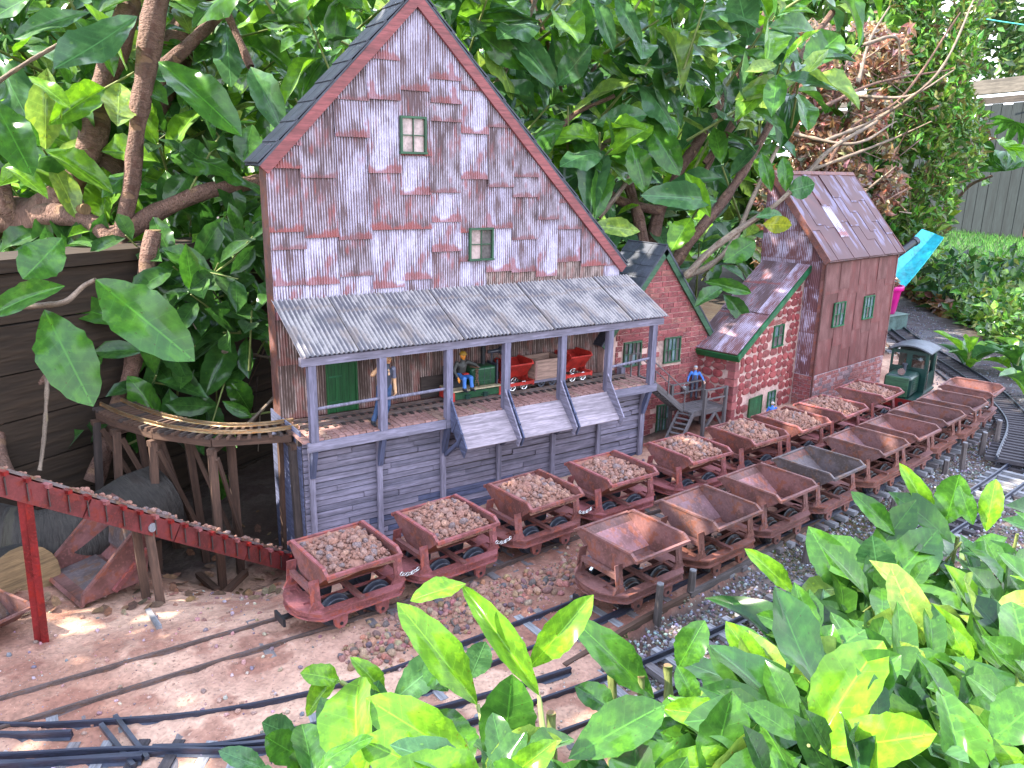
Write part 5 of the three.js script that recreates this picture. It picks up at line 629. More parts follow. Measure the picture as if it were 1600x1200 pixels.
// ---------- track, little engine and wagons on the deck ----------
const DZ = -0.073, DG = 0.03, RY0 = DK + 0.0068;
{
  const t = thing('railway_track', 'rusty track along the mill deck under the canopy', 'railway track'); const c = curve2([[0.0, DZ], [0.3, DZ], [0.655, DZ]], RY0); for (const s of [-1, 1]) part(t, 'rail', sweep(c, s * DG / 2, RAILP.map((q) => [q[0] * 0.9, q[1] * 0.8])), M.railRust); const ge = sleeperGeos(0.056, 0.0062, 0.0022); for (let i = 0; i < 44; i++) { const m = part(t, 'sleeper', pick(ge), M.darkWood); m.position.set(0.008 + i * 0.0148, DK + 0.0014, DZ); m.rotation.y = Math.PI / 2; }
}
function smallWheels(t, xs, r, m, spokes) { for (const x of xs) for (const s of [-1, 1]) { const z = s * DG / 2; const g = new THREE.TorusGeometry(r * 0.86, r * 0.16, 6, 20); const w = part(t, 'wheel', merge([g, ...(spokes ? [0, 1, 2].map((i) => rod([Math.cos(i * 1.047) * -r * 0.8, Math.sin(i * 1.047) * -r * 0.8, 0], [Math.cos(i * 1.047) * r * 0.8, Math.sin(i * 1.047) * r * 0.8, 0], r * 0.09)) : []), rod([0, 0, -0.002], [0, 0, 0.002], r * (spokes ? 0.28 : 0.72), r * (spokes ? 0.28 : 0.72), 14)]), m); w.position.set(x, r, z); } for (const x of xs) part(t, 'axle', rod([x, r, -DG / 2], [x, r, DG / 2], 0.0012), M.darkSteel); }
{
  const X0 = onZ(705, 625, DZ + 0.02).x, X1 = onZ(783, 610, DZ + 0.02).x, cx = (X0 + X1) / 2, hl = (X1 - X0) / 2; const t = thing('deck_locomotive', 'small green open locomotive with red buffer beams on the mill deck', 'locomotive', [cx, RY0, DZ]);
  part(t, 'side_frame', merge([bx(-hl + 0.006, hl - 0.006, 0.003, 0.0145, 0.0195, 0.022), bx(-hl + 0.006, hl - 0.006, 0.003, 0.0145, -0.022, -0.0195)]), M.locoGreen); for (const s of [-1, 1]) part(t, 'buffer_beam', bx(s > 0 ? hl - 0.0058 : -hl, s > 0 ? hl : -hl + 0.0058, 0.0005, 0.0165, -0.023, 0.023), M.brightRed.clone()); part(t, 'footplate', bx(-hl + 0.002, hl - 0.002, 0.0166, 0.0188, -0.024, 0.024), M.cream);
  for (const x of [-0.02, 0.016]) part(t, 'axle_box', merge([bx(x - 0.004, x + 0.004, 0.002, 0.0105, 0.0221, 0.0245), bx(x - 0.008, x + 0.008, 0.006, 0.0075, 0.0221, 0.0238)]), M.locoGreen2); smallWheels(t, [-0.02, 0.016], 0.0075, M.steel, false);
  const bn = part(t, 'bonnet', metreUV(new RoundedBoxGeometry(0.05, 0.034, 0.032, 3, 0.005).translate(hl - 0.033, 0.0358, 0), 0.1), M.locoGreen); part(bn, 'bonnet_band', merge([-0.012, 0.0, 0.012].map((x) => bx(hl - 0.033 + x, hl - 0.033 + x + 0.001, 0.022, 0.05, 0.0157, 0.0164))), M.darkSteel); for (const y of [0.028, 0.036, 0.044]) part(bn, 'louvre', bx(hl - 0.042, hl - 0.018, y, y + 0.0008, 0.0158, 0.0168), M.greenBarge);
  part(t, 'radiator_frame', metreUV(new RoundedBoxGeometry(0.003, 0.037, 0.035, 2, 0.0014).translate(hl - 0.0065, 0.037, 0), 0.1), M.darkSteel); part(t, 'seat', merge([bx(-hl + 0.006, -hl + 0.036, 0.019, 0.034, -0.016, 0.004), bx(-hl + 0.004, -hl + 0.007, 0.034, 0.055, -0.018, 0.004)]), M.black);
  part(t, 'exhaust_stack', merge([rod([hl - 0.022, 0.052, -0.006], [hl - 0.022, 0.092, -0.006], 0.0042, 0.0042, 14), rod([hl - 0.022, 0.092, -0.006], [hl - 0.020, 0.1, -0.006], 0.0055, 0.003, 14), rod([hl - 0.022, 0.075, -0.006], [hl - 0.022, 0.079, -0.006], 0.0055, 0.0055, 14)]), M.black);
  part(t, 'lamp', merge([rod([hl - 0.008, 0.054, 0], [hl - 0.008, 0.072, 0], 0.0016), rod([hl - 0.016, 0.074, 0], [hl + 0.004, 0.075, 0.002], 0.003, 0.004, 12), rod([hl + 0.004, 0.075, 0.002], [hl + 0.009, 0.0755, 0.003], 0.0045, 0.009, 14)]), M.darkSteel); part(t, 'brake_column', rod([hl - 0.004, 0.02, 0.012], [hl - 0.004, 0.062, 0.012], 0.0018), M.darkSteel);
  const ch = new THREE.Group(); ch.name = 'chain'; t.add(ch); for (let q = 0; q < 2; q++) for (let i = 0; i < 13; i++) { const g = new THREE.TorusGeometry(0.0015, 0.0006, 4, 8); const o = part(ch, 'link', g, M.chainRust); const u = i / 12, x = hl - 0.053 + q * 0.009 + Math.sin(u * 3) * (q ? -0.004 : 0.003); o.position.set(x, u < 0.25 ? 0.0535 : 0.0535 - (u - 0.25) * 0.045, u < 0.25 ? 0.006 + u * 0.045 : 0.0178); o.rotation.set(0.4 * i, i, 0.5); }
  const jy = (RY0 + 0.034 - DK) / 0.0485; figure('driver in blue jeans and dark jacket sitting sideways on the green engine', [cx - hl + 0.029, RY0 + 0.0008, DZ + 0.005], 0.05, { scale: 0.053, skin: [0.75, 0.27, 0.03], shirt: [0.05, 0.05, 0.045], trousers: [0.05, 0.17, 0.48], boots: [0.02, 0.02, 0.025], helmet: yellow, grip: 0.3,
    j: { head: [0.0, 1.42, 0.08], chest: [0, 1.05, 0.02], hip: [0, 0.76, -0.06], arm: [[[-0.2, 1.18, 0.02], [-0.33, 0.95, 0.06], [-0.26, 0.72, 0.2]], [[0.2, 1.18, 0.03], [0.43, 1.08, 0.12], [0.62, 0.93, 0.16]]], leg: [[[-0.1, 0.73, 0.0], [-0.13, 0.72, 0.36], [-0.14, 0.40, 0.40], [0, 0, 1]], [[0.1, 0.73, 0.0], [0.13, 0.72, 0.36], [0.14, 0.40, 0.40], [0, 0, 1]]] } }, (t, s) => { const g = new RoundedBoxGeometry(0.2 * s, 0.04 * s, 0.16 * s, 2, 0.015 * s); g.translate(0.02 * s, 0.835 * s, 0.2 * s); part(t, 'red_cloth', g, M.brightRed); });
}
{
  const tip = (label, px, py) => { const x = onZ(px, py, DZ + 0.02).x, t = thing('deck_tipper', label, 'tipper wagon', [x, RY0, DZ], 0, 'red tipping wagons on the mill deck'); smallWheels(t, [-0.0125, 0.0125], 0.0085, M.steel, true); part(t, 'frame', merge([bx(-0.030, 0.030, 0.0105, 0.016, 0.0175, 0.0205), bx(-0.030, 0.030, 0.0105, 0.016, -0.0205, -0.0175), bx(-0.032, -0.0285, 0.0085, 0.0175, -0.02, 0.02), bx(0.0285, 0.032, 0.0085, 0.0175, -0.02, 0.02)]), M.brightRed); part(t, 'bearer', merge([bx(-0.028, -0.0262, 0.0175, 0.034, -0.004, 0.004), bx(0.0262, 0.028, 0.0175, 0.034, -0.004, 0.004)]), M.brightRed);
    const k = new THREE.Group(); k.name = 'tub'; t.add(k); tubParts(k, { end: M.brightRed, side: M.brightRed, rim: M.brightRed, inner: M.brightRed }, 0.094, 0.104); for (const ln of k.children) { ln.scale.set(0.52, 0.74, 0.5); ln.position.y = -0.012; } return t; };
  tip('bright red tipping wagon next to the green engine on the deck', 812, 595); tip('bright red tipping wagon nearest the right end of the deck', 905, 578);
  const x = onZ(857, 585, DZ + 0.02).x, t = thing('deck_wagon', 'plain brown wooden open wagon between the two red tippers', 'open wagon', [x, RY0, DZ]); smallWheels(t, [-0.0125, 0.0125], 0.0085, M.darkSteel, true); part(t, 'sole_bar', merge([bx(-0.03, 0.03, 0.010, 0.016, 0.015, 0.018), bx(-0.03, 0.03, 0.010, 0.016, -0.018, -0.015)]), M.greyWood2); part(t, 'floor', bx(-0.031, 0.031, 0.0162, 0.0185, -0.022, 0.022), M.tanWood);
  for (const s of [-1, 1]) for (let i = 0; i < 3; i++) { part(t, 'side_plank', bx(-0.032, 0.032, 0.0187 + i * 0.0115, 0.0187 + i * 0.0115 + 0.0112, s > 0 ? 0.0205 : -0.0228, s > 0 ? 0.0228 : -0.0205), M.tanWood); part(t, 'end_plank', bx(s > 0 ? 0.0301 : -0.0318, s > 0 ? 0.0318 : -0.0301, 0.0187 + i * 0.0115, 0.0187 + i * 0.0115 + 0.0112, -0.0204, 0.0204), M.tanWood); } for (const s of [-1, 1]) for (const xx of [-0.031, 0.028]) part(t, 'corner_iron', bx(xx, xx + 0.003, 0.0187, 0.053, s > 0 ? 0.0229 : -0.0236, s > 0 ? 0.0236 : -0.0229), M.pinkWood);
}
// ---------- green locomotive beyond the wagons ----------
{
  const t = thing('green_locomotive', 'dark green shunting locomotive with grey cab roof beside the tower', 'locomotive', [1.375, 0.0, 0.108], 0.28); const G = M.locoGreen2; // bonnet towards -x
  t.position.set(1.392, 0, 0.096);
  part(t, 'chassis', merge([bx(-0.085, 0.075, 0.026, 0.038, -0.04, 0.04), bx(-0.09, -0.085, 0.022, 0.042, -0.042, 0.042)]), M.darkRed); for (const x of [-0.045, 0.04]) for (const z of [-0.0275, 0.0275]) wheel(t, x, z, 0.0125, M.black, M.steel, 0.0205);
  part(t, 'footplate', bx(-0.088, 0.08, 0.0382, 0.0425, -0.044, 0.044), G); const bn = part(t, 'bonnet', metreUV(new RoundedBoxGeometry(0.078, 0.05, 0.058, 4, 0.009).translate(-0.040, 0.0665, 0), 0.1), G); part(bn, 'radiator', metreUV(new RoundedBoxGeometry(0.004, 0.046, 0.05, 2, 0.0018).translate(-0.0795, 0.066, 0), 0.1), M.greenBarge); for (let i = 0; i < 6; i++) part(bn, 'louvre', bx(-0.055, -0.02, 0.055 + i * 0.005, 0.0565 + i * 0.005, 0.0288, 0.0302), M.locoGreen);
  part(t, 'headlamp', merge([rod([-0.066, 0.0915, 0.004], [-0.066, 0.098, 0.004], 0.002), rod([-0.062, 0.1, 0.004], [-0.073, 0.1, 0.005], 0.0045, 0.008, 16)]), M.steel); part(t, 'exhaust', merge([rod([-0.03, 0.09, 0.0], [-0.03, 0.108, 0], 0.004, 0.004, 12), rod([-0.03, 0.108, 0], [-0.03, 0.111, 0], 0.006, 0.006, 12)]), M.darkSteel);
  const cab = part(t, 'cab', merge([bx(0.0, 0.003, 0.0425, 0.098, -0.04, 0.04), bx(0.0, 0.003, 0.128, 0.136, -0.04, 0.04), bx(0.0, 0.003, 0.098, 0.128, -0.04, -0.035), bx(0.0, 0.003, 0.098, 0.128, 0.035, 0.04), bx(0.0, 0.003, 0.098, 0.128, -0.006, 0.006), bx(0.072, 0.075, 0.0425, 0.136, -0.04, 0.04), bx(0.0032, 0.0718, 0.0425, 0.085, 0.037, 0.04), bx(0.0032, 0.0718, 0.0425, 0.085, -0.04, -0.037), bx(0.0032, 0.012, 0.085, 0.136, 0.037, 0.04), bx(0.06, 0.0718, 0.085, 0.136, 0.037, 0.04), bx(0.0032, 0.0718, 0.13, 0.136, -0.04, -0.037)]), G);
  for (const s of [-1, 1]) part(cab, 'window_pane', bx(0.001, 0.002, 0.098, 0.128, s > 0 ? 0.006 : -0.035, s > 0 ? 0.035 : -0.006), new THREE.MeshPhysicalMaterial({ color: 0xffffff, transmission: 1, thickness: 0, roughness: 0.05 })); part(cab, 'cab_seat', bx(0.04, 0.06, 0.0425, 0.105, -0.02, 0.02), M.brownWood);
  const rs = []; for (let i = 0; i <= 10; i++) { const a = -1 + 2 * i / 10; rs.push([a * 0.047, 0.150 - 0.013 * a * a]); } for (let i = 10; i >= 0; i--) { const a = -1 + 2 * i / 10; rs.push([a * 0.047, 0.147 - 0.013 * a * a]); } const g = plate(rs, 0.092, 0.1); g.rotateY(Math.PI / 2); g.translate(-0.009, 0, 0); g.computeVertexNormals(); part(t, 'cab_roof', g, mat([0.09, 0.10, 0.115], T.mott, 0.5)); part(t, 'handrail', merge([rod([0.004, 0.05, 0.0425], [0.004, 0.12, 0.0425], 0.0012), rod([0.068, 0.05, 0.0425], [0.068, 0.12, 0.0425], 0.0012)]), M.steel); part(t, 'buffer', merge([rod([-0.098, 0.032, 0.018], [-0.09, 0.032, 0.018], 0.005, 0.004, 12), rod([-0.098, 0.032, -0.018], [-0.09, 0.032, -0.018], 0.005, 0.004, 12)]), M.black);
}
// ---------- things beyond the tower ----------
{
  const t = thing('plastic_scoop', 'turquoise plastic scoop with black tube handle, standing beyond the tower', 'scoop'); const P = [[1385, 470], [1384, 425], [1440, 358], [1474, 370], [1405, 478]], d = [2.9, 2.9, 3.05, 3.02, 2.85]; const q = (i, e = 0) => at(P[i][0], P[i][1], d[i] + e);
  const line = (a, b, da, db, n) => { const o = []; for (let i = 0; i <= n; i++) o.push(at(lerp(a[0], b[0], i / n), lerp(a[1], b[1], i / n), lerp(da, db, i / n)).addScaledVector(UP, -0.012 * Math.sin(i / n * Math.PI))); return o; };
  const N = 8, rows = [line([1352, 432], [1440, 358], 2.92, 3.06, N), line([1366, 456], [1460, 365], 2.90, 3.05, N), line([1384, 478], [1474, 371], 2.84, 3.0, N)], pos = [], idx = []; for (let s = 0; s < 2; s++) for (const r of rows) for (const q of r) { const w = q.clone().addScaledVector(UP, -0.006 * s); pos.push(w.x, w.y, w.z); } const W = N + 1, H = 3 * W;
  for (let s = 0; s < 2; s++) for (let k = 0; k < 2; k++) for (let i = 0; i < N; i++) { const a = s * H + k * W + i; idx.push(a, a + 1, a + W, a + 1, a + W + 1, a + W); } const edge = (a, b) => idx.push(a, b, a + H, b, b + H, a + H); for (let i = 0; i < N; i++) { edge(i, i + 1); edge(2 * W + i, 2 * W + i + 1); } for (let k = 0; k < 2; k++) { edge(k * W, k * W + W); edge(k * W + N, k * W + W + N); }
  let g = new THREE.BufferGeometry(); g.setAttribute('position', new THREE.Float32BufferAttribute(pos, 3)); g.setIndex(idx); g = metreUV(g, 0.3); g.computeVertexNormals(); part(t, 'blade', g, M.turq); part(t, 'handle', merge([rod(at(1368, 422, 2.84), at(1427, 379, 2.92), 0.013, 0.014, 16)]), M.black); part(t, 'handle_end', rod(at(1427, 379, 2.92), at(1431, 376, 2.925), 0.0165, 0.0165, 16), M.darkSteel); 
  const base = onY(1385, 480, 0.0); const c = at(1386, 466, 2.78), pt = thing('plant_pot', 'bright magenta plastic pot beyond the tower, under the turquoise scoop', 'plant pot', [c.x, c.y - 0.052, c.z]); const prof = [[0.001, 0], [0.03, 0], [0.042, 0.082], [0.049, 0.083], [0.049, 0.098], [0.044, 0.098], [0.032, 0.006], [0.001, 0.006]].map((v) => new THREE.Vector2(...v)); part(pt, 'pot', new THREE.LatheGeometry(prof, 24), M.pink);
  const f = thing('pot_stand', 'grey green box standing below the magenta pot by the tower edge', 'box', [c.x, -0.02, c.z]); part(f, 'box', bx(-0.06, 0.06, 0, c.y - 0.052 + 0.0185, -0.05, 0.05), mat([0.10, 0.16, 0.14], T.mott, 0.7)); part(f, 'lid', bx(-0.064, 0.064, c.y - 0.052 + 0.0187, c.y - 0.052 + 0.0195, -0.054, 0.054), mat([0.16, 0.24, 0.20], T.mott, 0.6));
}
// far fence: boards, rails and capping
{
  const A = V3(8.6, 0, -5.6), B = V3(7.25, 0, -1.0), d = B.clone().sub(A), L = d.length(), a = Math.atan2(-d.z, d.x), t = thing('garden_fence', 'dark green-grey board fence at the back of the garden', 'fence', [A.x, 0, A.z], a); const n = 42; for (let i = 0; i < n; i++) part(t, 'board', bx(lerp(0, L, i / n) + 0.002, lerp(0, L, (i + 1) / n) - 0.003, -0.05, 1.20 + rr(-0.01, 0.01), rr(-0.008, 0.008), 0.02 + rr(0, 0.008), 0.5), M.fence); part(t, 'rail', bx(0, L, 1.21, 1.27, -0.01, 0.03, 0.5), M.fenceCap2); part(t, 'rail', bx(0, L, 0.3, 0.38, -0.05, -0.012, 0.5), M.fenceCap2); for (let i = 0; i < 3; i++) part(t, 'capping', bx(L * i / 3 + 0.004, L * (i + 1) / 3 - 0.004, 1.30, 1.43, -0.03, 0.05, 0.5), M.fenceCap); for (let i = 0; i <= 3; i++) part(t, 'post', bx(L * i / 3 - 0.04, L * i / 3 + 0.04, -0.1, 1.298, -0.1, -0.055, 0.5), M.fenceCap2);
  const w = thing('washing_line', 'thin turquoise line strung high above the far fence', 'line'); part(w, 'cord', limb([at(1490, 20, 7), at(1550, 32, 6.8), at(1640, 45, 6.6)], 0.006, 0.006, 6, 0, false), M.teal);
  const k = gpt(1597, 372), b = thing('wooden_box', 'small dark wooden planter against the far fence, right edge', 'planter', [k.x - 0.1, 0, k.z + 0.16], 0.4); b.scale.setScalar(0.7); for (let i = 0; i < 4; i++) { part(b, 'plank', bx(-0.15, 0.15, 0.02 + i * 0.055, 0.07 + i * 0.055, 0.13, 0.15, 0.3), M.brownWood); part(b, 'plank', bx(-0.15, 0.15, 0.02 + i * 0.055, 0.07 + i * 0.055, -0.15, -0.13, 0.3), M.brownWood); part(b, 'plank', bx(-0.15, -0.13, 0.02 + i * 0.055, 0.07 + i * 0.055, -0.129, 0.129, 0.3), M.brownWood); part(b, 'plank', bx(0.13, 0.15, 0.02 + i * 0.055, 0.07 + i * 0.055, -0.129, 0.129, 0.3), M.brownWood); } part(b, 'soil', bx(-0.13, 0.13, 0.02, 0.2, -0.13, 0.13), M.darkWood);
}
// ---------- foliage ----------
function leafGeo(fold, bend, wave, nx = 4, ny = 9, tipw = 1, s = 1) {
  const pos = [], uv = [], idx = []; for (let j = 0; j <= ny; j++) for (let i = 0; i <= nx; i++) {
    const v = j / ny, u = i / nx, x = u - 0.5; let w = Math.pow(Math.sin(Math.PI * Math.pow(clamp(v, 0, 1), 1.12)), 0.62); if (v < 0.35) w *= lerp(0.72, 1, v / 0.35); w *= 1 + 0.05 * Math.sin(v * 37 + s) * (i === 0 || i === nx ? 1 : 0); if (j === 0 || j === ny) w = 0.012;
    const y = v - bend * bend * 0.35 * v * v, z = Math.abs(x) * w * fold * 0.5 - bend * v * v + wave * 0.035 * Math.sin(v * 9 + s * 2 + (x > 0 ? 1.3 : 0)) * Math.abs(x) * 2 * w; pos.push(x * w, y, z); uv.push(0.5 + x * Math.max(w, 0.1), v);
  }
  for (let j = 0; j < ny; j++) for (let i = 0; i < nx; i++) { const a = j * (nx + 1) + i, b = a + nx + 1; idx.push(a, a + 1, b, b, a + 1, b + 1); }
  const g = new THREE.BufferGeometry(); g.setAttribute('position', new THREE.Float32BufferAttribute(pos, 3)); g.setAttribute('uv', new THREE.Float32BufferAttribute(uv, 2)); g.setIndex(idx); g.computeVertexNormals(); return g;
}
const LEAF = [leafGeo(0.35, 0.16, 1.2, 6, 14, 1, 1), leafGeo(0.6, 0.34, 1.6, 6, 14, 1, 2), leafGeo(0.25, -0.1, 1.6, 6, 14, 1, 3), leafGeo(0.9, 0.5, 1.4, 6, 14, 1, 4), leafGeo(0.35, 0.22, 2.4, 6, 14, 1, 5), leafGeo(-0.2, 0.4, 2, 6, 14, 1, 6)];
const LEAFLOW = leafGeo(0.4, 0.2, 0.5, 2, 4, 1, 6), SMALL = leafGeo(0.5, 0.15, 0, 2, 2, 1, 7), CURL = leafGeo(1.3, 0.6, 1.5, 2, 4, 1, 8);
const leafMatrix = (l) => { const y = l.d.clone().normalize(), z = l.n.clone().addScaledVector(y, -l.n.dot(y)).normalize(), x = y.clone().cross(z); return new THREE.Matrix4().makeBasis(x.multiplyScalar(l.W), y.multiplyScalar(l.L), z.multiplyScalar(l.L)).setPosition(l.p); };
const petG = new THREE.CylinderGeometry(0.5, 0.5, 1, 5);
function foliage(t, leaves, most = 300, low = LEAFLOW, nm = 'leaf') {
  leaves.forEach((l) => { const [x, y, z] = toPix(l.p.clone().addScaledVector(l.d.clone().normalize(), l.L / 2)); l.s = z > 0.1 && x > -60 && x < 1660 && y > -60 && y < 1260 ? l.L / z * (l.key ?? 1) : 0; });
  leaves.sort((a, b) => b.s - a.s); const rest = []; leaves.forEach((l, i) => { if (i < most && l.s > 0.012) { const o = part(t, nm, l.g ?? pick(LEAF), M.leaf[l.m]); o.matrix.copy(leafMatrix(l)); o.matrix.decompose(o.position, o.quaternion, o.scale); } else rest.push(l); });
  if (rest.length) { const im = new THREE.InstancedMesh(low, M.leaf.any, rest.length); rest.forEach((l, i) => { im.setMatrixAt(i, leafMatrix(l)); im.setColorAt(i, M.leaf[l.m].color.clone().multiplyScalar(rr(0.75, 1.25))); }); im.name = 'leaves'; im.castShadow = im.receiveShadow = true; t.add(im); stuff(im); }
}
const rv = () => { for (;;) { const v = V3(rr(-1, 1), rr(-1, 1), rr(-1, 1)), l = v.length(); if (l > 0.1 && l < 1) return v.divideScalar(l); } };
function sprig(out, stems, p, dir, len, n, L, mats, o = {}) {
  dir = dir.clone().normalize(); const a = rv().cross(dir).normalize(), b = dir.clone().cross(a), end = p.clone().addScaledVector(dir, len); let ph = rr(0, 6);
  if (stems) stems.push(rod(p.clone().addScaledVector(dir, -len * (o.back ?? 0.6)), end, L * 0.026, L * 0.015, 5));
  for (let k = 0; k < n; k++) { const u = (k + 0.6) / n, r = a.clone().multiplyScalar(Math.cos(ph)).addScaledVector(b, Math.sin(ph)); ph += 2.4 + rr(-0.3, 0.3); const up = lerp(0.15, 1.1, Math.pow(u, 2)) * (o.spread ?? 1); const d = r.multiplyScalar(1).addScaledVector(dir, up + rr(-0.15, 0.3)).add(V3(0, -(o.droop ?? 0.15), 0)).normalize(); const q = p.clone().addScaledVector(dir, len * lerp(0.1, 1, u)).addScaledVector(d, L * 0.07); const s = L * rr(0.7, 1.15) * (u > 0.9 ? 0.7 : 1); if (o.ok && !(o.ok(q) && o.ok(q.clone().addScaledVector(d, s)))) continue; out.push({ p: q, d, n: dir.clone().multiplyScalar(0.6).add(V3(-0.15, 0.7, 0.6)).addScaledVector(rv(), 0.45), L: s, W: s * rr(0.36, 0.48), m: pick(mats) }); }
}
// one leaf measured on the photograph: base and tip in pixels with their distances, width in pixels
function leafPx(out, bx0, by0, bd, tx, ty, td, w, m, g = 0, lean = 0.6, key = 3) { const p = at(bx0, by0, bd), q = at(tx, ty, td), d = q.clone().sub(p), L = d.length(); const toCam = CAM.clone().sub(p).normalize(); out.push({ p, d, n: toCam.multiplyScalar(lean).add(V3(0, 1 - lean, 0)).addScaledVector(rv(), 0.12), L, W: w * (bd + td) / 2 / FOCAL, m, g: LEAF[g], key }); }
const noMill = (p) => !(p.z > -0.2 && p.x > -0.06 && p.x < 0.74 && p.y < 0.9) && !(p.z > -0.23 && p.x >= 0.6 && p.x < 0.95 && p.y < 0.42) && !(p.z > -0.27 && p.x >= 0.85 && p.x < 1.62 && p.y < 0.56) && !(p.z > 0.1 && p.y < 0.3);
const CLMP = (px, py, d) => at(px, py, d);

// --- laurel with the big crooked limbs, left and above
{
  const t = thing('laurel_tree', 'big laurel with thick crooked brown limbs behind the trestle, left of the mill', 'tree'); const B = (pts, r0, r1, m = M.bark, seg = 12) => part(t, 'branch', limb(pts.map((q) => at(...q)), r0, r1, seg), m);
  const trunk = part(t, 'trunk', limb([[-70, 560, 1.62], [-50, 420, 1.58], [-10, 335, 1.55], [60, 345, 1.54], [130, 305, 1.55], [178, 245, 1.57], [235, 165, 1.6], [285, 60, 1.62], [330, -60, 1.65]].map((q) => at(...q)), 0.046, 0.03, 16), M.bark);
  B([[95, 318, 1.52], [140, 235, 1.5], [155, 150, 1.5], [185, 70, 1.52], [215, -50, 1.55]], 0.026, 0.018); B([[60, 335, 1.5], [110, 338, 1.48], [150, 352, 1.47], [198, 400, 1.45]], 0.022, 0.013); B([[165, 372, 1.47], [190, 365, 1.47], [245, 333, 1.48], [320, 300, 1.5], [400, 285, 1.54], [470, 262, 1.6]], 0.019, 0.013); B([[258, -60, 1.42], [240, 30, 1.42], [225, 130, 1.43], [212, 230, 1.44], [205, 300, 1.45], [185, 380, 1.47], [170, 480, 1.5]], 0.02, 0.014); B([[232, 122, 1.5], [280, 85, 1.52], [335, 30, 1.55], [380, -30, 1.58]], 0.014, 0.011); B([[352, 15, 1.5], [375, 65, 1.5], [392, 105, 1.5]], 0.008, 0.007);
  B([[-40, 300, 1.5], [-10, 270, 1.5], [10, 325, 1.5], [30, 345, 1.52]], 0.022, 0.018); B([[-30, 640, 1.3], [10, 600, 1.28], [55, 598, 1.27], [95, 572, 1.3]], 0.013, 0.009); B([[0, 640, 1.25], [-5, 700, 1.22], [20, 760, 1.2]], 0.013, 0.011); B([[240, 362, 1.36], [228, 430, 1.36], [210, 560, 1.37], [180, 660, 1.36], [148, 752, 1.35]], 0.0135, 0.0165); B([[75, 590, 1.22], [70, 680, 1.22], [63, 735, 1.21]], 0.0035, 0.003, M.barkPale, 7); B([[330, 548, 1.42], [380, 552, 1.45], [430, 560, 1.5]], 0.004, 0.003, M.barkPale, 7); B([[372, 680, 1.4], [420, 630, 1.42], [470, 580, 1.45]], 0.004, 0.003, M.barkPale, 7); B([[130, 420, 1.6], [150, 480, 1.6], [140, 560, 1.58]], 0.016, 0.02, M.barkDark); B([[-20, 482, 1.08], [60, 478, 1.07], [105, 470, 1.06], [130, 448, 1.06], [150, 437, 1.05]], 0.0045, 0.003, M.barkPale, 8); B([[-20, 140, 1.3], [40, 100, 1.3], [110, 60, 1.32]], 0.004, 0.003, M.barkPale, 7); B([[255, 420, 1.62], [262, 520, 1.6], [258, 640, 1.6]], 0.022, 0.026, M.barkDark);
  const c0 = at(240, 362, 1.36); const ce = new THREE.CylinderGeometry(0.0125, 0.0125, 0.003, 14); ce.translate(c0.x, c0.y + 0.001, c0.z); part(t, 'cut_end', metreUV(ce, 0.1), M.logEnd); const c1 = at(135, 327, 1.46); part(t, 'cut_stub', rod(at(112, 330, 1.49), c1, 0.011, 0.010, 12), M.logEnd);
  for (let i = 0; i < 26; i++) { const x = rr(60, 420), y = rr(420, 640), d = rr(1.4, 1.55); const a = at(x, y, d), b = at(x + rr(-40, 40), y + rr(20, 110), d + rr(-0.05, 0.05)); if (noMill(a) && noMill(b)) part(t, 'twig', rod(a, b, 0.0016, 0.001, 5), pick([M.barkPale, M.barkDark, M.bark])); }
  const L = [], st = [];
  leafPx(L, 150, 437, 1.05, 291, 551, 1.0, 88, 'mid', 0, 0.85); leafPx(L, 70, 484, 1.07, 140, 627, 1.04, 82, 'mid', 0, 0.85); leafPx(L, 98, 372, 1.12, 36, 440, 1.08, 62, 'mid', 2, 0.8); leafPx(L, 102, 447, 1.06, -25, 480, 1.0, 42, 'mid', 1, 0.7); leafPx(L, 248, 97, 1.2, 370, 190, 1.14, 62, 'mid', 0, 0.8); leafPx(L, 215, 26, 1.22, 86, 120, 1.14, 62, 'blue', 2, 0.7); leafPx(L, 142, 20, 1.25, 16, 50, 1.2, 34, 'blue', 0, 0.6); leafPx(L, -8, 160, 1.15, 44, 258, 1.1, 62, 'mid', 0, 0.8); leafPx(L, 10, 262, 1.2, 70, 288, 1.18, 30, 'fresh', 1, 0.6); leafPx(L, 392, 105, 1.4, 440, 190, 1.36, 45, 'blue', 1, 0.6); leafPx(L, 395, 195, 1.42, 380, 250, 1.4, 42, 'dark', 0, 0.7); leafPx(L, 110, 110, 1.35, 40, 60, 1.33, 30, 'blue', 1, 0.6); leafPx(L, 45, 120, 1.3, 108, 158, 1.28, 26, 'fresh', 0, 0.6);
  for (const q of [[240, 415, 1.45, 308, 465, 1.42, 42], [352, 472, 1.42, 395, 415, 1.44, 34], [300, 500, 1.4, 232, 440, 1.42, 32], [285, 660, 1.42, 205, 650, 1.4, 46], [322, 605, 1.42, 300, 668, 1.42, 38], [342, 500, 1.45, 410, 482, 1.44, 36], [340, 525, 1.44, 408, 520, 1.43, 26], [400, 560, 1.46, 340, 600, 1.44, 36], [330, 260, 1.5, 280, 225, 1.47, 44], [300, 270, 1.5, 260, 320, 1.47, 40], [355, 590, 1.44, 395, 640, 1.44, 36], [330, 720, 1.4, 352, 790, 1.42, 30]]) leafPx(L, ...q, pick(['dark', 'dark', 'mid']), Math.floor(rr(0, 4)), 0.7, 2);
  const mats = ['mid', 'mid', 'mid2', 'fresh', 'fresh', 'blue', 'pale'];
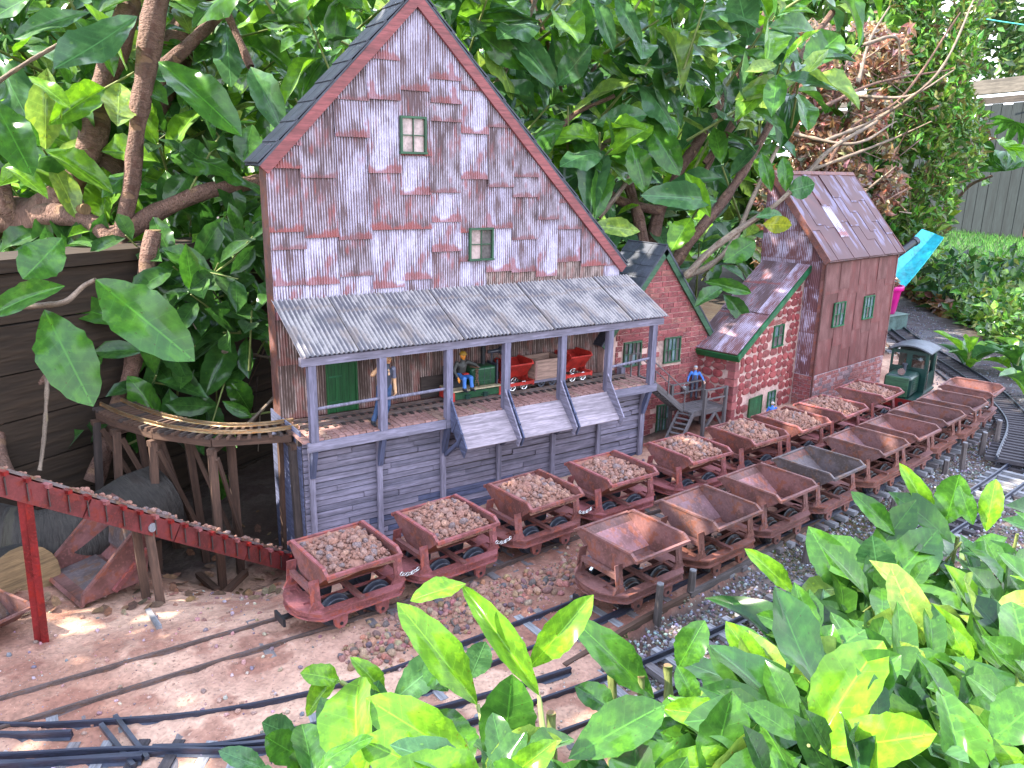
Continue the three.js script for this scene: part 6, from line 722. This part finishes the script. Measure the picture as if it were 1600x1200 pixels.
  for (let i = 0; i < 190; i++) { const x = rr(-80, 640), y = rr(-90, 430), d = rr(1.48, 2.3); const p = at(x, y, d); if (!noMill(p) || (y > 250 && x > 90 && rnd() < 0.5)) continue; sprig(L, st, p, V3(rr(-0.7, 0.7), rr(0.1, 1), rr(-0.2, 0.9)), 0.09, 7, rr(0.10, 0.15), y > 260 ? ['dark', 'mid', 'mid', 'fresh'] : mats, { ok: noMill }); }
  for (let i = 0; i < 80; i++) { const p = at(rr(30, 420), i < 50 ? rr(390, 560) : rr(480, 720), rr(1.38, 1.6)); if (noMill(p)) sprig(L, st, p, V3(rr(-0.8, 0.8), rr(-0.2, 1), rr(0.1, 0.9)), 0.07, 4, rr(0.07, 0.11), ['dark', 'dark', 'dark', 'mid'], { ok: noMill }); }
  // unseen rest of the crown, above and left, laid out to shade the tracks
  for (let i = 0; i < 190; i++) { const x = rr(-1.75, 0.42), z = rr(-0.5, 0.1 + 0.02 * Math.sin(i)), y = rr(0.98, 1.4) + 0.08 * Math.max(0, -x - 0.9); const p = V3(x, y, z); const [px, py, pz] = toPix(p); if (pz > 0.05 && px > -150 && px < 1750 && py > -110) continue; sprig(L, null, p, V3(rr(-0.8, 0.8), rr(0.2, 1), rr(-0.5, 0.8)), 0.1, 7, rr(0.12, 0.16), ['dark', 'dark', 'mid']); }
  foliage(t, L, 300); if (st.length) stuff(part(t, 'twigs', merge(st), M.stem));
}
// --- laurel behind the mill and the brick house
{
  const t = thing('laurel_shrub', 'tall glossy laurel with long pale branches behind the mill and the small houses', 'shrub'); const B = (pts, r0, r1, m = M.bark) => part(t, 'branch', limb(pts.map((q) => at(...q)), r0, r1, 9), m);
  part(t, 'trunk', limb([V3(0.95, -0.05, -0.62), V3(0.98, 0.15, -0.58), at(1010, 400, 2.05), at(1030, 330, 2.05)], 0.032, 0.016, 12), M.bark);
  for (const q of [[[1030, 330, 2.05], [1060, 270, 2.05], [1110, 190, 2.1], [1180, 60, 2.15], [1215, -40, 2.2]], [[1010, 400, 2.0], [1000, 350, 2.0], [970, 250, 2.05], [930, 120, 2.1], [905, -30, 2.15]], [[1030, 330, 2.04], [960, 310, 2.0], [900, 250, 1.98], [840, 215, 1.98], [790, 250, 1.95]], [[1040, 430, 1.95], [1085, 370, 1.92], [1140, 300, 1.95], [1205, 190, 2.0], [1250, 90, 2.05], [1300, 20, 2.1]]]) B(q, 0.014, 0.008);
  for (const q of [[[1072, 432, 1.62], [1110, 392, 1.6], [1165, 352, 1.58], [1205, 325, 1.56], [1235, 300, 1.55]], [[1060, 436, 1.9], [1100, 420, 1.88], [1140, 385, 1.86], [1180, 300, 1.86], [1215, 230, 1.9]], [[1085, 300, 1.98], [1130, 215, 1.98], [1180, 130, 2.0], [1245, 60, 2.0]], [[1100, 255, 1.95], [1150, 190, 1.95], [1210, 100, 1.98]], [[985, 195, 1.9], [930, 240, 1.92], [870, 330, 1.95]], [[935, 340, 1.85], [975, 290, 1.85], [1000, 240, 1.85]], [[850, 245, 1.85], [890, 185, 1.85], [960, 150, 1.85]], [[1240, 300, 2.2], [1290, 240, 2.2], [1370, 190, 2.25]], [[1050, 420, 2.1], [1065, 380, 2.1], [1110, 340, 2.1]], [[765, 150, 1.8], [800, 90, 1.8], [845, -20, 1.85]], [[830, 0, 2.0], [870, 110, 2.0], [880, 160, 2.0]]]) B(q, 0.0075, 0.0045, pick([M.barkPale, M.barkPale, M.bark]));
  const L = [], st = [];
  for (const q of [[1192, 350, 1.55, 1238, 353, 1.52, 28, 'yellow', 2], [1262, 288, 1.56, 1215, 335, 1.54, 0, 'mid', 2], [1230, 300, 1.56, 1274, 288, 1.53, 36, 'blue', 2], [1228, 300, 1.55, 1225, 245, 1.53, 24, 'mid', 1], [1205, 300, 1.56, 1190, 240, 1.54, 22, 'mid', 1], [1180, 340, 1.56, 1225, 330, 1.55, 20, 'blue', 1], [1130, 410, 1.6, 1180, 375, 1.58, 38, 'mid', 0], [1000, 362, 1.75, 932, 350, 1.7, 30, 'pale', 0], [1120, 315, 1.8, 1010, 300, 1.74, 44, 'blue', 0], [1012, 190, 1.85, 1060, 268, 1.8, 46, 'mid', 0], [930, 195, 1.85, 1008, 175, 1.8, 38, 'blue', 0], [825, 110, 1.75, 745, 55, 1.7, 40, 'mid', 2], [845, 35, 1.75, 720, 28, 1.7, 30, 'mid', 0], [790, 40, 1.75, 868, 130, 1.7, 42, 'blue', 0], [870, 135, 1.75, 925, 70, 1.7, 44, 'blue', 2], [910, -10, 1.7, 905, 75, 1.68, 46, 'mid', 0], [930, 0, 1.7, 960, 70, 1.68, 26, 'blue', 1], [960, -10, 1.7, 1000, 65, 1.68, 28, 'blue', 0], [1170, 60, 1.75, 1150, -20, 1.7, 52, 'blue', 2], [1070, 270, 1.8, 1110, 330, 1.76, 26, 'fresh', 1], [985, 225, 1.8, 1010, 290, 1.76, 40, 'mid', 1], [1080, 340, 1.8, 1050, 385, 1.76, 40, 'fresh', 0], [1225, 400, 1.85, 1235, 450, 1.8, 0, 'dark', 1], [1130, 460, 1.75, 1175, 505, 1.72, 26, 'dark', 1], [1100, 440, 1.7, 1180, 455, 1.68, 22, 'mid', 1], [1085, 480, 1.65, 1130, 440, 1.65, 24, 'dark', 1]]) if (q[6]) leafPx(L, ...q.slice(0, 9), 0.75, 3);
  const mats = ['deep', 'mid', 'mid2', 'blue', 'blue', 'fresh', 'fresh', 'pale'];
  for (let i = 0; i < 140; i++) { const x = rr(640, 1270), y = rr(-90, 440), d = rr(1.75, 2.6); if (x > 1190 && y > 200) continue; const p = at(x, y, d); if (!noMill(p)) continue; sprig(L, st, p, V3(rr(-0.8, 0.5), rr(0.2, 1.1), rr(0, 0.9)), 0.11, 7, rr(0.12, 0.17), mats, { ok: noMill, droop: 0.25 }); }
  for (let i = 0; i < 25; i++) { const p = V3(rr(0.35, 1.05), rr(1.08, 1.4), rr(-0.75, -0.15)), [px, py] = toPix(p); if (py > -110) continue; sprig(L, null, p, V3(rr(-0.8, 0.8), rr(0.2, 1), rr(-0.5, 0.8)), 0.1, 7, rr(0.12, 0.16), ['dark', 'dark', 'mid']); }  // unseen sprigs overhead, added to shade the tower roof
  foliage(t, L, 300); stuff(part(t, 'twigs', merge(st), M.stem));
}
// --- foreground laurels
{
  const t = thing('laurel_bush', 'sunlit young laurel bush at the bottom centre, in front of the tracks', 'bush'), L = [], st = [];
  const P = (bx0, by0, tx, ty, w, m, g = 0, d0 = 0.62, d1 = 0.6, lean = 0.75) => leafPx(L, bx0, by0, d0, tx, ty, d1, w, m, g, lean, 4);
  P(842, 1086, 728, 908, 44, 'fresh', 3, 0.6, 0.6, 0.85); P(728, 912, 643, 930, 38, 'fresh', 0, 0.6, 0.58, 0.5); P(746, 1101, 632, 944, 62, 'fresh', 0, 0.58, 0.56, 0.85); P(826, 1044, 922, 936, 52, 'fresh', 0, 0.62, 0.6, 0.85); P(748, 1200, 571, 1090, 82, 'fresh', 0, 0.52, 0.52, 0.85); P(785, 1215, 800, 1046, 88, 'mid', 2, 0.55, 0.55, 0.9); P(878, 1156, 758, 1180, 54, 'pale', 3, 0.52, 0.5, 0.6); P(536, 1173, 504, 1092, 44, 'mid', 1, 0.58, 0.58, 0.9); P(564, 1165, 592, 1068, 58, 'blue', 0, 0.6, 0.6, 0.9); P(474, 1185, 412, 1150, 52, 'mid', 2, 0.56, 0.55, 0.8); P(465, 1150, 405, 1128, 44, 'blue', 2, 0.6, 0.58, 0.8); P(615, 1094, 702, 1018, 56, 'blue', 0, 0.64, 0.63, 0.7); P(556, 1188, 452, 1192, 50, 'mid', 1, 0.53, 0.52, 0.7); P(676, 1208, 566, 1152, 72, 'fresh', 0, 0.5, 0.5, 0.8); P(420, 1204, 345, 1170, 34, 'blue', 0, 0.55, 0.54, 0.7); P(532, 1064, 478, 1046, 38, 'fresh', 4, 0.62, 0.6, 0.6); P(530, 1058, 470, 1108, 34, 'fresh', 3, 0.62, 0.6, 0.6); P(600, 1082, 560, 1028, 30, 'fresh', 3, 0.61, 0.6, 0.6); P(1022, 1090, 904, 968, 58, 'mid', 0, 0.68, 0.67, 0.85); P(1059, 1044, 1098, 972, 50, 'mid', 0, 0.7, 0.69, 0.9); P(888, 1185, 1042, 1092, 78, 'mid', 0, 0.56, 0.58, 0.75); P(1158, 1130, 1042, 1100, 48, 'fresh', 1, 0.6, 0.6, 0.7); P(1207, 1072, 1137, 976, 44, 'fresh', 0, 0.66, 0.66, 0.85); P(700, 1080, 670, 1030, 46, 'mid', 1, 0.63, 0.63, 0.8); P(735, 1060, 760, 1000, 44, 'blue', 2, 0.66, 0.66, 0.9); P(960, 1110, 905, 1068, 44, 'dark', 1, 0.66, 0.66, 0.7); P(1090, 1100, 1060, 1045, 36, 'mid', 1, 0.68, 0.68, 0.8);
  for (let i = 0; i < 26; i++) sprig(L, st, at(rr(420, 1080), rr(1300, 1430), rr(0.5, 0.6)), V3(rr(-0.5, 0.5), 1, rr(-0.4, 0.3)), 0.05, 6, rr(0.055, 0.085), ['mid', 'mid', 'fresh', 'dark', 'blue']);
  for (const [x, y, d, h] of [[955, 1075, 0.68, 45], [1000, 1085, 0.68, 50], [1042, 1070, 0.7, 50], [1150, 1120, 0.66, 60], [860, 1150, 0.6, 60], [545, 1190, 0.58, 50]]) { part(t, 'cut_stem', limb([at(x, y + 140, d), at(x + 3, y + 40, d), at(x + 1, y - h * 0.6, d)], 0.0042, 0.0036, 8, 0.2), M.stem); const q = at(x + 1, y - h * 0.6, d), g = new THREE.CylinderGeometry(0.0036, 0.0036, 0.0008, 10); g.translate(q.x, q.y, q.z); part(t, 'cut_end', g, M.logEnd); }
  for (const q of [[[842, 1086, 0.6], [850, 1160, 0.58], [855, 1260, 0.56]], [[746, 1101, 0.58], [770, 1180, 0.56], [790, 1260, 0.56]], [[615, 1094, 0.64], [640, 1180, 0.6], [660, 1280, 0.58]], [[532, 1064, 0.62], [570, 1090, 0.62], [620, 1180, 0.6]]]) part(t, 'stem', limb(q.map((v) => at(...v)), 0.0018, 0.0035, 7, 0.1), M.stem);
  foliage(t, L, 300); stuff(part(t, 'twigs', merge(st), M.stem));
}
{
  const t = thing('laurel_bush', 'dense laurel bush filling the bottom right corner, with one red tipped leaf', 'bush'), L = [], st = [];
  const P = (bx0, by0, tx, ty, w, m, g = 0, d0 = 0.74, d1 = 0.73, lean = 0.8) => leafPx(L, bx0, by0, d0, tx, ty, d1, w, m, g, lean, 4);
  P(1443, 1008, 1398, 893, 58, 'pale', 0, 0.7, 0.7, 0.85); P(1395, 1000, 1436, 1062, 56, 'pale', 0, 0.68, 0.67, 0.8); P(1432, 1056, 1450, 1084, 34, 'brown', 0, 0.668, 0.665, 0.8); P(1530, 1066, 1461, 950, 46, 'fresh', 0, 0.7, 0.69, 0.85); P(1373, 1110, 1265, 1022, 78, 'mid', 0, 0.68, 0.67, 0.7); P(1462, 818, 1412, 727, 28, 'fresh', 0, 0.9, 0.89, 0.85); P(1476, 820, 1500, 740, 52, 'mid', 2, 0.9, 0.89, 0.9); P(1398, 836, 1336, 768, 32, 'mid', 0, 0.86, 0.86, 0.8); P(1318, 924, 1276, 830, 58, 'mid', 1, 0.82, 0.81, 0.85); P(1375, 918, 1362, 832, 56, 'blue', 2, 0.82, 0.81, 0.9); P(1243, 928, 1172, 858, 30, 'fresh', 0, 0.8, 0.79, 0.8); P(1276, 1000, 1190, 960, 40, 'mid', 0, 0.76, 0.75, 0.75); P(1268, 1010, 1250, 920, 40, 'mid', 1, 0.76, 0.75, 0.85); P(1290, 980, 1350, 1010, 34, 'fresh', 0, 0.75, 0.74, 0.75); P(1540, 830, 1555, 750, 34, 'fresh', 0, 0.88, 0.87, 0.85); P(1520, 820, 1498, 760, 30, 'mid', 0, 0.88, 0.88, 0.85); P(1420, 1170, 1530, 1105, 64, 'mid', 0, 0.6, 0.6, 0.75); P(1545, 1160, 1640, 1080, 80, 'mid', 0, 0.56, 0.56, 0.8); P(1200, 1160, 1262, 1082, 66, 'pale', 2, 0.62, 0.62, 0.85); P(1180, 1190, 1110, 1120, 60, 'blue', 0, 0.58, 0.58, 0.8); P(1330, 1200, 1400, 1135, 60, 'mid', 0, 0.6, 0.6, 0.8);
  const TX = [1060, 1140, 1215, 1245, 1285, 1345, 1380, 1425, 1500, 1620], TY = [1230, 1120, 1010, 930, 885, 840, 800, 770, 770, 760];
  for (let i = 0; i < 185; i++) { const x = rr(1060, 1680), y0 = interp(TX, TY, x), y = y0 + 95 + (1300 - y0) * Math.pow(rnd(), 0.9), u = clamp((y - 800) / 420), d = lerp(0.98, 0.58, u) + rr(-0.02, 0.12); sprig(L, st, at(x, y, d), V3(rr(-0.75, 0.45), 1, rr(-0.1, 0.9)), 0.05, 7, rr(0.058, 0.095), pick([['mid', 'mid2', 'fresh', 'mid'], ['deep', 'mid', 'blue', 'mid2'], ['deep', 'deep', 'dark', 'mid'], ['mid', 'pale', 'mid2', 'deep']]), { spread: 0.55, droop: 0.05 }); }
  for (let i = 0; i < 40; i++) { const x = rr(1100, 1600), y = interp(TX, TY, x) + rr(60, 250), d = lerp(0.95, 0.62, clamp((y - 800) / 400)); const a = at(x, y, d); part(t, 'stem', limb([a.clone().add(V3(rr(-0.02, 0.02), -0.12, 0.01)), a.clone().add(V3(0, -0.05, 0)), a], 0.0035, 0.002, 7, 0.1), pick([M.stem, M.barkPale])); }
  foliage(t, L, 300); stuff(part(t, 'twigs', merge(st), M.stem));
}
// --- hedges and plants farther back
function mass(name, label, cat, n, geo, colors, fn, sz) {
  const t = thing(name, label, cat), im = new THREE.InstancedMesh(geo, M.leaf.any, n); let k = 0; for (let i = 0; i < n * 3 && k < n; i++) { const p = fn(); if (!p) continue; const L = rr(sz[0], sz[1]), d = rv(), c = pick(colors); im.setMatrixAt(k, leafMatrix({ p, d: d.add(V3(0, sz[3] ?? 0.1, 0)), n: V3(0, 0.6, 0).addScaledVector(rv(), 1), L, W: L * (sz[2] ?? 0.42) })); im.setColorAt(k, new THREE.Color().setRGB(...c.map((q) => q * rr(0.7, 1.3)))); k++; } im.count = k; im.name = 'leaves'; t.add(im); stuff(im); return t;
}
mass('background_hedge', 'sunlit leafy hedge far behind the small houses, seen through the laurel', 'hedge', 8000, LEAFLOW, [[0.10, 0.24, 0.03], [0.18, 0.40, 0.05], [0.26, 0.48, 0.08], [0.07, 0.18, 0.03]], () => { const x = rr(560, 1420), y = rr(-140, 400); const p = at(x, y, rr(3.3, 4.8)); return p.y > -0.1 && fn2(x, y, 0.03, 17) > 0.3 ? p : null; }, [0.08, 0.14]);  // greens lightened so that the hedge looks sunlit
const GREENS = [[0.04, 0.12, 0.025], [0.07, 0.19, 0.03], [0.12, 0.28, 0.04], [0.05, 0.14, 0.05]];
mass('background_hedge', 'leafy green hedge closing the view behind the laurels and the mill', 'hedge', 7500, LEAFLOW, [[0.06, 0.17, 0.02], [0.10, 0.27, 0.03], [0.18, 0.40, 0.04]], () => { const p = V3(rr(-1.8, 2.2), rr(-0.1, 1.5), rr(-2.6, -1.5)); return fn2(p.x + p.y, p.z + p.y * 0.7, 3.2, 77) > 0.4 ? p : null; }, [0.09, 0.15]);
{
  const box = (x0, x1, y0, y1, d0, d1) => at(rr(x0, x1), rr(y0, y1), rr(d0, d1));
  const t = mass('dry_hedge', 'brown hedge of dead curled leaves and bare twigs behind the tower', 'hedge', 12000, CURL, [[0.5, 0.28, 0.18], [0.58, 0.37, 0.27], [0.4, 0.19, 0.11], [0.62, 0.45, 0.36], [0.3, 0.15, 0.09]], () => { const x = rr(1150, 1500), y = rr(40, 440); const c = 1295; if (Math.abs(x - c) > 70 + 60 * fn2(x, y, 0.02, 5) || fn2(x, y, 0.035, 91) < 0.36) return null; const p = at(x, y, rr(2.7, 3.3)); return p.y > -0.02 ? p : null; }, [0.02, 0.042, 0.45]);
  for (const q of [[[1260, 330], [1330, 200], [1400, 160], [1500, 20]], [[1290, 220], [1380, 180], [1460, 120], [1530, -20]], [[1230, 280], [1310, 250], [1400, 215], [1455, 190]], [[1340, 130], [1360, 60], [1390, 10]], [[1280, 170], [1370, 130], [1480, 110]], [[1330, 150], [1420, 150], [1490, 110]], [[1240, 210], [1330, 225], [1400, 190]], [[1270, 400], [1330, 320], [1400, 260]], [[1350, 70], [1400, 60], [1405, 110]]]) part(t, 'branch', limb(q.map((v) => at(v[0], v[1], rr(2.55, 2.75))), 0.007, 0.0025, 7), pick([M.barkPale, M.bark, M.barkPale]));
  for (let i = 0; i < 70; i++) { const x = rr(1180, 1440), y = rr(90, 340), d = rr(2.6, 3.0); part(t, 'twig', rod(at(x, y, d), at(x + rr(-50, 50), y + rr(-50, 30), d + rr(-0.1, 0.1)), 0.003, 0.0015, 5), pick([M.barkPale, M.twig, M.bark])); }
  mass('conifer_hedge', 'bright green feathery hedge between the dry hedge and the fence', 'hedge', 15000, SMALL, [[0.14, 0.34, 0.04], [0.22, 0.46, 0.05], [0.09, 0.22, 0.04], [0.3, 0.52, 0.08], [0.26, 0.22, 0.08]], () => { const x = rr(1330, 1540), y = rr(-60, 400), e = 1500 + 45 * fn2(y, 3, 0.02, 12) - (y > 250 ? (y - 250) * 0.5 : 0); if (x > e || x < 1345 + 50 * fn2(y, 9, 0.03, 13) || fn2(x, y, 0.04, 71) < 0.36) return null; return at(x, y, rr(3.2, 4.3)); }, [0.03, 0.06, 0.4, 0.5]);
  mass('back_tree', 'light airy tree beyond the fence with sky showing through', 'tree', 8000, SMALL, [[0.1, 0.24, 0.05], [0.2, 0.36, 0.08], [0.3, 0.42, 0.14], [0.06, 0.14, 0.04]], () => { const x = rr(1380, 1700), y = rr(-120, 125); return fn2(x, y, 0.03, 33) + 0.5 * fn2(x, y, 0.09, 34) > 0.62 ? at(x, y, rr(10, 12.5)) : null; }, [0.1, 0.2, 0.5]).add(Object.assign(new THREE.Mesh(limb([V3(9.6, -0.1, -5.4), V3(9.7, 1.2, -5.5), V3(9.6, 2.6, -5.6), V3(9.9, 3.6, -5.5)], 0.12, 0.04, 9), M.bark), { name: 'trunk' }));
  const low = (x0, x1, y0, y1, h) => { const g = gpt(rr(x0, x1), rr(y0, y1)); if (g.x + g.z < 2.22 || g.x > 5) return null; g.y += h * rnd() * rnd(); return g; };
  const ug = thing('undergrowth', 'low mixed green plants and dead leaves on the bed beyond the far track', 'undergrowth'); tag(ug, null, null, null, 'stuff'); const add2 = (n, geo, cols, f, sz) => { const im = new THREE.InstancedMesh(geo, M.leaf.any, n); let k = 0; for (let i = 0; i < n * 4 && k < n; i++) { const p = f(); if (!p) continue; const L = rr(sz[0], sz[1]); im.setMatrixAt(k, leafMatrix({ p, d: rv().add(V3(0, sz[2], 0)), n: V3(0, 1, 0).addScaledVector(rv(), 0.8), L, W: L * 0.5 })); im.setColorAt(k, new THREE.Color().setRGB(...pick(cols).map((c) => c * rr(0.7, 1.3)))); k++; } im.count = k; im.name = 'leaves'; ug.add(im); };
  add2(6000, SMALL, [[0.14, 0.34, 0.04], [0.24, 0.46, 0.06], [0.09, 0.22, 0.04], [0.32, 0.5, 0.1], [0.16, 0.3, 0.12]], () => { const p = low(1390, 1640, 425, 600, 0.16); return p && fn2(p.x, p.z, 5, 61) > 0.35 ? p : null; }, [0.025, 0.06, 0.5]);
  add2(2600, CURL, [[0.45, 0.2, 0.08], [0.38, 0.2, 0.12], [0.5, 0.3, 0.15]], () => { const p = low(1385, 1480, 430, 520, 0.05); return p; }, [0.03, 0.06, 0]);
  add2(1400, SMALL, GREENS, () => { const p = low(1440, 1640, 440, 490, 0.16); return p; }, [0.05, 0.09, 0.6]);
}
scatter('grass', 'short green lawn grass in front of the far fence', 26000, new THREE.ConeGeometry(0.5, 1, 3), mat([1, 1, 1], null, 0.9), [[0.05, 0.16, 0.02], [0.08, 0.22, 0.03], [0.035, 0.1, 0.02]], (o) => { const x = rr(3.6, 8.6), z = rr(-5.4, 1.2); o.position.set(x, 0.005, z); o.rotation.set(rr(-0.4, 0.4), rr(0, 6), rr(-0.4, 0.4)); o.scale.set(0.012, rr(0.03, 0.09), 0.006); return true; });
// broad-leaved plants on the right, and the lobed plant by the fence
{
  const LBL = ['broad leaved plant with one arching leaf beyond the far track', 'plant with long upright leaves at the right edge, above the others', 'dark leaved plant at the right edge below the upright leaves']; [[1510, 575, 2.25, 10], [1590, 560, 2.2, 11], [1605, 625, 1.95, 7]].forEach(([x, y, d, n], i) => { const c = at(x, y, d); c.y = gyBase(c.x, c.z); const t = thing('broadleaf_plant', LBL[i], 'plant', [0, 0, 0], 0, 'broad leaved plants beyond the far track'), L = []; for (let k = 0; k < n; k++) { const a = k * 2.4, up = rr(0.5, 1.6), s = rr(0.08, 0.13); L.push({ p: c.clone().add(V3(Math.cos(a) * 0.012, 0.0 + 0.006 * k, Math.sin(a) * 0.012)), d: V3(Math.cos(a), up, Math.sin(a)), n: V3(-Math.cos(a) * 0.6, 1, -Math.sin(a) * 0.6), L: s, W: s * rr(0.3, 0.42), m: pick(['mid', 'mid', 'fresh', 'blue']), g: LEAF[k % 2 ? 1 : 3] }); } foliage(t, L, 300); part(t, 'stem', rod(c.clone().add(V3(0, -0.01, 0)), c.clone().add(V3(0, 0.07, 0)), 0.006, 0.004, 7), M.stem); });
  const t = thing('lobed_plant', 'shrub with large hand shaped leaves in front of the far fence', 'shrub'); const hand = (() => { const gs = []; for (let i = -3; i <= 3; i++) { const g = LEAF[0].clone(); const s = 1 - Math.abs(i) * 0.11; g.scale(0.26 * s, s, s); g.rotateZ(-i * 0.42); gs.push(g); } return merge(gs); })();
  for (const [x, y, s, r] of [[1530, 205, 0.30, 0.2], [1500, 245, 0.26, 1], [1560, 225, 0.25, -0.6], [1515, 270, 0.30, 1.8], [1570, 268, 0.28, 0.9], [1545, 285, 0.26, 2.2], [1480, 215, 0.22, -1], [1585, 190, 0.22, 0.4], [1495, 195, 0.2, 0.9]]) { const o = part(t, 'leaf', hand, pick([M.leaf.mid, M.leaf.fresh, M.leaf.pale])); o.position.copy(at(x, y, rr(4.2, 4.7))); o.rotation.set(-1.0 + rr(-0.4, 0.4), rr(-0.6, 0.6), r - 1.6); o.scale.setScalar(s * 1.0); } part(t, 'stem', limb([at(1470, 365, 4.8), at(1485, 290, 4.7), at(1510, 230, 4.6), at(1530, 205, 4.5)], 0.015, 0.008, 8), M.bark); part(t, 'stem', limb([at(1475, 340, 4.8), at(1515, 290, 4.6), at(1550, 275, 4.5)], 0.012, 0.007, 8), M.bark);
}
scene.traverse((o) => { if (o.isMesh) { o.castShadow = true; o.receiveShadow = true; } });
renderer.render(scene, camera);
